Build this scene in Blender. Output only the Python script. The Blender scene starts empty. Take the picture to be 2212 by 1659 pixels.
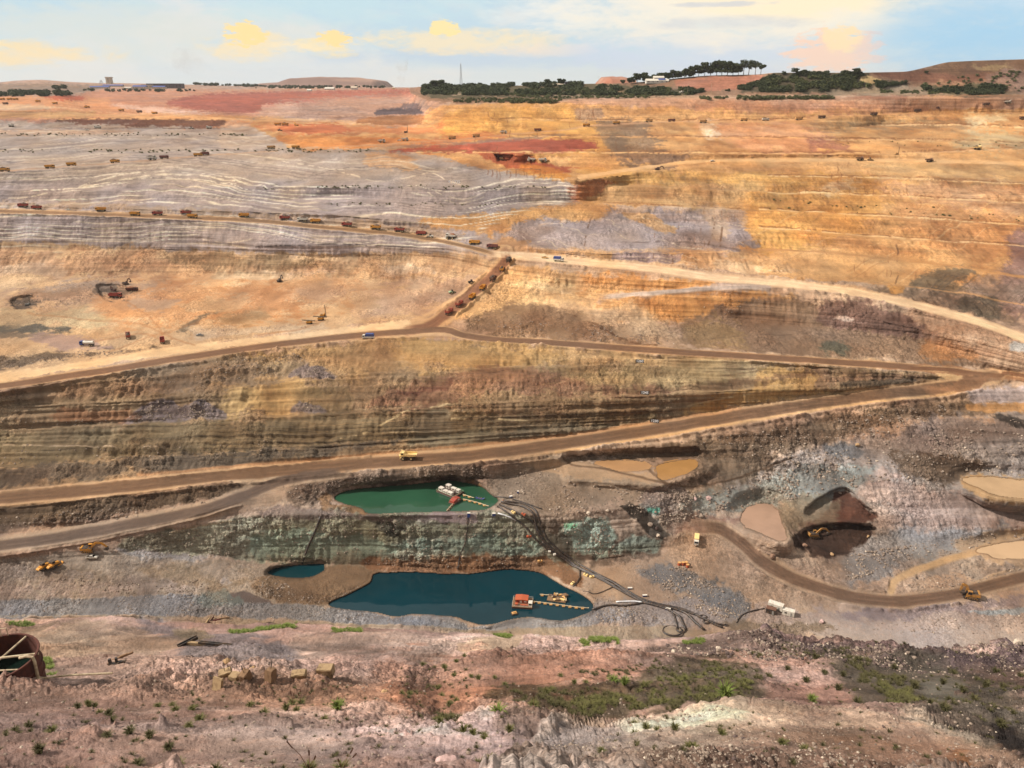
import bpy, math, random
import numpy as np
from mathutils import Vector, Matrix
R = math.radians
random.seed(7)
sc = bpy.context.scene
COL = sc.collection

# ------------------------------------------------------------------ camera, sky, sun, exposure
F = 1671.0                 # focal length in survey pixels (frame 2212 x 1659)
PITCH = R(21.0)
cam = bpy.data.cameras.new('camera'); camo = bpy.data.objects.new('camera', cam); COL.objects.link(camo)
cam.sensor_fit = 'HORIZONTAL'; cam.sensor_width = 36.0; cam.lens = 36.0 * F / 2212.0
cam.clip_start = 0.5; cam.clip_end = 60000
camo.location = (0, 0, 0); camo.rotation_euler = (R(90) - PITCH, 0, 0)
sc.camera = camo
sc.view_settings.view_transform = 'Standard'; sc.view_settings.look = 'None'
sc.view_settings.exposure = 0.93; sc.view_settings.gamma = 1.0
SUN_EL, SUN_AZ = 41.0, 268.0        # azimuth clockwise from +Y (view direction): low, behind the camera, to its left
SUN_E, SKY_E = 3.4, 0.10
sun = bpy.data.lights.new('sun', 'SUN'); suno = bpy.data.objects.new('sun', sun); COL.objects.link(suno)
sun.energy = SUN_E; sun.angle = R(3.0); sun.color = (1.0, 0.91, 0.80)
sd = Vector((math.sin(R(SUN_AZ)) * math.cos(R(SUN_EL)), math.cos(R(SUN_AZ)) * math.cos(R(SUN_EL)), math.sin(R(SUN_EL))))
suno.rotation_euler = sd.to_track_quat('Z', 'Y').to_euler()
suno.location = sd * 800

class NT:
    """tiny helper for node trees"""
    def __init__(s, nt): s.nt = nt; nt.nodes.clear()
    def n(s, t, **k):
        nd = s.nt.nodes.new(t)
        for a, b in k.items(): setattr(nd, a, b)
        return nd
    def put(s, sock, v):
        if isinstance(v, bpy.types.NodeSocket): s.nt.links.new(v, sock)
        elif v is not None:
            if isinstance(v, (tuple, list)) and len(v) == 3 and sock.type == 'RGBA': v = (*v, 1)
            sock.default_value = v
    def m(s, op, a, b=None, c=None, clamp=False):
        nd = s.n('ShaderNodeMath', operation=op, use_clamp=clamp)
        s.put(nd.inputs[0], a)
        if b is not None: s.put(nd.inputs[1], b)
        if c is not None: s.put(nd.inputs[2], c)
        return nd.outputs[0]
    def mix(s, f, a, b, mode='MIX'):
        nd = s.n('ShaderNodeMix', data_type='RGBA', blend_type=mode)
        s.put(nd.inputs[0], f); s.put(nd.inputs[6], a); s.put(nd.inputs[7], b)
        return nd.outputs[2]
    def noise(s, vec, scale, detail=4, rough=0.55, dist=0.0):
        nd = s.n('ShaderNodeTexNoise'); s.put(nd.inputs['Vector'], vec)
        nd.inputs['Scale'].default_value = scale; nd.inputs['Detail'].default_value = detail
        nd.inputs['Roughness'].default_value = rough; nd.inputs['Distortion'].default_value = dist
        return nd.outputs[0]
    def sstep(s, v, a, b, lo=0.0, hi=1.0):
        nd = s.n('ShaderNodeMapRange', interpolation_type='SMOOTHSTEP')
        s.put(nd.inputs[0], v); s.put(nd.inputs[1], a); s.put(nd.inputs[2], b); s.put(nd.inputs[3], lo); s.put(nd.inputs[4], hi)
        return nd.outputs[0]
def lin(c):
    return tuple(((x / 255.0) / 12.92 if x <= 10 else ((x / 255.0 + 0.055) / 1.055) ** 2.4) for x in c)

world = bpy.data.worlds.new('World'); sc.world = world; world.use_nodes = True
w = NT(world.node_tree)
tc = w.n('ShaderNodeTexCoord'); sep = w.n('ShaderNodeSeparateXYZ'); w.put(sep.inputs[0], tc.outputs['Generated'])
sky = w.n('ShaderNodeTexSky', sky_type='NISHITA', sun_disc=False)
sky.sun_elevation = R(SUN_EL); sky.sun_rotation = R(SUN_AZ); sky.air_density = 1.0; sky.dust_density = 1.2; sky.altitude = 1400
dx, dy, dz = sep.outputs
az = w.m('MULTIPLY', w.m('ARCTAN2', dx, dy), 57.2958)      # degrees right of the view direction
el = w.m('MULTIPLY', w.m('ARCSINE', dz), 57.2958)          # degrees above the horizon
cmb = w.n('ShaderNodeCombineXYZ'); w.put(cmb.inputs[0], az); w.put(cmb.inputs[1], w.m('MULTIPLY', el, 3.0))
cv = cmb.outputs[0]
n1 = w.noise(cv, 0.09, 8, 0.62, 0.8); n2 = w.noise(cv, 0.22, 9, 0.62, 0.5); n3 = w.noise(cv, 0.9, 8, 0.68)
# the deep sky, softened towards a milky blue by thin high cloud
K = 1.0 / SKY_E
def kc(c, g=1.0): return tuple(x * K * g for x in lin(c))
SG = 0.575
col = w.mix(w.sstep(el, 0.0, 30.0, 0.90, 0.80), sky.outputs[0], w.mix(w.sstep(el, 7.0, 25.0), kc((188, 210, 222), SG), kc((240, 228, 212), SG * 0.85)))
col = w.mix(w.sstep(el, 0.3, 3.2, 0.85, 0.0), col, kc((218, 224, 222), SG))           # milky horizon
col = w.mix(w.sstep(n1, 0.46, 0.64, 0.0, 0.8), col, kc((228, 226, 220), SG))          # veils of cloud
def blob(a, e, wa, we, c, op=1.0, edge=0.45, dn=0.9, hf=None):
    hf = dn if hf is None else hf
    """one cloud: centre azimuth/elevation and half sizes in degrees"""
    global col
    qa = w.m('DIVIDE', w.m('SUBTRACT', az, a), wa); qe = w.m('DIVIDE', w.m('SUBTRACT', el, e), we)
    r = w.m('ADD', w.m('MULTIPLY', qa, qa), w.m('MULTIPLY', qe, qe))
    r = w.m('ADD', r, w.m('MULTIPLY', w.m('SUBTRACT', n2, 0.5), dn * 6.5))
    r = w.m('ADD', r, w.m('MULTIPLY', w.m('SUBTRACT', n3, 0.5), hf * 4.5))
    col = w.mix(w.sstep(r, 1.15 + edge * 1.3, .9 - edge * 1.5, 0.0, op), col, kc(c, SG))
CREAM, YEL, PINK, BLUE, PALE, GREYB = (250, 235, 205), (255, 224, 156), (248, 212, 190), (168, 203, 228), (236, 236, 232), (200, 208, 216)
blob(-31, 5.2, 8, 2.0, (178, 212, 226), 0.7, 0.9)
blob(-24, 3.2, 11, 1.5, (220, 222, 214), 0.75, 0.9)
blob(-11, 5.0, 10, 1.0, (196, 222, 228), 0.7, 0.8)
blob(-2, 1.9, 10, .6, (190, 208, 224), 0.75, 0.8)
blob(-15, .9, 9, .6, (214, 222, 226), 0.7, 0.8)
blob(-31, 1.9, 4.5, .6, (250, 222, 170), 0.85, 0.7)
blob(-32.5, 2.25, 2, .35, YEL, 0.6, 0.6)
blob(-17.3, 2.5, 2.3, .8, (250, 226, 180), 0.8, 0.6)
blob(-17.6, 3.2, 1.35, .62, YEL, 0.95, 0.12, .5, 1.5)
blob(-12.2, 2.6, 2.0, .55, (250, 228, 178), 0.85, 0.5)
blob(-11.9, 3.0, 1.3, .45, YEL, 0.95, 0.12, .5, 1.5)
blob(-14.6, 2.4, 1.6, .3, (255, 232, 190), 0.6, 0.6)
blob(-3.0, 2.9, 5.5, .7, (250, 228, 186), 0.8, 0.7)
blob(-4.6, 3.7, 1.0, .5, (255, 230, 160), 0.9, 0.15, .5, 1.5)
blob(1.5, 2.3, 3.0, .35, (248, 226, 200), 0.6, 0.8)
blob(6.0, 4.6, 6.0, .9, PALE, 0.7, 0.9)
blob(13.5, 2.2, 8.0, 1.6, (206, 216, 230), 0.8, 0.8)
blob(20, 5.4, 9.0, 1.6, (252, 240, 218), 0.85, 0.5, .25)
blob(15, 4.6, 11.0, 2.0, (246, 236, 216), 0.9, 0.6, .4)
blob(18.5, 5.2, 6.0, 1.1, (255, 236, 200), 0.85, 0.5, .4)
blob(14, 3.9, 4.0, .35, GREYB, 0.6, 0.8)
blob(14.2, 5.0, 2.6, .14, (190, 200, 215), 0.6, 0.7)
blob(21.0, 2.0, 2.6, 1.3, (250, 212, 186), 0.9, 0.2, .45, 1.3)
blob(21.3, 2.9, 1.1, .7, (255, 226, 180), 0.9, 0.2, .5, 1.3)
blob(28.5, 3.0, 4.5, 3.5, (156, 203, 232), 0.8, 0.8, .5)
blob(33, 4.6, 3.5, .5, (226, 232, 236), 0.5, 0.9)
col = w.mix(w.sstep(el, 0.0, -1.0, 0.0, 1.0), col, kc((130, 120, 105), SG))
bg = w.n('ShaderNodeBackground'); w.put(bg.inputs[0], col); bg.inputs[1].default_value = SKY_E
wo = w.n('ShaderNodeOutputWorld'); w.nt.links.new(bg.outputs[0], wo.inputs[0])

# ------------------------------------------------------------------ survey geometry
CP, SP = math.cos(PITCH), math.sin(PITCH)
def raydir(u, v):
    """direction of the line of sight through survey pixel (u, v); its depth along the lens axis is 1"""
    a = (u - 1106.0) / F; b = (829.5 - v) / F
    return a, CP + b * SP, -SP + b * CP
def qof(u, v, k):
    """inverse depth of a surveyed point: k < 0 is its height below the camera, k > 0 its distance"""
    x, y, z = raydir(u, v)
    return z / k if k < 0 else y / k
def pt(u, v, k):
    q = qof(u, v, k); x, y, z = raydir(u, v); return Vector((x / q, y / q, z / q))
U0, U1, US = -330.0, 2545.0, 1.6
NC = int((U1 - U0) / US) + 1
uu = np.linspace(U0, U1, NC)
def smooth(a, s):
    if s <= 0: return a
    r = int(3 * s); k = np.exp(-0.5 * (np.arange(-r, r + 1) / s) ** 2); k /= k.sum()
    return np.convolve(np.pad(a, r, mode='edge'), k, 'valid')
def bline(pts, s=6):
    x = [p[0] for p in pts]
    v = np.interp(uu, x, [p[1] for p in pts])
    q = np.interp(uu, x, [qof(*p) for p in pts])
    return smooth(v, s), smooth(q, s)
# each line: bench width in metres, then surveyed points (u, v, height below camera or distance)
LINES = [
 (0, [(-330,178,3500),(0,178,3300),(30,174,3300),(90,172,3300),(150,177,3300),(225,180,3300),(240,179,3300),(420,183,3300),(560,187,3600),(900,189,3000),(914,186,1650),(960,183,1550),(1150,185,1500),(1260,181,1450),(1350,180,1400),(1430,173,1380),(1480,167,1360),(1530,163,1350),(1640,161,1300),(1670,157,1260),(1860,157,1220),(1960,155,1220),(2010,143,1250),(2045,134,1250),(2110,131,1240),(2212,128,1220),(2545,118,1190)]),
 (0, [(-330,199,2000),(0,199,2000),(150,197,2100),(200,193,2600),(560,192,2900),(900,192.5,2600),(914,205,1420),(1000,209,1330),(1300,209,1280),(1560,206,1240),(1800,202,1200),(1900,200,1190),(2212,200,1170),(2545,200,1150)]),
 (0, [(-330,208,1650),(0,208,1650),(140,206,1700),(200,197,2300),(560,196,2500),(880,197,2300),(908,208,1400),(960,228,1230),(1100,222,1210),(1300,217,1190),(1560,214,1170),(1900,210,1140),(2212,214,1110),(2545,220,1090)]),
 (20, [(-330,255,1240),(0,255,1240),(200,252,1270),(330,254,1270),(490,256,1260),(560,263,1250),(760,269,1240),(900,271,1230),(960,262,1150),(1100,261,-45),(1400,262,-43.5),(1659,261,-43),(1800,250,-36),(2000,243,-33),(2212,244,-33),(2545,248,-35)]),
 (15, [(-330,277,-56),(0,277,-56),(300,276,-56),(480,277,-56),(600,286,-58),(900,289,-58),(1100,285,-57),(1200,292,-57),(1659,297,-57),(1900,269,-47),(2212,277,-49),(2545,284,-50)]),
 (20,[(-330,292,-61),(0,292,-61),(550,292,-61),(760,315,-66.5),(960,306,-64),(1090,330,-68),(1380,330,-68.5),(1659,331,-68.5),(1900,331,-68.5),(2212,323,-65),(2545,318,-63)]),
 (10, [(-330,326,-72),(0,326,-72),(550,322,-69),(760,326,-70),(960,330,-71),(1100,350,-77),(1300,368,-80.5),(1420,356,-77.5),(1530,346,-74),(1659,342,-73),(1900,343,-73),(2212,352,-73),(2545,360,-73)]),
 (15, [(-330,378,-82),(0,371,-80),(250,352,-77),(430,337,-74),(600,326,-71),(760,329,-71),(960,345,-76),(1100,363,-82),(1250,386,-84.5),(1400,368,-80.5),(1530,356,-77),(1659,379,-84),(1900,382,-85),(2212,395,-86),(2545,405,-87)]),
 (12, [(-330,411,-95),(0,409,-94),(400,405,-96),(740,400,-94),(983,403,-92.5),(1130,402,-92),(1260,400,-92),(1400,398,-91),(1659,414,-95),(1900,421,-97),(2212,436,-98),(2545,446,-98)]),
 (12, [(-330,436,-104),(0,437,-104),(550,437,-107),(740,422,-103),(900,438,-106),(1080,443,-107),(1250,432,-104),(1400,440,-105),(1659,452,-107),(1900,466,-109),(2212,484,-110),(2545,498,-111)]),
 (12, [(-330,437,-104.6),(0,442,-105.6),(550,455,-110),(740,460,-112),(900,475,-117),(1080,490,-120),(1300,480,-116),(1500,482,-117),(1659,494,-118),(1900,510,-120),(2212,530,-121),(2545,548,-122)]),
 (15, [(-330,438.5,-105.2),(0,447,-107.2),(550,464,-113.5),(740,476,-117),(900,492,-123),(1080,520,-126),(1300,540,-127),(1500,538,-127),(1659,537,-128),(1900,552,-130),(2100,575,-131),(2212,590,-132),(2545,625,-134)]),
 (4, [(-330,439.5,-105.6),(0,449,-108),(550,470,-115.6),(740,485,-120.2),(900,502,-126),(1080,539,-129),(1300,558,-131.5),(1500,580,-135),(1659,592,-137.5),(1900,610,-139.5),(2100,628,-140.5),(2212,641,-142),(2545,690,-146)]),
 (0, [(-330,440,-106),(0,452,-109),(250,460,-112),(400,466,-114),(550,473,-116.5),(700,487,-121),(800,495,-124),(900,506,-127),(1000,523,-129),(1085,542,-130),(1200,553,-132),(1400,571,-134),(1550,590,-137),(1700,605,-140),(1850,624,-143),(2000,655,-147),(2130,690,-151),(2212,718,-154),(2545,840,-165)]),
 (0, [(-330,448,-106.3),(0,460,-109.3),(250,468,-112.3),(400,473,-114.3),(550,480,-116.7),(700,496,-121.2),(800,505,-124.2),(900,517,-127.2),(1000,537,-129.2),(1050,552,-130.5),(1120,560,-131.2),(1200,568,-132.2),(1400,587,-134.2),(1550,609,-137.2),(1660,622,-139.5),(1700,621,-140.2),(1850,640,-143.2),(2000,673,-147.2),(2130,710,-151.2),(2212,741,-154.2),(2545,870,-165.2)]),
 (0, [(-330,496,-123),(0,500,-125),(400,505,-127),(553,530,-134),(780,529,-133),(960,536,-131),(1050,556,-133),(1120,572,-135),(1300,600,-139),(1550,611.5,-138),(1660,626,-141),(1850,660,-148),(2000,690,-152),(2212,760,-158),(2545,885,-168)]),
 (4, [(-330,538,-140),(0,541,-141),(300,540,-141),(553,545,-143),(700,557,-146),(850,552,-143),(960,556,-142),(1040,575,-140),(1120,600,-144),(1300,636,-150),(1560,613,-139),(1660,628,-142),(1850,676,-152),(2000,710,-157),(2212,772,-162),(2545,890,-170)]),
 (0, [(-330,600,-158),(0,600,-158),(300,592,-157),(550,596,-157),(760,600,-157),(900,610,-156),(1000,625,-153),(1100,640,-155),(1300,690,-161),(1450,690,-161),(1600,690,-161),(1850,718,-163),(2000,740,-166),(2130,770,-170),(2212,788,-172),(2545,892,-173)]),
 (0, [(-330,835,-171),(0,803,-169),(200,775,-167.5),(400,742,-166),(600,722,-165),(800,698,-163),(900,687,-162),(1000,712,-163),(1100,727,-163.5),(1400,748,-164.5),(1700,768,-167),(1900,780,-169.5),(2050,788,-172),(2130,797,-173.5),(2212,803,-174),(2545,893.5,-174)]),
 (0, [(-330,880,-172),(0,842,-170),(200,812,-168.5),(400,780,-167),(600,752,-165.5),(750,736,-164.5),(900,724,-163),(1000,729,-163.5),(1100,740,-164),(1400,763,-165),(1700,782,-167.5),(1900,796,-170),(2000,806,-172.5),(2050,808,-173),(2130,812,-174),(2212,814,-174.5),(2545,895,-174.5)]),
 (3, [(-330,905,-181),(0,878,-181),(300,862,-180),(560,826,-176),(830,800,-174),(1080,790,-172),(1380,787,-170.5),(1600,790,-170),(1900,800,-171.5),(1990,810,-173.5),(2050,812,-174),(2130,814,-174.6),(2212,816,-175),(2545,896,-175)]),
 (4, [(-330,945,-193),(0,928,-193),(300,910,-191),(700,889,-188),(850,882,-187),(1000,868,-184),(1400,850,-181),(1700,832,-178),(1900,822,-176.5),(1990,820,-176),(2050,817,-175.2),(2130,816,-175),(2212,818,-175.2),(2545,897,-175.2)]),
 (3, [(-330,1020,-208),(0,1006,-206),(400,985,-204),(700,958,-200),(1000,940,-199),(1400,911,-197.5),(1600,880,-191),(1800,852,-184.5),(1950,834,-180),(2040,822,-177),(2120,817,-175.5),(2212,819,-175.5),(2545,898,-175.5)]),
 (0, [(-330,1098,-217),(0,1056,-212),(300,1032,-209.5),(550,1008,-207.5),(800,983,-205.5),(1000,966,-204),(1200,943,-202),(1400,914.5,-199),(1600,882,-193),(1800,855,-187),(1950,836,-181),(2040,824,-178),(2120,819,-176),(2212,820,-175.8),(2545,899,-175.8)]),
 (0, [(-330,1130,-218),(0,1092,-213),(300,1064,-210.5),(550,1036,-208.5),(800,1012,-206.5),(1000,1002,-205),(1200,976,-203),(1400,946,-200),(1600,912,-194),(1800,880,-188),(1950,860,-182.5),(2060,848,-179.5),(2130,838,-178),(2212,830,-177),(2545,905,-176.5)]),
 (0, [(-330,1190,-229),(0,1154,-225),(200,1130,-222),(400,1090,-216),(520,1062,-212),(600,1036,-209),(700,1026,-208),(900,1016,-206.5),(1000,1010,-206),(1200,982,-204),(1400,950,-200.5),(1600,916,-194.5),(1800,884,-188.5),(1950,864,-183),(2060,852,-180),(2130,842,-178.5),(2212,834,-177.5),(2545,908,-177)]),
 (0, [(-330,1240,-230),(0,1196,-226),(200,1164,-223),(400,1120,-217),(520,1084,-213),(620,1046,-210),(700,1036,-209),(900,1022,-207.5),(1000,1014,-207),(1200,990,-205),(1400,960,-202),(1600,930,-197),(1800,895,-190.5),(1950,874,-185),(2060,862,-182),(2130,852,-180.5),(2212,846,-179.5),(2545,915,-178)]),
 (0, [(-330,1252,-232),(0,1205,-228),(200,1172,-225),(400,1130,-220),(560,1104,-217.5),(650,1098,-217),(740,1060,-217),(960,1038,-216.5),(1100,1032,-215),(1230,1004,-210),(1400,998,-210),(1500,996,-210),(1640,985,-208),(1800,960,-203),(2000,935,-196),(2212,890,-187),(2545,950,-185)]),
 (0, [(-330,1256,-233),(0,1212,-230),(260,1172,-225.5),(400,1136,-221.5),(560,1112,-218),(790,1110,-217.5),(1000,1112,-217.5),(1100,1108,-217.5),(1200,1112,-218),(1340,1098,-217),(1450,1075,-216),(1640,1040,-219),(1800,1030,-214),(2000,1010,-207),(2212,1000,-206.5),(2545,1040,-203)]),
 (0, [(-330,1270,-237),(0,1225,-232),(260,1192,-230),(400,1190,-234),(530,1208,-241),(700,1218,-245),(900,1224,-245.5),(1000,1232,-246),(1150,1226,-246),(1250,1215,-243),(1400,1195,-239),(1500,1170,-235),(1640,1150,-232),(1800,1165,-234),(2000,1170,-234),(2212,1180,-235),(2545,1210,-237)]),
 (0, [(-330,1330,-246),(0,1300,-244),(260,1290,-243.5),(530,1290,-244.5),(700,1300,-245.5),(1000,1330,-246),(1300,1300,-245.8),(1500,1285,-244.5),(1800,1290,-243),(2212,1290,-242),(2545,1320,-243)]),
 (0, [(-330,1345,-247),(0,1340,-247),(250,1334,-247),(500,1350,-247.5),(700,1352,-247.5),(850,1360,-247.5),(1000,1366,-247.5),(1200,1374,-247.5),(1350,1384,-248),(1500,1377,-248),(1640,1372,-248),(1700,1374,-248),(1770,1386,-248),(1830,1394,-248),(1900,1404,-248),(1990,1428,-249),(2060,1426,-249),(2130,1420,-249),(2165,1400,-249),(2190,1402,-249),(2212,1418,-249),(2545,1440,-250)]),
]
# near slope, from its crest down towards the camera's feet
NEAR = [
 (0, [(-330,1345.5,-104),(0,1340.5,-103),(250,1334.5,-102),(500,1350.5,-102),(700,1352.5,-102),(850,1360.5,-101),(1000,1366.5,-100),(1200,1374.5,-99),(1350,1384.5,-98),(1500,1377.5,-98),(1640,1372.5,-98),(1700,1374.5,-98),(1770,1386.5,-96),(1830,1394.5,-95),(1900,1404.5,-93),(1990,1428.5,-91),(2060,1426.5,-91),(2130,1420.5,-91),(2165,1400.5,-92),(2190,1402.5,-92),(2212,1418.5,-90),(2545,1440.5,-88)]),
 (0, [(-330,1395,-96),(0,1395,-96),(500,1400,-94),(1100,1420,-91),(1600,1425,-89),(2000,1450,-86),(2545,1470,-83)]),
 (0, [(-330,1450,-82),(0,1450,-82),(500,1455,-81),(1100,1480,-77),(1600,1490,-76),(2000,1510,-74),(2545,1520,-71)]),
 (0, [(-330,1500,-73),(0,1500,-73),(500,1510,-71),(1000,1540,-67),(1240,1580,-63),(1400,1545,-64),(1600,1525,-64),(1900,1540,-62),(2212,1600,-57),(2545,1620,-54)]),
 (0, [(-330,1640,-48),(0,1640,-48),(1100,1645,-47),(1240,1600,-54),(1420,1555,-59),(1600,1535,-59),(1900,1552,-57),(2212,1612,-51),(2545,1632,-49)]),
 (0, [(-330,1720,-38),(1100,1720,-38),(2545,1720,-38)]),
 (0, [(-330,1950,-18),(2545,1950,-18)]),
 (0, [(-330,2700,-5),(2545,2700,-5)]),
]
def build_lines(L):
    V, Q = [], []
    raw = [bline(pts) for bw, pts in L]
    for i_, (bw, pts) in enumerate(L):
        v, q = raw[i_]
        gap = np.clip((raw[min(i_ + 1, len(L) - 1)][0] - v - 3) / 12, 0, 1)      # benches pinch out where walls merge
        if V: v = np.maximum(v, V[-1] + 0.4)
        V.append(v); Q.append(q)
        if bw:      # a bench: the ground runs level towards the viewer for bw metres
            x, y, z = raydir(uu, v); X, Y, Z = x / q, y / q, z / q
            s = np.maximum(1 - bw * gap / np.hypot(X, Y), .5); X2, Y2 = X * s, Y * s
            dep = Y2 * CP - Z * SP; up = Y2 * SP + Z * CP
            V.append(829.5 - F * up / dep); Q.append(1 / dep)
    V = np.array(V); Q = np.array(Q)
    for i in range(1, len(V)): V[i] = np.maximum(V[i], V[i - 1] + 0.2)
    Dp = None
    for i in range(len(V)):     # ground never leans back over itself
        x, y, z = raydir(uu, V[i]); D = np.hypot(x, y) / Q[i]
        if Dp is not None:
            lim = Dp * .9985; bad = D > lim
            Q[i] = np.where(bad, np.hypot(x, y) / lim, Q[i]); D = np.minimum(D, lim)
        Dp = D
    return V, Q
VA, QA = build_lines(LINES); VB, QB = build_lines(NEAR)
def rows(V, Q, tt):
    """sample columns at the row fractions tt of the block"""
    vv = V[0][None] + (V[-1] - V[0])[None] * tt[:, None]
    qq = np.empty_like(vv)
    for c in range(NC): qq[:, c] = np.interp(vv[:, c], V[:, c], Q[:, c])
    return vv, qq
nA = int(1180 / US)
tB = np.concatenate([np.linspace(0, 0.27, int(365 / US)), np.linspace(0.27, 1, 90)[1:]])
va, qa = rows(VA, QA, np.linspace(0, 1, nA)); vb, qb = rows(VB, QB, tB)
vv = np.vstack([va, vb]); qq = np.vstack([qa, qb]); NR = vv.shape[0]
UU = np.broadcast_to(uu, vv.shape).copy()
isB = np.zeros(vv.shape, bool); isB[nA:] = True
# ---- polygons and distances (survey pixels)
def sdist(pts, u, v):
    """signed distance to a polygon, negative inside"""
    P = np.array(pts, float); n = len(P); d = np.full(u.shape, 1e9); ins = np.zeros(u.shape, bool)
    for i in range(n):
        ax, ay = P[i]; bx, by = P[(i + 1) % n]; ex, ey = bx - ax, by - ay
        t = np.clip(((u - ax) * ex + (v - ay) * ey) / (ex * ex + ey * ey + 1e-9), 0, 1)
        d = np.minimum(d, np.hypot(u - ax - t * ex, v - ay - t * ey))
        c = (ay > v) != (by > v)
        with np.errstate(divide='ignore', invalid='ignore'):
            xi = ax + (v - ay) / (by - ay if by != ay else 1e-9) * ex
        ins ^= c & (u < xi)
    return np.where(ins, -d, d)
def ldist(pts, u, v):
    P = np.array(pts, float); d = np.full(u.shape, 1e9)
    for i in range(len(P) - 1):
        ax, ay = P[i][:2]; bx, by = P[i + 1][:2]; ex, ey = bx - ax, by - ay
        t = np.clip(((u - ax) * ex + (v - ay) * ey) / (ex * ex + ey * ey + 1e-9), 0, 1)
        d = np.minimum(d, np.hypot(u - ax - t * ex, v - ay - t * ey))
    return d
def curve(pts, step=6.0, closed=False):
    """Catmull-Rom through the points"""
    P = [np.array(p, float) for p in pts]; out = []
    n = len(P); rng = range(n if closed else n - 1)
    for i in rng:
        p0 = P[(i - 1) % n] if (closed or i > 0) else P[0]; p1 = P[i]; p2 = P[(i + 1) % n]
        p3 = P[(i + 2) % n] if (closed or i + 2 < n) else P[-1]
        k = max(1, int(np.linalg.norm((p2 - p1)[:2]) / step))
        for j in range(k):
            t = j / k
            out.append(0.5 * ((2 * p1) + (-p0 + p2) * t + (2 * p0 - 5 * p1 + 4 * p2 - p3) * t * t + (-p0 + 3 * p1 - 3 * p2 + p3) * t ** 3))
    if not closed: out.append(P[-1])
    return [tuple(o) for o in out]
def box_of(pts, m):
    P = np.array(pts, float)
    return np.nonzero((UU > P[:, 0].min() - m) & (UU < P[:, 0].max() + m) & (vv > P[:, 1].min() - m) & (vv < P[:, 1].max() + m))
def sm(x): x = np.clip(x, 0, 1); return x * x * (3 - 2 * x)
# level pads and water basins: (polygon, height, feather px)
POND_GREEN = curve([(722,1076),(752,1060),(820,1052),(900,1045),(962,1037),(1005,1042),(1040,1052),(1060,1068),(1075,1082),(1050,1100),(1000,1104),(900,1106),(800,1109),(782,1098),(745,1088)], closed=True)
POND_BLUE = curve([(712,1308),(760,1280),(800,1258),(815,1238),(900,1236),(1000,1240),(1090,1231),(1160,1236),(1200,1256),(1240,1278),(1275,1300),(1278,1318),(1240,1334),(1200,1340),(1140,1332),(1080,1343),(1040,1349),(1005,1340),(980,1332),(900,1326),(860,1331),(800,1322)], closed=True)
POND_SMALL = curve([(578,1238),(600,1226),(650,1220),(700,1218),(702,1228),(680,1243),(650,1248),(610,1246)], closed=True)
POND_OCHRE = curve([(1418,1008),(1440,1000),(1500,992),(1506,1008),(1480,1024),(1430,1036),(1420,1022)], closed=True)
PUDDLE_OCHRE = curve([(1285,998),(1330,994),(1390,998),(1405,1010),(1350,1018),(1310,1010)], closed=True)
POND_TAN = curve([(1612,1100),(1640,1088),(1670,1094),(1690,1130),(1698,1160),(1685,1168),(1640,1150),(1600,1128)], closed=True)
POND_RIGHT = curve([(2080,1036),(2130,1030),(2230,1040),(2330,1050),(2330,1082),(2212,1076),(2150,1068),(2110,1052)], closed=True)
POND_LOWRIGHT = curve([(2108,1190),(2140,1178),(2225,1168),(2330,1170),(2330,1206),(2200,1206),(2160,1206),(2130,1196)], closed=True)
def ragged(pts, a, sd_):
    n = len(pts); out = []
    for i, p in enumerate(pts):
        t = i / n * 2 * math.pi; k = sum(math.sin(t * f + sd_ * f) / f ** .6 for f in (5, 9, 14, 23)) * a
        out.append((p[0] + k * 1.3, p[1] + k * .7 * math.sin(t * 7 + sd_)))
    return out
POND_GREEN, POND_BLUE, POND_SMALL = ragged(POND_GREEN, 1.6, 1), ragged(POND_BLUE, 2.4, 2), ragged(POND_SMALL, 1.2, 3)
POND_OCHRE, PUDDLE_OCHRE, POND_TAN, POND_RIGHT, POND_LOWRIGHT = ragged(POND_OCHRE, 1.8, 4), ragged(PUDDLE_OCHRE, 2.4, 5), ragged(POND_TAN, 2.8, 6), ragged(POND_RIGHT, 3.0, 7), ragged(POND_LOWRIGHT, 3.0, 8)
WATERS = [('pond', POND_GREEN, -217.6), ('pond', POND_BLUE, -246.6), ('pond', POND_SMALL, -246.0), ('puddle', POND_OCHRE, -209.75),
          ('puddle', PUDDLE_OCHRE, -209.7), ('puddle', POND_TAN, -227.9), ('puddle', POND_RIGHT, -212.25), ('puddle', POND_LOWRIGHT, -235.2)]
PADS = [([(1230,995),(1500,985),(1530,1010),(1430,1045),(1230,1030)], -209.6, 22), (POND_TAN, -227.7, 40), (POND_RIGHT, -212.1, 34), (POND_LOWRIGHT, -235.05, 34),
        (POND_GREEN, -217.0, 12), (POND_BLUE, -246.0, 12), (POND_SMALL, -245.5, 8)
        ]
def plane_q(z, idx):
    x, y, zz = raydir(UU[idx], vv[idx]); return zz / z
for pts, z, fe in PADS:
    idx = box_of(pts, fe + 2); d = sdist(pts, UU[idx], vv[idx]); wgt = sm(1 - np.maximum(d, 0) / fe)
    qq[idx] = qq[idx] * (1 - wgt) + plane_q(z, idx) * wgt
shore = np.full(vv.shape, 99.0)          # distance to the nearest water edge
for nm, pts, z in WATERS:
    idx = box_of(pts, 14); d = sdist(pts, UU[idx], vv[idx]); shore[idx] = np.minimum(shore[idx], d)
    k = d < 0
    qn = plane_q(z - 0.15 - np.minimum(-d, 12) * 0.25, idx); q0 = qq[idx]; q0[k] = qn[k]; qq[idx] = q0
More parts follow.
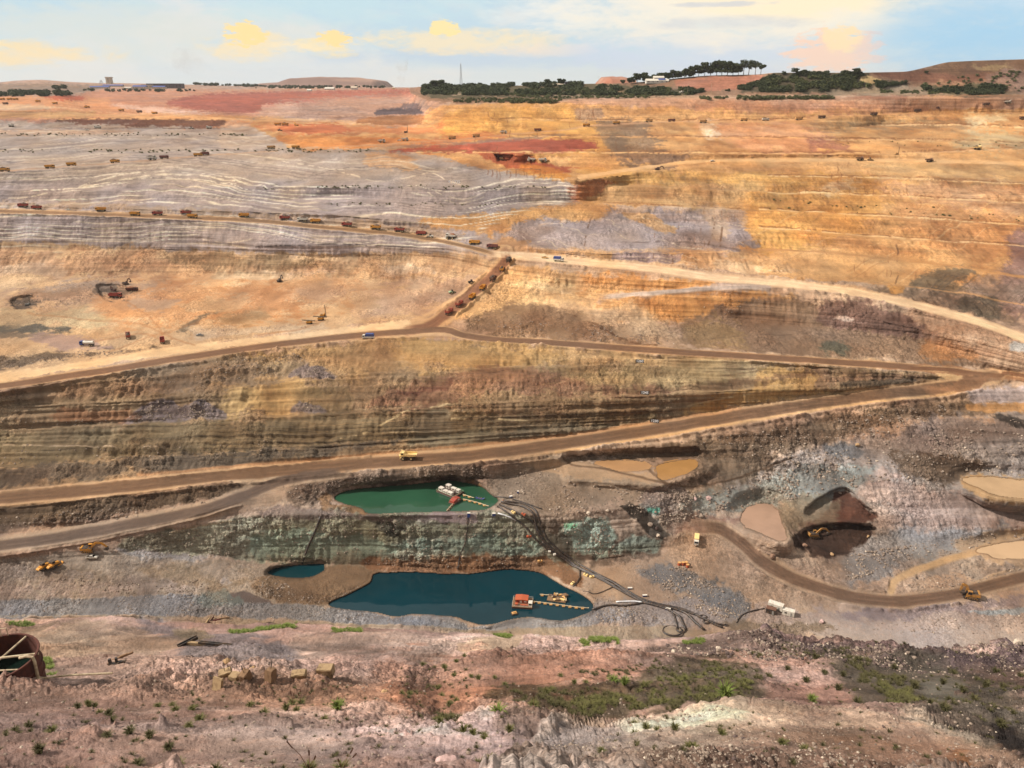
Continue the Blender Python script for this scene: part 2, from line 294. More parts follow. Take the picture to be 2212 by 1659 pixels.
# dug cuts: the face stands further back inside the outline and drops at its rim
CUTS = [([(208,618),(225,612),(262,616),(285,626),(262,648),(225,644)], 9), ([(22,650),(40,640),(75,640),(95,658),(60,668),(35,664)], 8),
        ([(1740,1140),(1800,1128),(1885,1136),(1886,1160),(1830,1194),(1760,1180),(1730,1160)], 5), ([(1812,1052),(1840,1060),(1862,1088),(1896,1112),(1885,1122),(1800,1120),(1740,1110),(1760,1078)], 5),
        ([(1068,332),(1110,332),(1106,348),(1084,352),(1072,342)], 16), ([(1690,880),(2212,866),(2212,900),(2100,890)], 0)]
for pts, dd in CUTS:
    if dd:
        pts = curve(pts, 6, True)
        idx = box_of(pts, 6); d = sdist(pts, UU[idx], vv[idx]); wgt = sm((3 - d) / 8.0); qq[idx] = 1 / (1 / qq[idx] + dd * wgt)
def pos(U, V, Q):
    x, y, z = raydir(U, V); return np.stack([x / Q, y / Q, z / Q], -1)
P0 = pos(UU, vv, qq)
# ---- lattice noise
def _h(i, j, k):
    n = (i * 374761393 + j * 668265263 + k * 2147483647 % 4294967296 + 1013904223 * k) & 0xffffffff
    n = ((n ^ (n >> 13)) * 1274126177) & 0xffffffff
    return ((n ^ (n >> 16)) & 0xffff) / 32767.5 - 1
def noise3(x, y, z):
    xi, yi, zi = np.floor(x), np.floor(y), np.floor(z)
    fx, fy, fz = x - xi, y - yi, z - zi
    fx, fy, fz = fx * fx * (3 - 2 * fx), fy * fy * (3 - 2 * fy), fz * fz * (3 - 2 * fz)
    i, j, k = xi.astype(np.int64), yi.astype(np.int64), zi.astype(np.int64)
    def L(a, b, t): return a + (b - a) * t
    return L(L(L(_h(i, j, k), _h(i + 1, j, k), fx), L(_h(i, j + 1, k), _h(i + 1, j + 1, k), fx), fy),
             L(L(_h(i, j, k + 1), _h(i + 1, j, k + 1), fx), L(_h(i, j + 1, k + 1), _h(i + 1, j + 1, k + 1), fx), fy), fz)
X, Y, Z = P0[..., 0], P0[..., 1], P0[..., 2]
foot = US / (qq * F)                     # metres between neighbouring columns
def nz(L, sz=1.0, off=0.0): return noise3(X / L + off, Y / L + off * 1.7, Z / (L * sz) + off * .3)
n40, n16, n6, n60 = nz(40), nz(16, 1, 3), nz(6, 1, 9), nz(90, 1, 5)
n2 = nz(2.3, 1, 4); n1 = nz(0.9, 1, 8)
W1 = (n16 + 0.5 * n6 + .25 * n2); W2 = (nz(13, 1, 20) + 0.5 * nz(5, 1, 25) + .25 * nz(2, 1, 29))
nearW = np.where(isB, 1.0, 1.0)
# ------------------------------------------------------------------ the ground's own colours, rubble and wear, plus painted bench shade (bound to the ground, in survey coordinates)
C = np.zeros(vv.shape + (3,)); C[...] = np.array((190, 160, 135)) / 255.0
RUB = np.full(vv.shape, 0.35); ROUGH = np.full(vv.shape, 1.0); BAND = np.full(vv.shape, 0.6)
def P(c, pts, fe=8, wp=7, op=1.0, rub=None, rough=None, band=None, smoothc=True):
    fe = fe * 1.5 if fe > 5 else fe
    q = curve(pts, 14, closed=True) if smoothc else pts
    idx = box_of(q, fe * 2 + abs(wp) * 2.4 + 2)
    a, b = UU[idx], vv[idx]
    d = sdist(q, a + W1[idx] * wp * 1.5, b + W2[idx] * wp)
    d = d + (n6[idx] * .7 + n2[idx] * .8 + n1[idx] * .5 + n16[idx] * .6) * fe * .75
    m = sm(0.5 - d / fe) * op
    C[idx] = C[idx] * (1 - m[:, None]) + np.array(c)[None] / 255.0 * m[:, None]
    for A, val in ((RUB, rub), (ROUGH, rough), (BAND, band)):
        if val is not None: A[idx] = A[idx] * (1 - m) + val * m
def Ln(c, pts, wd=2.0, fe=1.5, wp=1.0, op=1.0, rub=None, rough=None, band=None, brk=0.0, fade=0):
    q = curve(pts, 12)
    idx = box_of(q, wd + fe + abs(wp) * 2 + 2)
    d = ldist(q, UU[idx] + W1[idx] * wp, vv[idx] + W2[idx] * wp)
    m = sm(0.5 + (wd / 2 - d) / fe) * op
    if fade:
        for e_ in (pts[0], pts[-1]): m = m * sm(np.hypot(UU[idx] - e_[0], (vv[idx] - e_[1]) * 1.6) / fade)
    if brk: m = m * sm((n6[idx] + n2[idx] * .6) * 2.2 + 1.0 - brk)
    C[idx] = C[idx] * (1 - m[:, None]) + np.array(c)[None] / 255.0 * m[:, None]
    for A, val in ((RUB, rub), (ROUGH, rough), (BAND, band)):
        if val is not None: A[idx] = A[idx] * (1 - m) + val * m
# --- far country and far pit
P((182,150,132), [(-340,165),(900,170),(900,205),(-340,215)], 4, 2, rub=.2)
P((150,128,112), [(-340,180),(140,182),(220,186),(200,200),(-340,206)], 4, 3, rub=.3)
P((196,140,112), [(190,196),(560,195),(905,192),(965,228),(910,272),(560,264),(330,249),(200,232)], 5, 3, rub=.2)
P((172,98,82), [(440,204),(560,199),(905,194),(880,204),(760,212),(700,222),(620,236),(520,244),(430,238),(360,222)], 5, 3)
P((184,112,92), [(610,206),(905,197),(890,210),(700,216)], 5, 3, .7)
P((190,152,132), [(640,218),(870,208),(940,240),(905,268),(650,268),(545,252)], 8, 6, .85, rub=.4)
P((168,140,128), [(600,236),(760,232),(820,262),(700,268),(590,262)], 8, 6, .6)
P((224,186,168), [(222,224),(350,232),(480,248),(440,250),(300,242)], 4, 3, .85)
P((228,192,172), [(560,228),(640,224),(650,240),(600,250)], 5, 5, .5)
P((232,188,140), [(190,238),(560,252),(900,270),(560,268),(240,256)], 4, 2, .7)
P((96,82,88), [(815,236),(905,233),(915,246),(806,247)], 3, 1, .95)
P((108,92,96), [(870,224),(925,224),(925,234),(866,234)], 3, 1, .8)
P((178,148,132), [(905,208),(990,212),(1000,222),(930,250),(912,236)], 5, 5, .8)
P((226,178,158), [(950,200),(1100,203),(1105,212),(960,210)], 3, 3, .8)
P((166,112,70), [(800,252),(930,250),(912,268),(770,267)], 3, 2, .9)
# --- left orange slopes and the dark cut above the lilac wall
P((216,154,110), [(-340,212),(190,210),(240,226),(330,244),(560,256),(600,300),(-340,262)], 5, 3, rub=.25)
P((196,92,62), [(95,210),(170,206),(190,214),(120,216)], 4, 3, .8)
P((206,186,160), [(-340,224),(60,226),(100,236),(-340,240)], 4, 3, .6)
P((198,152,100), [(-340,240),(205,241),(205,254),(-340,254)], 3, 3, .85)
P((228,170,110), [(200,247),(560,252),(620,266),(540,262),(250,256)], 3, 2, .8, rub=.1)
P((186,138,116), [(-340,256),(140,258),(120,276),(-340,278)], 4, 3)
P((112,70,54), [(122,258),(484,259),(487,270),(470,276),(104,277)], 2.5, 1.5, rub=.4)
P((138,92,64), [(300,258),(484,259),(484,272),(350,270)], 4, 3, .5)
# --- lilac wall
P((172,155,144), [(-340,278),(485,277),(545,258),(612,300),(650,318),(770,322),(950,332),(1060,366),(1250,388),(1250,430),(1110,460),(1100,500),(1080,545),(-340,548)], 5, 4, rub=.2)
P((176,158,152), [(-340,402),(600,400),(980,404),(1240,402),(1120,450),(1080,520),(960,545),(-340,548)], 12, 6, .9)
P((188,168,152), [(-340,340),(500,330),(900,350),(600,372),(-340,392)], 10, 6, .5)
P((196,170,148), [(485,265),(560,264),(600,290),(600,322),(480,320)], 6, 5, .6)
P((214,166,118), [(790,334),(870,333),(900,362),(800,363)], 6, 4, .8)
P((222,160,110), [(-340,280),(300,282),(280,291),(-340,291)], 4, 4, .3)
P((190,160,132), [(-340,436),(0,436),(250,440),(560,462),(760,474),(1000,505),(1000,530),(700,486),(300,458),(-340,440)], 6, 6, .8, rub=.5)
P((180,162,156), [(-340,448),(0,460),(550,482),(900,520),(780,532),(553,532),(-340,530)], 6, 5, .8)
P((120,104,92), [(150,536),(420,540),(420,548),(180,548)], 5, 5, .5)
# --- right wall: ochres
P((208,158,104), [(960,228),(1300,216),(1900,208),(2560,205),(2560,660),(2212,640),(1900,612),(1659,596),(1600,545),(1615,470),(1560,448),(1250,440),(1250,400),(1040,362),(900,330),(760,320),(640,322),(600,300),(545,262),(760,268),(900,272)], 5, 4, rub=.25)
P((196,152,128), [(1250,212),(1900,206),(2560,205),(2560,236),(1900,236),(1300,228)], 5, 4, .8)
P((196,138,104), [(1500,222),(1900,220),(2000,236),(1900,246),(1500,240)], 8, 6, .7)
P((160,108,86), [(1830,206),(1960,205),(1960,216),(1860,214)], 4, 3, .6)
P((214,158,84), [(1000,236),(1250,232),(1290,260),(1400,330),(1100,330),(960,300),(950,262)], 8, 6, .8)
P((200,146,88), [(1300,330),(1450,345),(1400,372),(1200,372),(1250,345)], 8, 8, .6)
P((206,132,70), [(600,290),(760,296),(900,300),(980,312),(760,320),(640,318)], 5, 4, .9)
P((212,134,84), [(560,268),(900,275),(960,262),(960,285),(700,288),(620,288)], 5, 3, .8, rub=.1)
P((192,104,64), [(600,272),(740,270),(760,284),(640,288)], 5, 4, .8, rub=.1)
P((170,84,64), [(840,326),(1000,308),(1110,300),(1250,302),(1290,318),(1200,330),(1080,331),(960,329)], 5, 4, .95, rub=.15)
P((196,110,70), [(960,294),(1060,286),(1100,294),(1000,310),(870,322)], 6, 4, .6)
P((150,128,112), [(800,316),(1000,305),(1220,288),(1220,294),(1000,312),(830,322)], 4, 3, .6)
P((176,88,58), [(1030,332),(1110,330),(1180,352),(1250,362),(1200,374),(1120,368)], 5, 5, .85)
P((224,150,60), [(1120,358),(1210,366),(1230,386),(1140,378)], 5, 5, .6)
P((184,104,66), [(1230,405),(1300,385),(1330,392),(1300,420),(1235,432)], 5, 6, .6, rub=.6)
P((222,166,92), [(1250,362),(1420,372),(1900,378),(1900,400),(1500,396),(1300,390)], 6, 5, .7)
P((226,160,120), [(1500,268),(1700,262),(1780,280),(1780,330),(1640,330),(1560,300)], 12, 10, .6)
P((236,214,184), [(1512,268),(1548,266),(1552,294),(1526,296)], 6, 5, .7)
P((244,220,196), [(1330,352),(1360,350),(1350,362)], 4, 4, .0)
P((166,134,112), [(1238,236),(1300,234),(1305,258),(1250,260)], 6, 5, .8)
P((140,114,92), [(1290,262),(1400,262),(1410,294),(1440,330),(1480,350),(1400,358),(1340,350),(1300,300)], 8, 7, .8, rub=.4)
P((112,92,76), [(1310,298),(1350,296),(1360,328),(1330,330)], 6, 6, .6)
P((146,112,88), [(1340,334),(1500,336),(1470,356),(1380,360)], 8, 8, .7)
P((222,166,94), [(1640,390),(1900,410),(1880,480),(1780,520),(1640,540),(1610,470)], 18, 12, .7)
P((230,178,104), [(1640,450),(1740,458),(1720,520),(1640,530)], 14, 10, .7)
P((186,152,110), [(1400,396),(1640,400),(1600,440),(1480,440)], 14, 12, .5, rub=.5)
P((164,108,92), [(1740,298),(1800,300),(1830,320),(1780,326),(1750,318)], 8, 7, .7)
P((180,152,116), [(1740,268),(1900,262),(2100,262),(2080,275),(1900,276),(1790,284)], 10, 8, .6)
P((232,206,160), [(2080,248),(2170,250),(2130,270),(2090,268)], 8, 7, .7)
P((196,178,140), [(2100,280),(2212,286),(2212,316),(2060,320),(2080,295)], 12, 10, .7)
P((190,150,124), [(1900,395),(2212,390),(2400,430),(2212,470),(1950,420)], 14, 12, .5)
P((234,206,170), [(1790,395),(1850,390),(1830,412),(1780,420)], 8, 8, .6)
P((190,156,110), [(1900,350),(2212,360),(2212,395),(1900,382)], 10, 8, .5)
P((206,140,90), [(1950,440),(2212,470),(2212,540),(2100,560),(1980,520)], 18, 14, .4)
P((150,116,110), [(2190,500),(2400,500),(2400,700),(2200,690),(2150,640),(2180,560)], 14, 10, .9, rub=.5)
P((110,98,82), [(1980,598),(2060,575),(2110,590),(2050,620),(1960,630)], 7, 6, .8)
P((128,110,88), [(2020,606),(2212,620),(2212,660),(2060,640)], 10, 8, .7)
P((136,112,92), [(1880,615),(2060,640),(2200,690),(2100,690),(1960,650)], 8, 8, .85, rub=.4)
P((212,150,80), [(1916,612),(1950,616),(1946,634),(1920,630)], 5, 4, .8)
P((166,142,132), [(2100,600),(2212,590),(2300,620),(2212,690),(2100,640)], 12, 12, .6)
P((96,88,74), [(2060,650),(2130,640),(2170,670),(2120,685)], 8, 8, .7)
# --- between: tongue of lilac rock
P((216,160,98), [(1060,462),(1240,440),(1330,446),(1290,474),(1180,478),(1120,500),(1060,505),(900,480)], 6, 6, .9, rub=.4)
P((164,148,146), [(1105,482),(1180,474),(1290,475),(1330,452),(1480,456),(1580,470),(1612,505),(1600,540),(1300,542),(1160,530),(1105,520)], 7, 8, .95, rub=.5)
P((220,160,90), [(1340,456),(1400,458),(1460,500),(1400,492)], 5, 6, .6)
P((190,160,130), [(1500,450),(1560,452),(1580,500),(1540,520),(1530,480)], 6, 8, .6)
P((204,160,114), [(1100,510),(1200,540),(1620,545),(1700,598),(1400,566),(1180,552),(1060,540)], 6, 6, .85, rub=.4)
P((160,142,146), [(1320,546),(1450,546),(1480,562),(1400,576),(1340,572)], 5, 7, .85)
P((236,206,170), [(1540,560),(1600,560),(1660,590),(1560,586)], 8, 8, .6)
# --- left working floor
P((208,172,132), [(-340,545),(550,546),(1060,560),(1010,640),(900,692),(600,725),(-340,850)], 6, 5, rub=.4, rough=.6)
P((188,146,112), [(-340,545),(400,546),(560,566),(540,592),(-340,596)], 10, 12, .8, rub=.6, rough=1)
P((226,196,166), [(-340,570),(130,572),(130,592),(-340,598)], 8, 10, .5)
P((158,130,98), [(370,544),(720,560),(860,556),(820,576),(560,590),(400,580)], 8, 12, .8, rub=.7, rough=1)
P((196,156,118), [(700,560),(960,560),(1040,570),(900,600),(720,590)], 8, 12, .6, rub=.5, rough=1)
P((232,200,176), [(560,584),(720,584),(700,598),(620,598)], 6, 8, .7)
P((172,142,124), [(180,612),(360,602),(380,640),(300,668),(180,664),(20,650),(0,630)], 12, 12, .6, rub=.7)
P((214,150,96), [(210,640),(400,610),(600,620),(650,670),(480,700),(330,700),(230,690)], 18, 14, .6)
P((206,146,98), [(500,610),(760,600),(780,640),(700,660),(520,670)], 20, 12, .5)
P((236,190,144), [(380,570),(780,604),(600,604),(400,610)], 10, 10, .6)
P((208,186,146), [(-340,668),(130,672),(230,700),(100,712),(-340,740)], 10, 10, .8)
P((98,94,86), [(-340,700),(60,702),(160,710),(150,716),(-340,712)], 5, 5, .9)
P((120,104,90), [(0,714),(90,720),(120,728),(-60,724)], 5, 5, .7)
P((176,146,136), [(60,722),(170,726),(230,745),(150,758),(90,745)], 7, 6, .8, rub=.1, rough=.2)
P((110,96,80), [(380,716),(420,690),(480,670),(440,690),(400,722)], 5, 4, .8)
P((112,92,74), [(-340,770),(0,766),(330,754),(200,770),(0,800),(-340,820)], 7, 8, .9, rub=.8, rough=1)
P((210,186,160), [(400,710),(560,704),(700,698),(660,716),(420,726)], 5, 8, .6, rub=.6)
P((196,162,138), [(820,620),(1000,600),(1010,630),(940,670),(800,690),(760,660)], 14, 12, .7, rub=.5)
P((196,164,128), [(760,640),(800,632),(820,670),(780,680)], 6, 8, .6, rub=.6)
for c, pts, op in [((84,72,64), [(206,622),(222,613),(250,614),(262,620),(240,628),(232,644),(214,636)], .9), ((96,82,72), [(226,622),(258,618),(282,628),(262,646),(238,644)], .7), ((92,80,70), [(20,652),(38,641),(72,641),(92,656),(64,666),(34,662)], .85), ((110,96,84), [(60,646),(110,648),(100,660),(70,662)], .6),
    ((176,158,146), [(60,622),(200,606),(330,612),(200,620)], .6), ((186,160,140), [(300,640),(380,650),(340,670),(270,660)], .6), ((228,200,164), [(420,590),(560,586),(700,590),(560,602)], .6), ((226,204,180), [(820,576),(930,574),(940,590),(850,592)], .5),
    ((184,150,122), [(640,620),(720,612),(760,636),(680,650)], .5), ((232,204,172), [(880,608),(940,604),(950,626),(890,632)], .5), ((190,164,130), [(0,680),(90,684),(110,696),(0,700)], .6), ((222,192,152), [(380,660),(480,640),(560,650),(470,676)], .5), ((150,136,104), [(470,688),(560,672),(580,682),(500,700)], .4)]:
    P(c, pts, 6, 8, op, rub=.6)
# --- mound between the roads
P((208,164,116), [(1120,575),(1300,600),(1560,612),(1300,640),(1100,690),(980,692),(1010,650)], 6, 5, rub=.4)
P((228,196,148), [(1000,655),(1100,605),(1180,600),(1250,640),(1290,620),(1300,640),(1100,690),(985,690)], 10, 10, .7, rub=.6)
P((216,154,92), [(1240,590),(1480,605),(1560,612),(1400,624),(1260,606)], 6, 8, .7)
P((206,160,108), [(1250,650),(1500,640),(1660,630),(1720,650),(1640,690),(1400,700),(1250,690)], 7, 8, .9, rub=.4)
P((212,150,86), [(1400,640),(1640,634),(1620,670),(1460,690)], 12, 10, .6)
P((146,120,96), [(1010,692),(1080,664),(1200,660),(1400,690),(1480,740),(1300,742),(1050,722)], 10, 12, .9, rub=.7)
P((226,196,160), [(1180,640),(1350,660),(1430,690),(1440,740),(1330,720),(1250,690)], 14, 16, .6, rub=.6)
P((190,156,124), [(1080,720),(1300,745),(1500,742),(1480,700),(1400,735),(1160,715)], 10, 12, .4)
P((140,112,90), [(1480,692),(1660,640),(1720,648),(1850,664),(2000,704),(2130,760),(2212,800),(2130,800),(1900,778),(1700,764),(1500,744)], 8, 8, .95, rub=.55)
P((122,92,82), [(1770,660),(1900,655),(2000,705),(2060,740),(1900,720),(1780,700)], 10, 10, .8)
P((160,130,88), [(1480,700),(1560,690),(1600,740),(1500,742)], 12, 10, .6)
P((86,90,78), [(1770,745),(1820,740),(1840,755),(1790,762)], 8, 6, .7)
P((184,120,68), [(1990,742),(2060,730),(2120,760),(2100,780),(1990,768)], 12, 10, .6)
P((182,140,110), [(2000,700),(2100,722),(2180,760),(2100,770),(2010,745)], 10, 10, .5)
P((172,176,180), [(2180,740),(2230,735),(2230,760),(2190,756)], 5, 5, .8)
P((222,198,180), [(1810,676),(1860,684),(1850,690),(1800,684)], 4, 6, .7)
P((200,170,140), [(1560,768),(1900,775),(1900,782),(1560,772)], 5, 4, .6)
# --- wall under the middle road
P((156,130,100), [(-340,880),(0,848),(400,786),(750,742),(900,732),(1400,764),(2000,806),(2120,820),(1950,840),(1600,890),(1200,950),(550,1015),(-340,1105)], 5, 3, rub=.5, band=1)
P((196,164,120), [(420,786),(760,742),(900,732),(1400,764),(1640,782),(1500,800),(1360,790),(1100,796),(860,802),(640,830),(480,840)], 12, 10, .8)
P((196,156,98), [(860,738),(1160,748),(1200,780),(1080,792),(900,790)], 16, 12, .5)
P((172,150,112), [(1100,800),(1380,790),(1660,790),(1620,830),(1400,845),(1200,820)], 10, 9, .7)
P((212,178,122), [(500,826),(560,824),(650,816),(700,840),(650,886),(520,892),(470,884)], 16, 14, .75, rub=.25)
P((204,170,104), [(540,768),(620,768),(630,800),(560,806)], 12, 10, .7)
P((158,134,96), [(640,842),(740,836),(760,876),(660,886)], 12, 10, .6)
P((150,114,92), [(830,850),(960,812),(1100,795),(1200,806),(1300,830),(1460,846),(1380,852),(1100,852),(880,880),(800,884)], 10, 9, .8)
P((110,70,58), [(860,850),(1000,818),(1010,822),(880,858)], 6, 5, .6)
P((152,134,116), [(270,800),(380,784),(480,780),(640,764),(700,800),(690,812),(560,820),(400,836),(280,850)], 12, 12, .75, rub=.9)
P((140,126,126), [(270,905),(300,880),(340,864),(370,866),(380,880),(420,864),(450,868),(480,900),(380,910),(250,914)], 5, 5, .95, rub=1)
P((138,124,122), [(620,815),(650,785),(690,790),(730,815),(700,822)], 5, 5, .9, rub=1)
P((138,124,122), [(625,888),(650,866),(690,876),(700,890)], 4, 4, .9, rub=1)
P((156,104,70), [(130,878),(250,884),(300,900),(240,912),(120,908)], 7, 6, .6)
P((176,146,118), [(-340,884),(0,850),(260,812),(300,850),(-340,880)], 8, 8, .7, rub=.7)
P((122,106,80), [(-340,940),(0,930),(420,912),(900,890),(1380,900),(1330,912),(1000,945),(700,960),(0,1004),(-340,1020)], 8, 7, .8, rub=.5)
P((102,90,78), [(-340,1022),(0,1008),(700,962),(880,950),(700,985),(300,1026),(0,1046),(-340,1090)], 7, 7, .9, rub=.7)
P((134,124,104), [(900,945),(1380,912),(1380,925),(1200,940),(960,966)], 6, 6, .7)
P((150,138,116), [(880,915),(960,880),(975,900),(960,935),(890,940)], 6, 8, .6)
P((206,164,106), [(1640,796),(1740,792),(1780,810),(1800,846),(1700,862),(1560,884),(1480,900),(1500,880),(1620,840)], 10, 8, .9, rub=.3)
P((134,106,86), [(1740,796),(2000,812),(1990,824),(1860,826),(1760,840),(1770,812)], 7, 7, .8)
P((92,80,68), [(1810,826),(1980,820),(1982,830),(1880,838)], 4, 4, .8)
P((160,140,98), [(1780,842),(1900,838),(1880,848),(1790,856)], 5, 5, .7)
P((120,90,70), [(1420,842),(1600,820),(1760,800),(1720,816),(1560,838)], 6, 6, .6)
# --- pit bottom, left
P((112,92,72), [(-340,1134),(0,1094),(300,1068),(530,1042),(560,1048),(500,1066),(400,1084),(200,1126),(0,1150),(-340,1186)], 5, 4, rub=.8, band=.9)
P((168,146,132), [(-340,1104),(0,1060),(280,1036),(380,1030),(300,1050),(0,1078),(-340,1120)], 5, 4, .9, rub=.2, rough=.3)
P((156,136,126), [(-340,1150),(0,1136),(240,1120),(280,1112),(200,1132),(0,1156),(-340,1186)], 8, 6, .6, rub=.7)
P((166,146,126), [(-340,1215),(0,1208),(260,1184),(530,1216),(820,1240),(720,1306),(400,1302),(-340,1300)], 7, 6, rub=.35, rough=.6)
P((178,154,142), [(-340,1262),(200,1262),(400,1240),(420,1280),(-340,1302)], 14, 12, .7, rub=.4)
P((132,112,92), [(60,1234),(180,1232),(240,1250),(160,1262),(60,1256)], 8, 10, .7)
P((140,122,112), [(0,1225),(60,1215),(90,1240),(20,1262),(-60,1256)], 10, 12, .6, rub=.8)
P((152,124,92), [(300,1214),(500,1212),(560,1240),(520,1280),(400,1262),(300,1240)], 12, 12, .7)
P((150,150,156), [(250,1182),(330,1160),(520,1182),(480,1206),(300,1206)], 7, 7, .6, rub=.6)
P((98,84,80), [(496,1282),(545,1282),(600,1310),(500,1312)], 4, 4, .9, rub=0, rough=.1)
P((144,114,84), [(560,1246),(620,1240),(700,1226),(760,1216),(820,1226),(816,1250),(770,1280),(700,1308),(600,1300),(540,1270)], 6, 6, .95, rub=.5)
P((118,92,68), [(548,1262),(690,1284),(760,1270),(720,1300),(640,1300),(560,1290)], 6, 6, .7, rub=.9)
P((136,134,138), [(-340,1310),(60,1296),(260,1290),(420,1282),(500,1300),(700,1308),(860,1334),(1010,1350),(1000,1362),(800,1350),(560,1334),(300,1332),(0,1334),(-340,1344)], 5, 5, .95, rub=.8, rough=.6)
P((108,122,118), [(420,1290),(480,1276),(520,1300),(470,1316)], 8, 8, .6)
P((146,148,156), [(860,1334),(960,1330),(1010,1348),(1080,1344),(1160,1338),(1240,1338),(1290,1310),(1400,1300),(1380,1330),(1260,1352),(1080,1364),(900,1352)], 5, 5, .8, rub=.8)
# --- green copper face between the ponds
P((160,154,126), [(250,1178),(400,1138),(560,1112),(700,1100),(1100,1108),(1180,1140),(1250,1216),(1160,1230),(1000,1236),(820,1226),(700,1216),(530,1208),(400,1196)], 6, 5, rub=.8, band=.45)
P((148,142,104), [(600,1128),(900,1130),(1100,1136),(1090,1160),(800,1166),(620,1160)], 12, 10, .6)
P((146,172,148), [(540,1148),(640,1140),(760,1166),(900,1172),(1060,1160),(1170,1172),(1110,1196),(800,1196),(560,1196)], 14, 12, .7)
P((156,104,66), [(780,1208),(900,1206),(1100,1200),(1180,1204),(1240,1240),(1260,1270),(1220,1262),(1160,1236),(1000,1240),(820,1232)], 6, 6, .9, rub=.8)
P((60,58,50), [(812,1124),(860,1120),(880,1140),(840,1156),(815,1145)], 8, 10, .7)
P((140,118,110), [(620,1092),(700,1100),(790,1112),(1040,1108),(1040,1124),(700,1124),(560,1112)], 6, 6, .8, rub=.6, rough=.5)
P((176,152,150), [(930,1106),(1030,1108),(1040,1128),(980,1130),(920,1116)], 5, 5, .8, rub=.3, rough=.3)
P((118,96,80), [(620,1050),(760,1024),(960,1004),(1050,1006),(1060,1036),(900,1042),(740,1058),(700,1092),(640,1092)], 7, 7, .85, rub=.9)
P((184,136,80), [(1000,1040),(1050,1048),(1070,1064),(1040,1070),(1012,1056)], 6, 5, .9, rub=.1, rough=.2)
P((164,118,72), [(690,1074),(724,1068),(720,1084),(760,1096),(790,1106),(760,1110),(700,1098)], 6, 5, .8, rub=.4)
for c, pts, op in [((150,134,126), [(0,1236),(80,1230),(200,1246),(120,1262),(0,1256)], .6), ((184,164,148), [(430,1218),(520,1222),(560,1250),(470,1256)], .5), ((128,112,98), [(240,1206),(330,1204),(380,1222),(280,1228)], .5), ((190,176,172), [(482,1254),(512,1250),(520,1262),(492,1268)], .7), ((120,104,92), [(250,1250),(330,1244),(380,1262),(300,1276)], .5)]:
    P(c, pts, 9, 10, op, rub=.4)
# --- pit bottom, right
P((160,136,112), [(1060,1030),(1160,985),(1230,992),(1440,1042),(1640,1060),(1600,1100),(1380,1080),(1200,1110),(1060,1090)], 10, 8, .95, rub=.6, rough=.6)
P((192,158,124), [(1120,986),(1230,996),(1300,1006),(1420,1030),(1340,1036),(1200,1026),(1150,1010)], 7, 7, .9, rub=.1, rough=.15)
P((124,102,82), [(1225,990),(1420,962),(1620,930),(1820,894),(2060,862),(2212,866),(2212,880),(2060,900),(1900,930),(1720,970),(1640,990),(1500,992),(1290,992)], 7, 6, .95, rub=.8, band=.8)
P((164,150,142), [(1640,1000),(1760,965),(1900,936),(2100,895),(2400,900),(2400,1240),(2000,1240),(1800,1220),(1700,1080),(1560,1060)], 14, 10, .95, rub=.7)
P((104,84,64), [(1520,990),(1640,975),(1760,960),(1720,990),(1620,1030),(1500,1040)], 12, 10, .7, rub=.7)
P((134,120,116), [(1900,946),(2000,915),(2212,905),(2212,985),(2060,980),(1950,966)], 14, 12, .5)
P((198,148,96), [(2086,872),(2150,868),(2240,872),(2240,890),(2150,890),(2090,884)], 4, 4, .9, rub=.2)
P((60,54,50), [(2140,892),(2212,906),(2240,925),(2180,915)], 5, 5, .8)
P((184,168,166), [(2080,850),(2130,838),(2240,840),(2240,868),(2100,866)], 6, 5, .9, rub=.4)
P((152,162,158), [(1380,1092),(1480,1072),(1600,1060),(1680,1030),(1760,1006),(1860,1010),(1870,1040),(1800,1070),(1700,1084),(1560,1100),(1440,1130)], 12, 12, .75, rub=1)
P((150,126,118), [(1390,1060),(1480,1056),(1500,1090),(1440,1110),(1390,1090)], 9, 10, .7, rub=1)
P((112,110,110), [(1780,960),(1840,952),(1860,976),(1830,990),(1790,986)], 7, 7, .8, rub=.8)
P((112,110,108), [(1730,1010),(1790,1000),(1820,1040),(1790,1056),(1750,1040)], 9, 9, .5)
P((98,76,58), [(1920,986),(2070,980),(2130,1000),(2110,1030),(1990,1040),(1930,1010)], 10, 10, .8, rub=.7)
P((190,158,142), [(1850,1060),(1900,1030),(1960,1040),(2080,1080),(2212,1120),(2212,1150),(2100,1150),(1980,1120),(1900,1090),(1870,1080)], 12, 12, .85, rub=.5)
P((202,170,154), [(1880,1080),(1960,1090),(2060,1160),(1980,1170),(1900,1130)], 12, 12, .6)
P((206,166,118), [(2070,1040),(2110,1024),(2230,1030),(2330,1040),(2330,1088),(2180,1084),(2100,1066)], 6, 6, .95, rub=.05, rough=.1)
P((148,150,156), [(1900,1150),(2000,1150),(2160,1150),(2200,1180),(2040,1190),(1960,1210),(1900,1250),(1830,1262),(1820,1200)], 12, 12, .8, rub=.8)
P((108,68,54), [(1800,1060),(1826,1054),(1846,1070),(1862,1088),(1896,1112),(1885,1124),(1850,1132),(1760,1136),(1720,1130),(1780,1110)], 5, 5, .95, rub=.5)
P((140,88,68), [(1770,1112),(1830,1090),(1850,1100),(1810,1124)], 7, 7, .7)
P((72,50,40), [(1720,1150),(1800,1132),(1880,1134),(1888,1162),(1840,1194),(1760,1200),(1715,1180)], 6, 6, .95, rub=.6)
P((150,134,106), [(1690,1080),(1790,1080),(1790,1120),(1720,1130),(1700,1160)], 10, 10, .7, rub=.5)
P((176,144,116), [(1440,1180),(1520,1140),(1600,1120),(1660,1170),(1720,1240),(1800,1290),(1760,1340),(1500,1340),(1300,1310),(1280,1260),(1360,1210)], 12, 10, .9, rub=.35, rough=.5)
P((160,132,112), [(1560,1150),(1700,1200),(1830,1230),(1800,1270),(1640,1200)], 10, 10, .7, rub=.6)
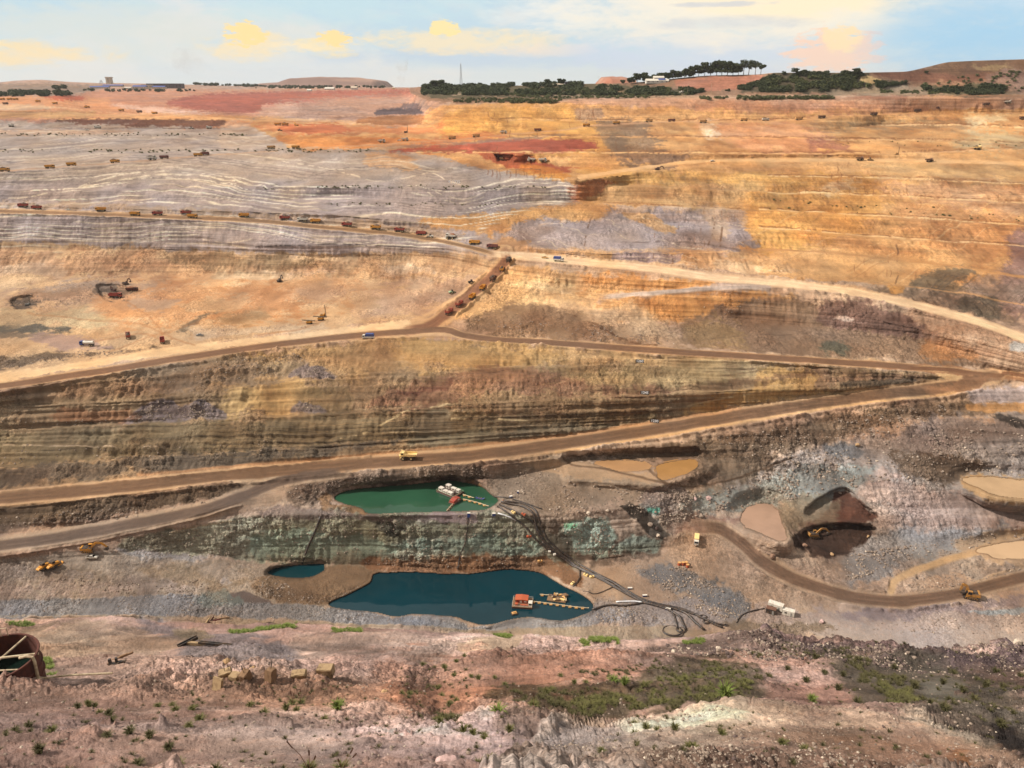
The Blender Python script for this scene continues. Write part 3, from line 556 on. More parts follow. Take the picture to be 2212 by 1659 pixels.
P((150,112,98), [(1440,1100),(1560,1120),(1600,1110),(1540,1146),(1450,1150)], 9, 9, .7, rub=.2, rough=.3)
P((112,92,76), [(1250,1160),(1400,1150),(1420,1200),(1300,1220),(1240,1215)], 9, 9, .8, rub=.7)
P((150,172,154), [(1210,1140),(1250,1122),(1300,1116),(1330,1150),(1320,1196),(1250,1204),(1215,1180)], 6, 7, .9, rub=.95)
P((142,162,146), [(1330,1170),(1400,1158),(1420,1180),(1360,1196),(1320,1190)], 6, 7, .8, rub=.9)
P((74,62,52), [(1340,1092),(1380,1092),(1430,1140),(1445,1156),(1410,1160),(1370,1120)], 4, 3, .95, rub=.1, band=0)
P((96,78,62), [(1150,1120),(1210,1115),(1230,1200),(1180,1190)], 8, 8, .7, rub=.7)
P((150,150,146), [(1400,1140),(1500,1080),(1530,1100),(1450,1150)], 10, 14, .35)
P((104,196,170), [(1396,1100),(1424,1098),(1420,1110),(1400,1108)], 4, 3, .9)
P((70,190,110), [(1220,1130),(1260,1128),(1250,1140),(1225,1142)], 5, 8, .45)
P((150,148,156), [(1300,1290),(1420,1300),(1560,1290),(1620,1330),(1560,1352),(1380,1352),(1280,1340)], 10, 10, .6, rub=.8)
P((116,118,122), [(1380,1235),(1460,1226),(1560,1270),(1620,1310),(1580,1326),(1480,1280)], 10, 10, .75, rub=1)
P((172,150,140), [(1640,1300),(1760,1320),(1900,1320),(2212,1290),(2400,1330),(2212,1400),(1900,1390),(1640,1360)], 10, 10, .8, rub=.5, rough=.6)
P((150,130,132), [(1800,1320),(2000,1310),(2200,1290),(2200,1310),(2000,1330)], 8, 9, .7, rub=.6)
P((150,160,168), [(2090,1322),(2150,1318),(2260,1310),(2260,1322),(2150,1330)], 4, 4, .9)
P((178,162,154), [(1740,1350),(1900,1350),(2212,1370),(2212,1400),(1990,1425),(1830,1392),(1760,1380)], 9, 9, .85, rub=.3, rough=.4)
P((134,114,92), [(1560,1350),(1700,1344),(1800,1360),(1720,1374),(1600,1372)], 6, 8, .8, rub=.9)
P((178,154,124), [(-340,1336),(200,1330),(520,1346),(860,1356),(1200,1372),(1350,1382),(1500,1374),(1560,1366),(1300,1350),(1080,1362),(820,1350),(500,1334),(0,1330)], 4, 4, .8, rub=.3)
# --- near slope
Bm = np.nonzero(isB.ravel())[0]
def NP(*a, **k):
    k.setdefault('rough', 1.0)
    P(*a, **k)
C[isB] = (208/255,176/255,166/255)
NP((206,174,163), [(-340,1341),(0,1341),(250,1335),(500,1351),(860,1361),(1350,1385),(1640,1373),(1760,1384),(1990,1429),(2165,1401),(2600,1440),(2600,2750),(-340,2750)], 2, 0, rub=.5, smoothc=False)
NP((198,174,152), [(60,1362),(240,1352),(330,1366),(400,1388),(300,1412),(180,1424),(90,1416)], 10, 10, .85, rub=.15)
NP((158,136,124), [(160,1362),(300,1350),(320,1358),(180,1378)], 6, 8, .5)
NP((146,138,144), [(290,1345),(390,1350),(520,1376),(640,1396),(640,1440),(480,1436),(380,1412),(400,1380)], 10, 10, .8, rub=.5)
NP((168,152,124), [(370,1355),(440,1350),(450,1370),(390,1378)], 6, 8, .8)
NP((194,170,156), [(640,1370),(900,1376),(1060,1384),(1000,1410),(760,1420),(640,1410)], 12, 12, .7, rub=.5)
NP((206,178,152), [(990,1396),(1090,1374),(1130,1380),(1110,1410),(1010,1416)], 5, 6, .9, rub=.1)
NP((196,168,156), [(-340,1480),(200,1420),(420,1450),(700,1440),(760,1500),(420,1520),(200,1540),(-340,1600)], 20, 16, .6, rub=.8)
NP((220,190,178), [(240,1560),(400,1508),(560,1506),(700,1530),(760,1600),(720,1700),(240,1700)], 14, 14, .8, rub=.15)
NP((228,200,188), [(460,1600),(640,1560),(700,1640),(500,1680)], 20, 14, .6, rub=.1)
NP((216,166,144), [(830,1430),(1000,1410),(1250,1410),(1400,1440),(1330,1490),(1100,1510),(950,1560),(860,1560),(820,1480)], 20, 18, .75, rub=.5)
NP((216,160,134), [(1150,1440),(1320,1450),(1380,1480),(1240,1500),(1100,1480)], 16, 14, .5, rub=.5)
NP((120,96,88), [(860,1530),(900,1440),(940,1450),(930,1520),(980,1570),(940,1590)], 9, 12, .6, rub=.8)
NP((132,112,104), [(1400,1390),(1640,1374),(1760,1386),(1900,1408),(1990,1434),(2212,1420),(2400,1450),(2400,1560),(2212,1540),(2040,1490),(1900,1440),(1700,1410),(1500,1420)], 14, 12, .85, rub=1)
NP((112,94,98), [(1640,1376),(1700,1376),(1780,1392),(1900,1410),(2010,1436),(2140,1424),(2180,1404),(2240,1430),(2212,1450),(2000,1450),(1860,1425),(1700,1395)], 7, 8, .8, rub=1)
NP((102,92,74), [(1420,1440),(1560,1424),(1640,1450),(1650,1500),(1560,1530),(1380,1545),(1240,1562),(1060,1530),(1080,1500),(1300,1490)], 12, 12, .8, rub=.5)
NP((114,92,78), [(1080,1540),(1230,1560),(1330,1560),(1220,1596),(1080,1600)], 12, 12, .7, rub=.5)
NP((104,96,84), [(1780,1410),(1920,1425),(2100,1480),(2260,1540),(2260,1680),(2180,1640),(1980,1555),(1860,1520),(1800,1460)], 16, 14, .85, rub=.5)
NP((132,126,114), [(1990,1480),(2070,1480),(2080,1530),(2010,1530)], 12, 10, .8, rub=.1)
NP((186,148,136), [(1670,1490),(1800,1490),(1830,1530),(1760,1545),(1660,1530)], 9, 10, .8, rub=.6)
NP((214,190,172), [(1130,1700),(1160,1600),(1260,1570),(1400,1552),(1600,1538),(1880,1546),(2050,1570),(2212,1640),(2260,1760),(1100,1760)], 7, 8, .9, rub=1)
NP((158,142,134), [(1190,1600),(1280,1575),(1340,1580),(1300,1620),(1180,1640)], 9, 10, .8, rub=.6)
NP((206,190,172), [(1340,1560),(1600,1540),(1560,1580),(1380,1590)], 9, 10, .5, rub=1)
NP((222,208,188), [(1940,1548),(2020,1560),(2100,1584),(2150,1620),(2080,1604),(1980,1580)], 7, 8, .7, rub=1)
NP((180,128,84), [(2040,1630),(2080,1625),(2100,1670),(2050,1680)], 8, 8, .7)
NP((66,58,56), [(2150,1560),(2212,1600),(2260,1640),(2212,1645),(2160,1610)], 8, 8, .8)
NP((188,158,146), [(1600,1600),(1900,1580),(2060,1660),(1800,1760),(1500,1760)], 30, 20, .5)
NP((128,108,98), [(400,1478),(560,1470),(720,1478),(700,1500),(500,1496)], 8, 10, .5)
rn = random.Random(9)
for i in range(60):     # dark clods, cracks and small ledges of darker rock on the near slope
    x, y = rn.uniform(-100, 2250), rn.uniform(1400, 1655); L_ = rn.uniform(14, 60)
    Ln(rn.choice([(128,98,88), (116,92,86), (150,112,96), (110,88,78)]), [(x, y), (x + L_ * .5, y + rn.uniform(-6, 6)), (x + L_, y + rn.uniform(-12, 12))], rn.uniform(1.5, 6), 3, 5, rn.uniform(.35, .7), rub=1, brk=.3)
# --- hills and vegetated ground on the right rim
P((150,116,92), [(905,183),(1260,178),(1500,160),(1900,153),(2050,130),(2560,110),(2560,212),(1900,206),(1300,214),(960,222)], 3, 2, .95, rub=.3)
P((80,78,56), [(912,184),(1260,181),(1440,190),(1500,196),(1500,208),(1300,210),(1000,214),(915,206)], 4, 4, .8)
P((184,122,98), [(1455,176),(1530,164),(1640,162),(1670,172),(1620,190),(1500,196)], 4, 4, .9)
P((150,116,84), [(1300,196),(1400,197),(1480,205),(1300,204)], 4, 5, .6)
P((226,190,160), [(950,203),(1120,206),(1400,210),(1700,212),(1850,206),(1500,206),(1200,204)], 3, 3, .6)
P((80,76,60), [(1640,176),(1680,156),(1860,156),(1880,170),(1960,180),(1900,198),(1700,200),(1600,196)], 5, 5, .85)
P((206,176,124), [(1860,164),(1900,172),(1906,184),(1880,182),(1858,174)], 3, 3, .9)
P((170,150,126), [(1780,196),(1950,186),(2120,196),(2240,204),(2000,204),(1800,204)], 4, 4, .8)
P((120,80,64), [(1880,156),(2000,152),(2212,158),(2212,168),(2050,178),(1960,176)], 5, 4, .8)
P((112,84,64), [(2000,150),(2050,134),(2212,130),(2300,126),(2300,156),(2050,160)], 5, 5, .8)
P((176,152,108), [(2100,145),(2180,140),(2200,150),(2110,152)], 4, 5, .6)
P((82,80,60), [(1990,186),(2080,190),(2100,180),(2160,186),(2200,200),(2100,204),(2000,196)], 5, 5, .8)
P((150,126,120), [(2130,160),(2240,150),(2240,200),(2150,196)], 6, 6, .6)
# natural variation: leached and iron stained ground, dipping beds, stains washed down the faces
lil = np.zeros(vv.shape)
q = curve([(-340,292),(480,290),(620,322),(900,345),(1060,372),(1230,390),(1230,432),(1110,462),(1040,500),(960,535),(400,530),(-340,532)], 14, True)
idx = box_of(q, 10); lil[idx] = sm(0.5 - sdist(q, UU[idx] + W1[idx] * 5, vv[idx] + W2[idx] * 5) / 10)
vr = np.clip(ROUGH * 1.2, .1, 1) * (1 - .72 * lil)
def tint(n_, lo, hi, amp):
    amp = np.asarray(amp) * np.ones_like(vr); amp = amp[..., None]
    a = np.clip(n_, 0, 1)[..., None] * amp * vr[..., None]; b = np.clip(-n_, 0, 1)[..., None] * amp * vr[..., None]
    C[...] = C * (1 + a * (np.array(hi) - 1)) * (1 + b * (np.array(lo) - 1))
fs = np.clip((vv - 200) / 60, .35, 1)
tint(1.5 * noise3(X / 48, Y / 60, Z / 8 + 2) + .8 * noise3(X / 17, Y / 22, Z / 4), (.88, .80, .74), (1.14, 1.17, 1.20), .6 * fs)
tint(1.8 * noise3((X + 2.2 * Z) / 26, Y / 80, Z / 3.2 + 5), (.86, .80, .76), (1.12, 1.10, 1.06), .42 * fs)
tint(1.8 * noise3(X / 9, Y / 30, Z / 30 + 8) * sm((noise3(X / 60, Y / 60, Z / 60) + .4) * 2), (.84, .78, .74), (1.06, 1.05, 1.03), .45 * fs)
tint(1.6 * noise3(X / 130, Y / 130, Z / 30 + 1), (.96, .98, 1.0), (1.05, 1.0, .93), .6)
# the deep pit is cut in greyer, darker fresh rock than the weathered ground above it
dp = sm((-Z - 196) / 24) * (~isB) * np.clip(ROUGH * 1.5, .3, 1)
g_ = C.mean(-1, keepdims=True); C[...] = C * (1 - .22 * dp[..., None]) + g_ * .24 * dp[..., None]
g_ = C.mean(-1, keepdims=True); C[...] = C * .94 + g_ * .06
RUB *= np.clip(.85 + 1.1 * n16 + .7 * nz(30, 1, 77), .25, 1.5); RUB = np.clip(RUB, 0, 1.1)
# --- strata: white folded beds of the lilac wall
S = vv + 27 * np.exp(-((UU - 350) / 210) ** 2) * (1 - np.abs(vv - 400) / 300) - 14 * np.cos((UU - 985) / 62.0) * np.exp(-((UU - 985) / 200) ** 2) + 9 * np.sin(UU / 75.0 + 1) * np.exp(-((vv - 500) / 40) ** 2) - 0.045 * np.maximum(UU - 380, 0) * (UU < 2000) * np.exp(-((UU - 600) / 350) ** 2) + 4 * n60 + 1.6 * n16
strip = sm(1 - np.abs(vv - np.interp(uu, [-330, 0, 560, 1000, 1100], [436, 440, 458, 500, 520])[None]) / 14.0)
lil *= (1 - 0.85 * strip)
def beds(S, per, wd, seed, thr, color, op, mask):
    k = np.floor(S / per); fr = S / per - k
    on = noise3(UU / 190.0 + seed, k * 0.93 + seed, np.full_like(UU, seed * 1.3)) + 0.16 * noise3(UU / 30.0, k * 1.7, np.full_like(UU, seed))
    wdd = wd * (0.7 + 0.5 * noise3(UU / 60.0, k * 2.1 + 5, np.full_like(UU, seed)))
    m = sm(1.25 - np.abs(fr - .5) * per / np.maximum(wdd, .2)) * sm((on - thr) * 4) * mask * op
    C[...] = C * (1 - m[..., None]) + np.array(color) / 255.0 * m[..., None]
low = sm((vv - 350) / 60)
beds(S, 8.0, 1.7, 3.1, -0.08, (244, 230, 206), 1.0, lil * (0.4 + 0.6 * low))
beds(S + 3, 12.5, 2.0, 7.7, 0.06, (234, 214, 186), .85, lil * (0.2 + 0.8 * low))
beds(S, 6.0, 1.5, 11.7, 0.0, (128, 112, 108), .55, lil)
# finer bedding in the lilac tongue, the mound and the right-hand walls
def region(pts, fe=12, wp=8):
    m = np.zeros(vv.shape); q = curve(pts, 14, True); idx = box_of(q, fe + wp * 2)
    m[idx] = sm(0.5 - sdist(q, UU[idx] + W1[idx] * wp, vv[idx] + W2[idx] * wp) / fe); return m
m = region([(1110,480),(1300,470),(1560,460),(1610,510),(1590,540),(1200,538)])
beds(vv - UU * .25 + 10 * n60 + 7 * n16, 8, 1.0, 5.5, .15, (226, 206, 180), .7, m)
m = region([(1200,545),(1620,548),(1690,598),(1400,570)])
beds(vv + 16 * np.cos((UU - 1390) / 70) + 5 * n60, 6, .9, 2.5, 0.05, (226, 200, 168), .7, m)
beds(vv + 16 * np.cos((UU - 1390) / 70) + 5 * n60, 6.5, .8, 9.5, 0.05, (120, 96, 84), .5, m)
m = region([(1110,590),(1560,612),(1300,640),(1050,680)])
beds(vv - .12 * UU + 22 * np.exp(-((UU - 1230) / 90) ** 2) + 6 * n60, 7, .9, 1.5, 0.1, (150, 112, 74), .5, m)
m = region([(1450,640),(1700,635),(1660,690),(1460,690)])
beds(vv - 26 * np.exp(-((UU - 1560) / 60) ** 2) + 4 * n60, 6, .9, 6.5, 0.0, (140, 100, 66), .6, m)
m = region([(1660,400),(2212,440),(2212,640),(1659,590)], 30)
beds(vv + UU * .55 + 14 * n60 + 6 * n16, 13, 1.6, 8.1, 0.2, (236, 200, 150), .45, m)
beds(vv + UU * .45 + 18 * n60 + 6 * n16, 17, 1.3, 4.2, 0.3, (150, 106, 70), .4, m)
m = region([(1980,600),(2212,600),(2212,690),(2000,640)])
beds(vv + UU * .75 + 12 * n60 + 5 * n16, 11, 3.0, 4.9, -0.1, (88, 76, 66), .55, m)
m = region([(-340,920),(800,880),(1380,860),(1400,905),(900,960),(-340,1030)])
beds(vv + UU * .03 + 4 * n60 + 1.5 * n16, 9, 1.5, 12.2, 0.0, (70, 58, 46), .6, m)
beds(vv + UU * .05 + 4 * n60 + 1.5 * n16, 12, 1.1, 15.2, 0.2, (176, 146, 108), .6, m)
m = region([(820,840),(1100,796),(1640,800),(1400,900),(900,900)])
beds(vv + UU * .06 - 16 * np.exp(-((UU - 1000) / 160) ** 2) + 3 * n60 + 1.5 * n16, 8, 1.2, 22.2, 0.0, (92, 64, 52), .6, m)
beds(vv + UU * .06 - 16 * np.exp(-((UU - 1000) / 160) ** 2) + 3 * n60 + 1.5 * n16, 10, 1.0, 25.2, 0.1, (156, 128, 88), .5, m)
# single beds and quartz walls seen in the photo
for c, pts, wd, op in [
    ((234,216,190), [(20,428),(60,426),(150,408),(250,390),(330,378),(430,380),(520,394),(600,408),(700,414)], 2.6, .9), ((238,222,198), [(165,404),(230,384),(300,373),(400,372),(500,384),(600,402)], 2.2, .9),
    ((238,222,198), [(195,401),(260,388),(330,384),(420,388),(530,400)], 2.0, .85), ((236,216,190), [(553,332),(620,350),(700,363),(770,380),(820,392),(880,385),(930,372),(960,388),(1000,400)], 2.0, .85),
    ((236,216,190), [(0,508),(150,506),(260,510),(330,502),(420,494),(500,492)], 2.2, .8), ((236,216,190), [(300,520),(380,508),(440,518),(500,524),(560,512),(640,505),(700,518),(800,528)], 2.0, .8),
    ((234,216,190), [(920,412),(950,430),(1000,438),(1050,424),(1090,400)], 2.2, .8), ((234,216,190), [(930,408),(965,424),(1010,430),(1050,414)], 1.8, .8),
    ((226,204,178), [(630,500),(680,512),(760,514),(830,522)], 1.8, .7), ((72,62,60), [(553,534),(640,530),(740,527),(820,531),(900,533)], 2.2, .8), ((90,78,70), [(553,405),(640,390),(750,364),(900,364),(1200,366)], 1.6, .6),
    ((206,182,140), [(735,946),(790,935),(835,912),(880,888),(940,879),(984,872)], 4.2, .85), ((206,182,140), [(975,906),(1060,904),(1140,908)], 4.0, .85), ((196,170,140), [(0,960),(110,962),(280,968),(400,966)], 4.0, .8),
    ((206,180,140), [(1460,886),(1510,872),(1570,860),(1640,848)], 4, .8), ((176,158,128), [(1090,848),(1230,832),(1380,846)], 2, .0),
    ((190,170,140), [(760,940),(900,934),(1080,924),(1300,914)], 3, .5)]:
    Ln(c, pts, wd, 1.6, 1.0, op, brk=.35)
# bench edges, bright and dusty, with bench shade painted in as darker toe lines
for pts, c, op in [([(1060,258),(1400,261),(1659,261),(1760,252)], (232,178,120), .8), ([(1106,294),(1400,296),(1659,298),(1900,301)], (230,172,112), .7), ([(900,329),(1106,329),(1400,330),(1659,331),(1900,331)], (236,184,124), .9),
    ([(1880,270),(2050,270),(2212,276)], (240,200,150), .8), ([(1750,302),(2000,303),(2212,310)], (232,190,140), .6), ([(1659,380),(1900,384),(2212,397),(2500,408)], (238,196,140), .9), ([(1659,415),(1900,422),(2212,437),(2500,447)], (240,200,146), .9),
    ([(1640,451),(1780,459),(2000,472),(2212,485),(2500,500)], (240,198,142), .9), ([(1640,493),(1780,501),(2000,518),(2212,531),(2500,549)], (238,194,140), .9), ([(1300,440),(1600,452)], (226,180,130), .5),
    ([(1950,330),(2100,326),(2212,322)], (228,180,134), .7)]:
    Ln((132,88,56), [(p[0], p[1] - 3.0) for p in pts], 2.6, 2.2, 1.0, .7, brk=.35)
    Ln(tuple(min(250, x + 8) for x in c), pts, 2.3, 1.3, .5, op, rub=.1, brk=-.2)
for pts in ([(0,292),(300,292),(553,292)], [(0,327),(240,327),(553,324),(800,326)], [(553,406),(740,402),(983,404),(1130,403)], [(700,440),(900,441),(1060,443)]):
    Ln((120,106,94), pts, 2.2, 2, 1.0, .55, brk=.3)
for pts in ([(300,1172),(400,1142),(500,1126)], [(640,880),(760,884),(850,882),(1000,870)], [(1000,802),(1100,791),(1380,788)], [(1240,850),(1400,851),(1560,842),(1720,830)]):
    Ln((176,150,116), pts, 3, 2, 1.0, .55, brk=.2)
for pts, c, op in [([(600,216),(760,214),(905,206)], (214,160,134), .5), ([(560,236),(700,233),(860,226)], (206,168,146), .5), ([(560,250),(700,250),(830,252)], (206,172,150), .5), ([(200,241),(340,247),(500,256)], (240,190,140), .5),
    ([(0,230),(120,232),(200,240)], (236,200,160), .6), ([(0,241),(205,242)], (120,84,60), .5), ([(120,257),(300,257),(484,258)], (238,184,126), .8), ([(100,277),(300,277),(486,277)], (90,66,56), .6), ([(640,323),(800,325),(960,330)], (96,84,72), .5),
    ([(1620,470),(1800,476),(2000,492)], (226,180,126), .0), ([(1200,544),(1400,546),(1620,545),(1800,549)], (230,180,128), .6), ([(1330,522),(1500,525),(1600,541)], (90,72,66), .6), ([(1500,743),(1700,765),(1900,778)], (214,178,136), .5),
    ([(1500,736),(1660,722),(1900,728),(2000,742)], (84,66,56), .4), ([(1760,845),(1880,836),(2000,826)], (206,176,136), .6), ([(1640,822),(1800,812),(1990,806)], (206,176,136), .4)]:
    Ln(c, pts, 2.2, 1.4, .8, op, brk=.1)
# rain rills on the ochre faces
rng = random.Random(5)
for (x0, x1, ya, yb, n) in [(1240,1300,236,260,9),(1050,1200,365,384,22),(1290,1400,300,345,10),(1400,2200,400,600,46),(1740,1900,340,395,10),(1000,1240,236,330,14),(1720,1960,398,420,16)]:
    for i in range(n):
        x = rng.uniform(x0, x1); y = rng.uniform(ya, yb - 8); h = rng.uniform(6, 16)
        Ln((120,74,46), [(x, y), (x + rng.uniform(-2, 2), y + h * .5), (x + rng.uniform(-3, 3), y + h)], rng.uniform(.8, 2), 1.6, .6, rng.uniform(.3, .7))
for pts, wd in [([(1936,528),(1940,545),(1938,562)], 4), ([(1950,566),(1938,600),(1934,612)], 3), ([(1280,462),(1268,500),(1262,530)], 3), ([(1420,1000),(1440,1030)], 3), ([(1545,470),(1540,500),(1530,530)], 3), ([(1560,490),(1556,530)], 4),
                ([(1440,850),(1440,880)], 2), ([(1272,700),(1360,740),(1420,748)], 4), ([(1240,680),(1310,712),(1340,735)], 3)]:
    Ln((104,72,50), pts, wd, 2, 1.2, .7, brk=.2)
# --- roads
ROADS = []
def road(pts, wd, c=(128,98,74), edge=(216,176,132), ew=9, tr=True, fade=26):
    big = wd > 14
    Ln(edge, pts, wd + ew * (1.3 if big else 1.0), 6 if big else 2.5, 3.0 if big else 1.0, .85, rub=.12, rough=.12, fade=fade)
    Ln(tuple((a + b) // 2 for a, b in zip(c, edge)), pts, wd + (4 if big else 1), 5 if big else 2, 2.0 if big else .6, .7, rub=.06, rough=.06, fade=fade)
    ROADS.append((pts, wd, c, tr, fade))
def road_cores():
    for pts, wd, c, tr, fade in ROADS: Ln(c, pts, wd, 4 if wd > 14 else 1.8, 1.3 if wd > 14 else .5, .97, rub=.02, rough=.03, fade=fade)
    for pts, wd, c, tr, fade in ROADS:
        for o_, w__, m_ in [(-.34, .12, 1.12), (.05, .10, 1.14), (.38, .1, 1.1), (-.1, .16, .93)] + ([(-.22, .16, .88), (.22, .16, .88)] if tr else []):
            Ln(tuple(min(250, int(x * m_)) for x in c), [(p[0], p[1] + wd * o_) for p in pts], max(1.2, wd * w__), 2.5, 1.2, .6, fade=fade, brk=.4)
PALE = (230,190,148)
road([(-330,444),(0,456),(250,464),(400,470),(550,477),(700,491),(800,500),(900,511),(1000,531),(1070,548)], 6, (150,116,86), (222,180,132), 4)
road([(1060,548),(1130,553),(1200,560),(1400,579),(1550,600),(1700,613),(1850,632),(2000,664),(2130,700),(2212,731),(2545,858)], 13, (242,206,166), (222,184,146), 6, tr=False)
Ln((246,212,172), [(1800,625),(1900,642),(2000,664),(2130,700),(2212,731),(2545,858)], 15, 3, .6, .8, rough=.03)
Ln((180,160,150), [(1540,618),(1600,618),(1660,622)], 12, 5, 1, .8, rough=.05)
road([(1300,642),(1400,634),(1500,625),(1600,620),(1650,620)], 7, (190,170,156), (206,180,158), 4, tr=False)
road([(1090,545),(1095,560),(1060,600),(1010,642),(960,680),(930,702),(880,716)], 19, (148,104,78), (222,176,128), 12)
Ln((226,180,132), [(1040,596),(1000,630),(950,664),(900,690),(840,704)], 7, 4, 1, .8, rough=.05, rub=.05)
Ln((224,178,128), [(1080,600),(1040,640),(1000,672),(966,700)], 5, 3, 1, .7, rough=.05, rub=.05)
P((244,206,160), [(-340,848),(0,806),(200,778),(400,745),(600,725),(800,701),(880,692),(860,712),(700,728),(500,750),(300,778),(120,806),(0,826),(-340,868)], 4, 2, .95, rub=.05, rough=.05)
road([(-330,872),(0,834),(120,816),(250,797),(400,772),(600,744),(750,727),(880,716),(960,712),(1000,724),(1080,734),(1200,741),(1400,756),(1700,775),(1900,788),(1990,795)], 12, (136,102,78), (222,180,134), 4)
Ln((226,186,142), [(760,740),(860,728),(940,722),(1000,728)], 6, 4, 1, .8, rub=.05, rough=.05)
Ln((228,184,138), [(1000,730),(1200,746),(1400,762),(1700,780),(1900,793)], 3, 2, .5, .8, rub=.05, rough=.05)
Ln((190,132,90), [(1100,733),(1400,751),(1700,770),(1900,783)], 3, 3, .5, .6, rub=.05)
P((176,130,94), [(1900,790),(2000,790),(2060,792),(2140,806),(2212,806),(2600,895),(2600,915),(2212,824),(2120,826),(2110,836),(2050,846),(2000,852),(1990,846),(2050,830),(2060,818),(2020,806),(1900,798)], 5, 3, .95, rub=.05, rough=.05)
road([(1950,795),(2050,798),(2100,806),(2160,811),(2212,812),(2560,900)], 8, (136,98,72), (216,176,132), 4)
road([(-330,1118),(0,1077),(250,1054),(400,1036),(600,1018),(800,1000),(1000,986),(1200,960),(1400,930),(1600,897),(1800,866),(1950,847),(2040,836),(2090,827),(2120,816),(2150,812)], 21, (122,94,72), (212,174,134), 12)
Ln((140,102,76), [(2096,824),(2090,812),(2050,800)], 7, 4, 1, .8, rough=.05)
P((228,192,146), [(2020,805),(2050,808),(2078,816),(2050,818)], 3, 2, .8, rough=.05)
P((228,192,146), [(2120,806),(2150,807),(2130,810)], 3, 2, .6, rough=.05)
Ln((226,182,132), [(1200,976),(1400,946),(1600,911),(1800,880),(1950,862),(2060,848),(2110,832)], 5, 3, 1, .8, rub=.1, rough=.08)
Ln((200,150,108), [(300,1026),(500,1006),(700,992),(900,972),(1200,944),(1400,914),(1600,884)], 6, 5, 2, .7, rub=.2, rough=.1)
road([(-330,1222),(0,1178),(100,1166),(200,1148),(330,1124),(440,1100),(520,1074),(580,1048),(640,1032),(740,1016)], 20, (108,90,78), (182,158,134), 12)
P((186,162,136), [(480,1040),(560,1030),(600,1030),(560,1046),(500,1050)], 5, 4, .7, rub=.05, rough=.08)
P((178,152,128), [(520,1084),(620,1048),(640,1054),(590,1088),(500,1110),(440,1120)], 6, 5, .7, rub=.1, rough=.1)
Ln((92,70,54), [(1215,985),(1235,1005),(1300,1012),(1400,1034),(1480,1052),(1560,1040),(1640,1015),(1720,990)], 4, 4, 2, .7, rub=.1, rough=.2)
Ln((96,74,56), [(1385,1000),(1420,1030),(1440,1046)], 6, 4, 2, .6)
road([(1500,1140),(1550,1142),(1600,1172),(1660,1222),(1740,1260),(1850,1291),(1950,1298),(2050,1286),(2130,1266),(2212,1246),(2300,1226),(2545,1190)], 22, (120,94,76), (178,150,124), 10, fade=60)
road_cores()
P((228,192,146), [(2020,805),(2050,808),(2078,816),(2050,818)], 3, 2, .8, rough=.05)
Ln((208,172,130), [(1925,1276),(1930,1258),(1970,1236),(2040,1210),(2110,1192),(2150,1170),(2212,1150)], 16, 8, 2, .9, rub=.05, rough=.08)
Ln((196,168,138), [(2110,1254),(2160,1236),(2212,1226),(2300,1200)], 5, 3, 1, .7)
P((204,170,134), [(2060,1176),(2100,1160),(2212,1150),(2400,1150),(2400,1210),(2200,1214),(2120,1206)], 8, 7, .7, rub=.1, rough=.15)
Ln((196,146,96), [(1640,538),(1760,543),(1900,556),(2080,578),(2212,598),(2545,640)], 6, 3, 1, .85, rub=.1, rough=.15)
Ln((196,150,104), [(1640,592),(1900,612),(2080,634),(2212,660)], 3, 2, 1, .8, rub=.1, rough=.15)
Ln((232,184,130), [(1250,383),(1330,371),(1400,361),(1470,352),(1560,346),(1659,346),(1800,346),(1900,346),(2212,353),(2545,362)], 7.5, 2, .6, 1.0, rub=.08, rough=.1)
Ln((196,150,110), [(0,371),(155,359),(250,352),(430,337),(600,326)], 2.5, 2, .6, .6, rub=.1, rough=.1)
Ln((206,160,122), [(640,322),(820,312),(980,302),(1100,290),(1200,282),(1270,273),(1350,268),(1450,263),(1600,262)], 3, 3, .8, .7, rub=.1, rough=.1)
Ln((222,166,112), [(1500,263),(1660,262),(1760,257),(1890,249),(2000,242),(2140,238),(2300,240)], 3, 2, .8, .8, rub=.1, rough=.1)
# tyre tracks on the left floor
for pts in ([(270,650),(330,690),(350,730),(300,720),(200,738)], [(420,745),(350,720),(300,700),(180,690),(60,676)], [(230,760),(300,735),(420,700),(480,676)], [(560,726),(640,712),(700,690),(640,700)]):
    Ln((178,124,82), pts, 4, 4, 2.5, .45, rub=.1)
P((150,112,84), [(2000,838),(2060,828),(2082,812),(2110,808),(2160,812),(2130,830),(2080,846),(2010,852)], 6, 3, .85, rub=.05, rough=.05)
P((222,184,138), [(2050,806),(2076,812),(2066,820),(2040,816)], 3, 2, .8, rub=.05)
n_ = np.clip(.87 + .35 * nz(7, 1, 91) + .25 * n2, .5, 1.12)[..., None]; C[...] = np.where(isB[..., None], C * (.5 + .5 * n_), C)
BERM = np.zeros(vv.shape)
def berm(pts, wd, h):
    q = curve(pts, 10); idx = box_of(q, wd + 6); d = ldist(q, UU[idx] + W1[idx], vv[idx] + W2[idx])
    BERM[idx] = np.maximum(BERM[idx], h * sm(1 - d / wd) * (.8 + .5 * n2[idx] + .3 * n6[idx]))
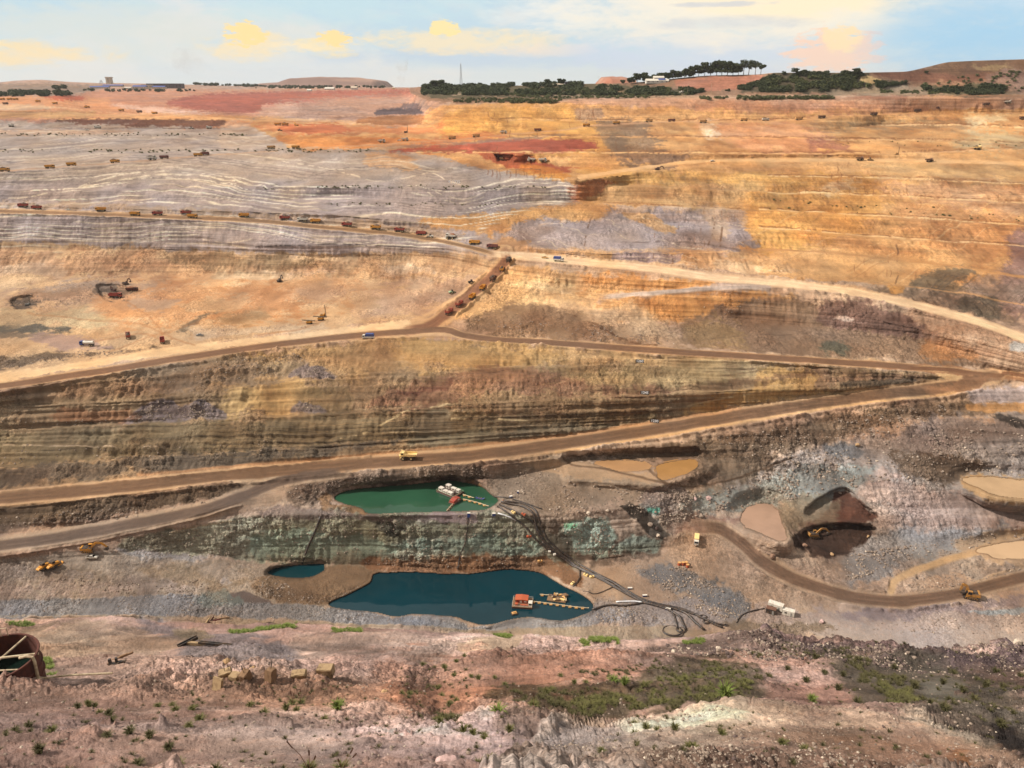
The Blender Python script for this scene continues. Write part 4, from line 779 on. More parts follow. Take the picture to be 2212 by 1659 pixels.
for pts, wd, h in [([(300,1070),(550,1044),(800,1020),(1000,1006),(1180,984)], 4, 1.6), ([(1290,970),(1400,953),(1600,920),(1800,888),(1950,868),(2060,856),(2120,842)], 4.5, 1.8), ([(0,846),(200,817),(400,786),(600,757),(750,740),(900,731)], 3.2, 1.8),
    ([(1000,738),(1200,750),(1400,767),(1700,787),(1880,800)], 3, 1.5), ([(1120,562),(1300,582),(1550,612)], 2.4, 1.4), ([(1700,625),(1850,645),(2000,679),(2130,717),(2212,750)], 3.2, 1.8), ([(1120,547),(1400,569),(1550,588),(1700,604),(1850,622),(2000,652)], 2.4, 1.4),
    ([(0,1100),(260,1070),(500,1042)], 3, 1.2), ([(0,1202),(200,1170),(400,1126),(520,1092)], 4, 1.5), ([(1580,1200),(1640,1240),(1720,1278),(1850,1312),(1960,1318),(2070,1304)], 5, 1.6), ([(1640,1190),(1740,1236),(1850,1272),(1910,1278)], 5, 1.5), ([(0,1064),(300,1038),(560,1012),(800,986)], 3, 1.2),
    ([(1110,560),(1080,600),(1030,645),(985,685)], 3, 2.2), ([(1050,590),(1000,636),(940,676)], 2.5, 1.6), ([(0,451),(400,465),(700,486),(900,505)], 1.6, 1.0), ([(0,461),(400,476),(700,498),(900,519)], 1.6, 1.2), ([(0,1338),(260,1332),(500,1347),(800,1352),(1100,1366)], 4, 1.4)]: berm(pts, wd, h)
# wet and darkened margins at the water
m = sm(1 - shore / 5.0) * .5; C *= 1 - m[..., None] * np.array([.35, .4, .45])
under = shore < 0; C[under] = np.array((70, 62, 50)) / 255.0
ROUGH *= np.clip(shore / 8.0 + .05, .05, 1)
# ------------------------------------------------------------------ relief
gy, gx = np.gradient(P0, axis=(0, 1)); N = np.cross(gx, gy); N /= np.linalg.norm(N, axis=-1, keepdims=True) + 1e-12
N *= np.sign(N[..., 2:3] + 1e-9)
steep = sm((1 - N[..., 2] - .006) / .04)
def lod(L): return np.clip(L / (foot * 2.2) - .6, 0, 1)
ridge = 1 - np.abs(nz(11, 1, 31)) * 2
H = .9 * n16 + .35 * n6 * lod(6) + .16 * n2 * lod(2.3)
Hr = 1.1 * np.abs(nz(7, 1, 41)) * lod(7) + .75 * np.abs(nz(3.3, 1, 43)) * lod(3.3) + .5 * np.abs(nz(1.6, 1, 45)) * lod(1.6) + .3 * np.abs(n1) * lod(.9) - .7
ledge = (noise3(X / 60, Y / 60, Z / 2.6 + .35 * n16) * .8 + .6 * noise3(X / 60, Y / 60, Z / .9 + 9)) * lod(3)
gully = sm((noise3(X / 35, Y / 35, Z / 12 + 8) + .45) * 1.3) * (noise3(X / 7.0 + n16, Y / 9.0, Z / 22.0 + 3) * .75 + .4 * noise3(X / 2.0, Y / 5.0, Z / 30.0 + 7) * lod(2)) * lod(5)
near = np.where(isB, .42, 1.0)
disp = (H * 1.1 + Hr * RUB * 1.7) * near + steep * np.where(isB, 0.1, 1) * (1 - .5 * sm((-Z - 200) / 15)) * (1.5 * ledge * BAND * (1 - .5 * lil) + 1.6 * gully * (1 - .75 * lil))
if True:
    nearlump = noise3(X / 9, Y / 9, Z / 9) * .5 + noise3(X / 3.2, Y / 3.2, Z / 3.2 + 3) * .26 + np.abs(noise3(X / 1.2, Y / 1.2, Z / 1.2)) * .36 + np.abs(noise3(X / .5, Y / .5, Z / .5)) * .26 * lod(.5) + np.abs(noise3(X / .24, Y / .24, Z / .24)) * .13 * lod(.24)
    rdg = (1 - np.abs(noise3(X / 14, Y / 14, Z / 20 + 3)) * 2.2) * .9 + (1 - np.abs(noise3(X / 4.5, Y / 6, Z / 8 + 6)) * 2.2) * .35
    disp += np.where(isB, nearlump * (.3 + 1.5 * RUB) + rdg * (.25 + .9 * RUB), 0)
disp *= ROUGH
disp += BERM
far = sm((vv - 205) / 30) * .8 + .2; disp *= far
disp[:3] *= .3
# the edge of the pit wall and the crest keep their line
P1 = P0 + N * disp[..., None] * np.array([1, 1, 1])
# mottling in the material's own colour
tone = 1 + .07 * n16 + .06 * n6 + .05 * n60 + steep * BAND * .10 * noise3(X / 70, Y / 70, Z / 1.7 + 4) + steep * .06 * noise3(X / 2.5, Y / 6, Z / 30)
C *= tone[..., None]
C *= (1 + np.stack([.03 * nz(25, 1, 60), 0 * n16, -.05 * nz(25, 1, 60)], -1))
np.clip(C, 0.03, 0.97, out=C)
LINC = np.where(C <= 0.04045, C / 12.92, ((C + 0.055) / 1.055) ** 2.4) * 0.60

def grid_mesh(name, Pg, cols, tex):
    nr, nc = Pg.shape[:2]; me = bpy.data.meshes.new(name); me.vertices.add(nr * nc)
    me.vertices.foreach_set('co', Pg.reshape(-1).astype(np.float32))
    i = (np.arange(nr - 1)[:, None] * nc + np.arange(nc - 1)[None]).ravel()
    f = np.stack([i, i + nc, i + nc + 1, i + 1], -1)
    me.loops.add(f.size); me.polygons.add(len(f))
    me.loops.foreach_set('vertex_index', f.ravel().astype(np.int32))
    me.polygons.foreach_set('loop_start', (np.arange(len(f)) * 4).astype(np.int32))
    me.polygons.foreach_set('use_smooth', np.ones(len(f), bool))
    for nm, a in (('soil_colour', cols), ('soil_kind', tex)):
        at_ = me.color_attributes.new(nm, 'FLOAT_COLOR', 'POINT')
        at_.data.foreach_set('color', np.concatenate([a, np.ones(a.shape[:-1] + (1,))], -1).reshape(-1).astype(np.float32))
    me.update(calc_edges=True); me.validate(); return me
def soil_material():
    m = bpy.data.materials.new('mine_soil'); m.use_nodes = True; t = NT(m.node_tree)
    a = t.n('ShaderNodeVertexColor', layer_name='soil_colour').outputs[0]
    k = t.n('ShaderNodeSeparateColor'); t.put(k.inputs[0], t.n('ShaderNodeVertexColor', layer_name='soil_kind').outputs[0]); rub, stp, nr = k.outputs
    geo = t.n('ShaderNodeNewGeometry'); p = geo.outputs['Position']
    def vor(scale):
        v = t.n('ShaderNodeTexVoronoi'); t.put(v.inputs['Vector'], p); v.inputs['Scale'].default_value = scale; v.inputs['Randomness'].default_value = 1
        s = t.n('ShaderNodeSeparateColor'); t.put(s.inputs[0], v.outputs['Color']); return v.outputs['Distance'], s.outputs[0], s.outputs[1]
    d1, r1, g1 = vor(0.75); d2, r2, g2 = vor(3.2); d3, r3, g3 = vor(1.7)
    na = t.noise(p, .25, 9, .78); nb = t.noise(p, 1.6, 7, .78)
    mp = t.n('ShaderNodeMapping'); t.put(mp.inputs[0], p); mp.inputs['Scale'].default_value = (.55, .3, .045)
    ns = t.noise(mp.outputs[0], 1.0, 6, .6)
    mp2 = t.n('ShaderNodeMapping'); t.put(mp2.inputs[0], p); mp2.inputs['Scale'].default_value = (.012, .012, .9)
    nl = t.noise(mp2.outputs[0], 1.0, 6, .65)
    # brightness of the material: blotches, grit, streaks down the faces, thin beds
    g = t.m('MULTIPLY_ADD', t.m('SUBTRACT', na, .5), .75, 1.0)
    g = t.m('MULTIPLY', g, t.m('MULTIPLY_ADD', t.m('SUBTRACT', nb, .5), .7, 1.0))
    g = t.m('MULTIPLY', g, t.m('MULTIPLY_ADD', t.m('MULTIPLY', t.m('SUBTRACT', ns, .5), stp), .8, 1.0))
    g = t.m('MULTIPLY', g, t.m('MULTIPLY_ADD', t.m('MULTIPLY', t.m('SUBTRACT', nl, .5), stp), 1.1, 1.0))
    for r_, amp in ((r1, .55), (r2, .5), (r3, .55)):
        g = t.m('MULTIPLY', g, t.m('MULTIPLY_ADD', t.m('MULTIPLY', t.m('SUBTRACT', r_, .5), rub), amp, 1.0))
    cc = t.n('ShaderNodeVectorMath', operation='SCALE'); t.put(cc.inputs[0], a); t.put(cc.inputs[3], g); c = cc.outputs[0]
    # pale stones here and there in the rubble
    s1 = t.m('MULTIPLY', t.m('MULTIPLY', t.m('GREATER_THAN', g1, .955), t.sstep(d1, t.m('MULTIPLY', r1, .55), 0.0)), rub)
    s3 = t.m('MULTIPLY', t.m('MULTIPLY', t.m('GREATER_THAN', g3, .94), t.sstep(d3, t.m('MULTIPLY', r3, .6), 0.0)), rub)
    c = t.mix(t.m('MULTIPLY', t.m('MAXIMUM', s1, s3), .5), c, (.36, .32, .28))
    c = t.mix(t.sstep(t.noise(p, .7, 8, .75), .48, .66, 0, .35), c, t.mix(1.0, c, (1.25, .98, .78), 'MULTIPLY'))
    s2 = t.m('MULTIPLY', t.m('MULTIPLY', t.m('LESS_THAN', g2, .14), t.sstep(d2, .5, .34)), t.m('MULTIPLY', rub, nr))
    c = t.mix(t.m('MULTIPLY', s2, .6), c, (.09, .07, .06))
    b = t.n('ShaderNodeBsdfPrincipled'); t.put(b.inputs['Base Color'], c); b.inputs['Roughness'].default_value = .92; b.inputs['Specular IOR Level'].default_value = .15
    hgt = t.m('ADD', t.m('MULTIPLY', nb, .5), t.m('MULTIPLY', t.m('SUBTRACT', 1.0, t.m('ADD', d1, t.m('MULTIPLY', d3, .5))), t.m('MULTIPLY', rub, .6)))
    hgt = t.m('ADD', hgt, t.m('MULTIPLY', t.m('MULTIPLY', d2, rub), -.18))
    bp = t.n('ShaderNodeBump'); bp.inputs['Strength'].default_value = 1.0; bp.inputs['Distance'].default_value = .9; t.put(bp.inputs['Height'], hgt)
    t.nt.links.new(bp.outputs[0], b.inputs['Normal'])
    t.nt.links.new(b.outputs[0], t.n('ShaderNodeOutputMaterial').inputs[0]); return m
SOIL = soil_material()
TEX = np.stack([np.clip(RUB, 0, 1), steep, isB.astype(float)], -1)
def struct(o): o['kind'] = 'structure'; return o
gm = grid_mesh('pit_terrain', P1, LINC, TEX); gm.materials.append(SOIL)
ground = struct(bpy.data.objects.new('ground', gm)); COL.objects.link(ground)
# country beyond the skyline, and the rim the viewer stands on
def sheet(name, xs, ys, zf, color, wiggle=0):
    Xg, Yg = np.meshgrid(xs, ys[::-1]); Zg = zf(Xg, Yg)
    Pg = np.stack([Xg, Yg, Zg], -1); c = np.zeros(Pg.shape); c[...] = np.array(lin(color)) * .6
    tx = np.zeros(Pg.shape); tx[..., 0] = .3
    me = grid_mesh(name, Pg, c, tx); me.materials.append(SOIL); o = struct(bpy.data.objects.new(name, me)); COL.objects.link(o); return o
sheet('terrain', np.linspace(-9000, 9000, 90), np.concatenate([np.linspace(3800, 6000, 12), np.linspace(6500, 12000, 20)]), lambda x, y: -46 + 7 * noise3(x / 900, y / 900, x * 0) - np.clip((y - 6000) / 6000, 0, 1) * 6, (150, 128, 104))
sheet('rim', np.linspace(-700, 700, 120), np.concatenate([np.linspace(-900, -20, 50), np.linspace(-16, -1.2, 8)]),
      lambda x, y: -1.75 + np.clip((-y - 25) / 60, 0, 1) * 9 * (1 + .5 * noise3(x / 60, y / 60, x * 0)) - np.clip((np.abs(x) - 12) / 500, 0, 1) * 6, (170, 148, 132))

# ---- water
def water_material(name, c, rough, ripple):
    m = bpy.data.materials.new(name); m.use_nodes = True; t = NT(m.node_tree)
    b = t.n('ShaderNodeBsdfPrincipled'); p = t.n('ShaderNodeNewGeometry').outputs['Position']
    n = t.noise(p, .035, 4, .6)
    t.put(b.inputs['Base Color'], t.mix(t.sstep(n, .35, .65), tuple(lin(c)), tuple(x * 1.25 for x in lin(c))))
    b.inputs['Roughness'].default_value = rough; b.inputs['IOR'].default_value = 1.33; b.inputs['Specular IOR Level'].default_value = .5
    bp = t.n('ShaderNodeBump'); bp.inputs['Strength'].default_value = .12; bp.inputs['Distance'].default_value = ripple; t.put(bp.inputs['Height'], t.noise(p, .8, 5, .6))
    t.nt.links.new(bp.outputs[0], b.inputs['Normal']); t.nt.links.new(b.outputs[0], t.n('ShaderNodeOutputMaterial').inputs[0]); return m
WM = [water_material('pond_green', (34,66,48), .04, .05), water_material('pond_blue', (8,40,48), .03, .05), water_material('pond_small_blue', (8,42,48), .05, .05),
      water_material('ochre_water', (140,104,62), .15, .02), water_material('ochre_puddle', (146,112,78), .3, .02), water_material('tan_water', (138,112,94), .25, .02),
      water_material('sandy_water', (156,130,100), .3, .02), water_material('sandy_water_pale', (162,136,108), .3, .02)]
for (nm, pts, z), m in zip(WATERS, WM):
    cx = sum(p[0] for p in pts) / len(pts); cy = sum(p[1] for p in pts) / len(pts)
    q = [(cx + (p[0] - cx) * (1 + 5 / max(20, abs(p[0] - cx) + abs(p[1] - cy))), cy + (p[1] - cy) * (1 + 4 / max(14, abs(p[1] - cy) + .3 * abs(p[0] - cx)))) for p in pts]
    me = bpy.data.meshes.new(nm); me.from_pydata([tuple(pt(a, b, z)) for a, b in q], [], [list(range(len(q)))[::-1]]); me.update()
    if me.polygons[0].normal.z < 0: me.flip_normals()
    me.materials.append(m); o = struct(bpy.data.objects.new(nm, me)); COL.objects.link(o)
# ---- finding ground points again
vtopA, vbotA, vtopB, vbotB = VA[0], VA[-1], VB[0], VB[-1]
def at(u, v):
    c = (u - U0) / US; c0 = int(min(max(math.floor(c), 0), NC - 2)); f = c - c0
    col_v = vv[:, c0] * (1 - f) + vv[:, c0 + 1] * f
    r = int(np.clip(np.searchsorted(col_v, v) - 1, 0, NR - 2)); g = (v - col_v[r]) / max(col_v[r + 1] - col_v[r], 1e-6); g = min(max(g, 0), 1)
    p = (P1[r, c0] * (1 - f) + P1[r, c0 + 1] * f) * (1 - g) + (P1[r + 1, c0] * (1 - f) + P1[r + 1, c0 + 1] * f) * g
    return Vector(p)
# ------------------------------------------------------------------ materials for objects
def mat(name, c, rough=.6, metal=0.0, dirt=.25, dc=(150, 118, 88), scale=1.2):
    m = bpy.data.materials.new(name); m.use_nodes = True; t = NT(m.node_tree)
    b = t.n('ShaderNodeBsdfPrincipled'); o = t.n('ShaderNodeTexCoord').outputs['Object']
    n = t.noise(o, scale, 6, .65); n2_ = t.noise(o, scale * 6, 4, .6)
    c1 = t.mix(t.m('MULTIPLY', t.sstep(n, .42, .68), dirt * 1.6, clamp=True), tuple(lin(c)), tuple(x * .6 for x in lin(dc)))
    t.put(b.inputs['Base Color'], t.mix(t.m('MULTIPLY', t.sstep(n2_, .55, .7), .35 * min(1, dirt * 3)), c1, tuple(x * .35 for x in lin(c))))
    b.inputs['Roughness'].default_value = rough; b.inputs['Metallic'].default_value = metal
    t.nt.links.new(b.outputs[0], t.n('ShaderNodeOutputMaterial').inputs[0]); return m
M = dict(mustard=mat('dusty_yellow_paint', (160,112,46), dirt=.6), yellow=mat('yellow_paint', (200,138,40), dirt=.35), red=mat('red_paint', (146,48,36), dirt=.4), maroon=mat('maroon_paint', (112,56,50)), white=mat('white_paint', (204,198,186), dirt=.3),
         cream=mat('cream_paint', (226,196,132), dirt=.15), tan=mat('dusty_tan_paint', (196,150,92)), orange=mat('orange_paint', (170,76,42), dirt=.4), blue=mat('blue_paint', (34,64,128), dirt=.3),
         black=mat('black_rubber', (26,24,24), .85, dirt=.3), dark=mat('dark_steel', (48,44,42), .6, dirt=.35), glass=mat('dark_glass', (22,28,34), .12, dirt=.05), hub=mat('wheel_hub', (196,176,128), dirt=.3),
         rust=mat('rusty_steel', (84,42,30), .9, dirt=.5, dc=(70, 40, 30)), brown=mat('brown_paint', (96,64,50)), ore=mat('dark_ore', (58,44,38), .95, dirt=.6), dirtload=mat('brown_soil_load', (140,88,58), .95, dirt=.5),
         grey=mat('grey_steel', (132,132,128), .5), conc=mat('sandy_concrete', (150,126,94), .95, dirt=.5, dc=(110, 84, 60)), wood=mat('weathered_timber', (120,92,66), .9, dirt=.5),
         green=mat('pale_green_paint', (160,186,150)), blueroof=mat('blue_roof_sheet', (44,72,140), .5), wall=mat('pale_wall', (186,170,150), .9), darkw=mat('dark_shed_wall', (74,66,70), .9),
         sign=mat('black_sign_board', (14,16,22), .6, dirt=.05), letters=mat('white_sign_paint', (240,240,240), .6, dirt=0), steelw=mat('pale_weathered_steel', (186,170,140), .7, dirt=.5),
         pipe=mat('black_hose', (30,28,30), .5, dirt=.35), pipew=mat('white_pipe', (210,212,216), .5, dirt=.2), mast=mat('galvanised_mast', (150,152,156), .5), skin=mat('skin', (110,74,54), .7, dirt=0), orangev=mat('orange_workwear', (220,96,40), .8, dirt=0))
# ------------------------------------------------------------------ shape helpers
class MB:
    def __init__(s): s.v = []; s.f = []; s.m = []
    def add(s, vs, fs, T=None, mi=0):
        o = len(s.v); s.v += [tuple((T @ Vector(v)) if T else v) for v in vs]; s.f += [tuple(i + o for i in f) for f in fs]; s.m += [mi] * len(fs); return s
    def box(s, c, d, T=None, taper=1.0, mi=0, ch=0.0):
        x, y, z = c; a, b, h = d[0] / 2, d[1] / 2, d[2] / 2; t = taper
        if ch <= 0:
            vs = [(x-a,y-b,z-h),(x+a,y-b,z-h),(x+a,y+b,z-h),(x-a,y+b,z-h),(x-a*t,y-b*t,z+h),(x+a*t,y-b*t,z+h),(x+a*t,y+b*t,z+h),(x-a*t,y+b*t,z+h)]
            return s.add(vs, [(3,2,1,0),(4,5,6,7),(0,1,5,4),(1,2,6,5),(2,3,7,6),(3,0,4,7)], T, mi)
        return s.prism([(x-a+ch,z-h),(x+a-ch,z-h),(x+a,z-h+ch),(x+a,z+h-ch),(x+a-ch,z+h),(x-a+ch,z+h),(x-a,z+h-ch),(x-a,z-h+ch)], y-b, y+b, T, mi)
    def prism(s, prof, y0, y1, T=None, mi=0):
        """profile in x,z swept from y0 to y1"""
        n = len(prof); vs = [(x, y0, z) for x, z in prof] + [(x, y1, z) for x, z in prof]
        area = sum(prof[i][0] * prof[(i+1) % n][1] - prof[(i+1) % n][0] * prof[i][1] for i in range(n))
        fs = [tuple(range(n)), tuple(range(2 * n - 1, n - 1, -1))] + [(i, i + n, (i + 1) % n + n, (i + 1) % n) for i in range(n)]
        if area < 0: fs = [tuple(reversed(f)) for f in fs]
        return s.add(vs, fs, T, mi)
    def cyl(s, a, b, r, r2=None, n=12, T=None, mi=0, cap=True):
        a = Vector(a); b = Vector(b); d = (b - a).normalized(); u = d.orthogonal().normalized(); w_ = d.cross(u); r2 = r if r2 is None else r2
        vs = []
        for k in range(n):
            t = 2 * math.pi * k / n; e = u * math.cos(t) + w_ * math.sin(t); vs += [tuple(a + e * r), tuple(b + e * r2)]
        fs = [(2*k, 2*((k+1) % n), 2*((k+1) % n)+1, 2*k+1) for k in range(n)]
        if cap: fs += [tuple(2*k for k in range(n))[::-1], tuple(2*k+1 for k in range(n))]
        return s.add(vs, fs, T, mi)
    def tube(s, pts, r, n=8, mi=0, T=None):
        pts = [Vector(p) for p in pts]; vs = []
        for i, p in enumerate(pts):
            d = (pts[min(i + 1, len(pts) - 1)] - pts[max(i - 1, 0)]).normalized(); u = d.cross(Vector((0, 0, 1)));
            u = (d.orthogonal() if u.length < .05 else u).normalized(); w_ = d.cross(u); rr = r[i] if isinstance(r, (list, tuple)) else r
            for k in range(n): t = 2 * math.pi * k / n; vs.append(tuple(p + (u * math.cos(t) + w_ * math.sin(t)) * rr))
        fs = [(i*n+k, i*n+(k+1) % n, (i+1)*n+(k+1) % n, (i+1)*n+k) for i in range(len(pts) - 1) for k in range(n)]
        fs += [tuple(range(n))[::-1], tuple((len(pts)-1)*n + k for k in range(n))]
        return s.add(vs, fs, T, mi)
    def heap(s, c, d, seed=0, n=9, mi=0, T=None, pw=1.0):
        """a loose pile: centre of the base, length, width, height"""
        rr = random.Random(seed); vs = []; fs = []
        for j in range(n):
            for i in range(n):
                x = i / (n - 1) * 2 - 1; y = j / (n - 1) * 2 - 1; h = max(0, (1 - abs(x) ** 2.2) * (1 - abs(y) ** 2.2)) ** pw
                vs.append((c[0] + x * d[0] / 2, c[1] + y * d[1] / 2, c[2] + d[2] * h * rr.uniform(.75, 1.12)))
        fs = [(j*n+i, j*n+i+1, (j+1)*n+i+1, (j+1)*n+i) for j in range(n-1) for i in range(n-1)]
        return s.add(vs, fs, T, mi)
    def build(s, name, m, parent=None, smooth=False, label=None):
        me = bpy.data.meshes.new(name); me.from_pydata(s.v, [], s.f); me.update()
        for x in (m if isinstance(m, (list, tuple)) else [m]): me.materials.append(M[x] if isinstance(x, str) else x)
        me.polygons.foreach_set('material_index', s.m)
        if smooth: me.polygons.foreach_set('use_smooth', [True] * len(me.polygons))
        o = bpy.data.objects.new(name, me); COL.objects.link(o)
        if parent: o.parent = parent
        if label: o['label'] = label
        return o
def tag(o, label, cat=None, group=None, kind=None):
    if label: o['label'] = label
    if cat: o['category'] = cat
    if group: o['group'] = group
    if kind: o['kind'] = kind
    return o
def empty(name, label, cat, group=None):
    o = bpy.data.objects.new(name, None); COL.objects.link(o); o.empty_display_size = .5; return tag(o, label, cat, group)
def copy_tree(o, parent=None):
    c = o.copy(); COL.objects.link(c); c.parent = parent
    for ch in kids.get(o.name, []) if False else [x for x in list(o.children)]: copy_tree(ch, c)
    return c
kids = {}
def place(o, u, v, head=0.0, pitch=0.0, sc_=1.0, dz=0.0, p=None):
    p = p or at(u, v); o.location = (p.x, p.y, p.z + dz)
    o.rotation_euler = (Matrix.Rotation(R(head), 4, 'Z') @ Matrix.Rotation(-R(pitch), 4, 'Y')).to_euler(); o.scale = (sc_,) * 3; return o
def wheel(parent, x, y, r, w_, name='wheel'):
    s = 1 if y > 0 else -1
    wv = MB().cyl((x, y - w_/2, r), (x, y + w_/2, r), r, n=16).build(name, 'black', parent)
    MB().cyl((x, y + s * w_ * .5, r), (x, y + s * (w_ * .5 + .04), r), r * .5, n=12).build('rim', 'hub', wv); return wv
# ------------------------------------------------------------------ vehicles (front towards +X)
def tipper(body, load, cabc=None, big=1.0):
    root = empty('tipper_truck', 'x', 'truck'); cabc = cabc or body; b = big
    MB().box((0, 0, 1.05), (8.0, 1.0, .35)).box((2.9, 0, .75), (1.8, 2.2, .5)).box((.9, 1.0, .85), (1.4, .5, .6)).box((.9, -1.0, .85), (1.4, .5, .6)).build('chassis', 'dark', root)
    c = MB().prism([(2.25,1.0),(4.1,1.0),(4.15,1.9),(3.95,2.9),(2.25,3.0)], -1.22, 1.22).build('cab', cabc, root)
    MB().prism([(4.17,1.95),(3.99,2.75),(4.02,2.75),(4.2,1.95)], -1.05, 1.05).build('windscreen', 'glass', c)
    for s in (-1, 1): MB().box((3.25, s * 1.24, 2.3), (1.1, .05, .75)).build('side_window', 'glass', c)
    t = MB(); z0, z1 = 1.35, 2.85
    t.prism([(-4.3,z0+.25),(-4.0,z0),(1.8,z0),(1.95,z0+.12),(1.8,z0+.12),(-4.0,z0+.12),(-4.2,z0+.3)], -1.2, 1.2)
    for s in (-1, 1):
        t.prism([(-4.35,z1-.1),(-4.25,z0+.2),(-4.0,z0),(1.85,z0),(1.95,z1),(-4.3,z1)], s*1.25-.05, s*1.25+.05)
        for k in range(6): t.box((-3.6 + k * 1.0, s*1.33, (z0+z1)/2), (.12, .08, z1-z0-.1))
        t.box((-1.2, s*1.33, z1-.05), (6.2, .1, .12))
    t.prism([(1.8,z0),(1.9,z0),(2.05,z1+.25),(1.95,z1+.25)], -1.25, 1.25).box((2.35, 0, z1+.2), (.9, 2.3, .08)).prism([(-4.3,z0+.2),(-4.22,z0+.2),(-4.35,z1-.2),(-4.43,z1-.2)], -1.22, 1.22)
    tb = t.build('dump_body', body, root)
    if load: MB().heap((-1.15, 0, z1 - .55), (5.9, 2.4, 1.35), 3).build('load', load, tb)
    for x in (3.1, -1.9, -3.25):
        for s in (-1, 1): wheel(root, x, s * 1.02, .56, .42)
    return root
def haul_truck(c='cream', load=None):
    root = empty('rigid_dump_truck', 'x', 'truck')
    MB().box((0, 0, 1.7), (9.2, 1.3, .6)).box((3.6, 0, 1.5), (2.4, 2.6, .9)).cyl((-1.9, -1.6, 1.1), (-1.9, 1.6, 1.1), .28).cyl((2.9, -1.6, 1.1), (2.9, 1.6, 1.1), .22).build('chassis', 'dark', root)
    h = MB().prism([(2.0,1.9),(5.0,1.5),(5.15,2.9),(2.3,3.15)], -1.15, 1.15).box((3.6, 0, 3.05), (2.6, 4.1, .12)).prism([(2.2,1.2),(4.9,1.2),(4.6,2.0),(2.3,2.2)], -1.9, -1.3).prism([(2.2,1.2),(4.9,1.2),(4.6,2.0),(2.3,2.2)], 1.3, 1.9).build('hood', c, root)
    MB().box((5.12, 0, 2.2), (.08, 1.7, 1.0)).build('grille', 'dark', h)
    cb = MB().prism([(2.2,3.1),(4.1,3.1),(3.9,4.75),(2.2,4.85)], .25, 1.95).box((3.15, 1.1, 4.9), (2.2, 2.0, .12)).build('cab', c, root)
    MB().prism([(4.1,3.75),(4.0,4.55),(4.04,4.55),(4.14,3.75)], .4, 1.8).build('windscreen', 'glass', cb)
    MB().box((3.1, 1.98, 4.15), (1.3, .05, .8)).box((3.1, .22, 4.15), (1.3, .05, .8)).build('side_window', 'glass', cb)
    MB().tube([(4.9,-1.9,3.1),(4.9,-1.9,4.0),(3.0,-1.9,4.0),(3.0,-1.9,3.1)], .05, 6).tube([(4.95,1.9,3.1),(4.95,1.9,4.0),(4.95,-1.9,4.0),(4.95,-1.9,3.1)], .05, 6).build('handrail', c, root)
    t = MB(); 
    t.prism([(-5.0,2.75),(-1.2,2.35),(1.9,2.9),(2.2,4.2),(4.0,5.15),(4.0,5.3),(2.0,4.4),(1.6,3.1),(-1.2,2.6),(-5.0,3.0)], -1.95, 1.95)
    for s in (-1, 1):
        t.prism([(-5.1,2.8),(-1.2,2.4),(1.9,2.95),(2.3,4.3),(-5.2,3.95)], s*2.05-.08, s*2.05+.08)
        for k in range(5): t.prism([(-4.6+k*1.35,2.75),(-4.4+k*1.35,2.7),(-4.3+k*1.35,4.1),(-4.5+k*1.35,4.1)], s*2.2-.09, s*2.2+.09)
    tb = t.build('dump_body', c, root)
    if load: MB().heap((-1.4, 0, 3.0), (6.9, 3.8, 2.2), 8).build('load', load, tb)
    for y in (1.75, -1.75): wheel(root, 2.9, y, 1.1, .8)
    for y in (1.5, -1.5): wheel(root, -1.9, y, 1.1, 1.35)
    return root
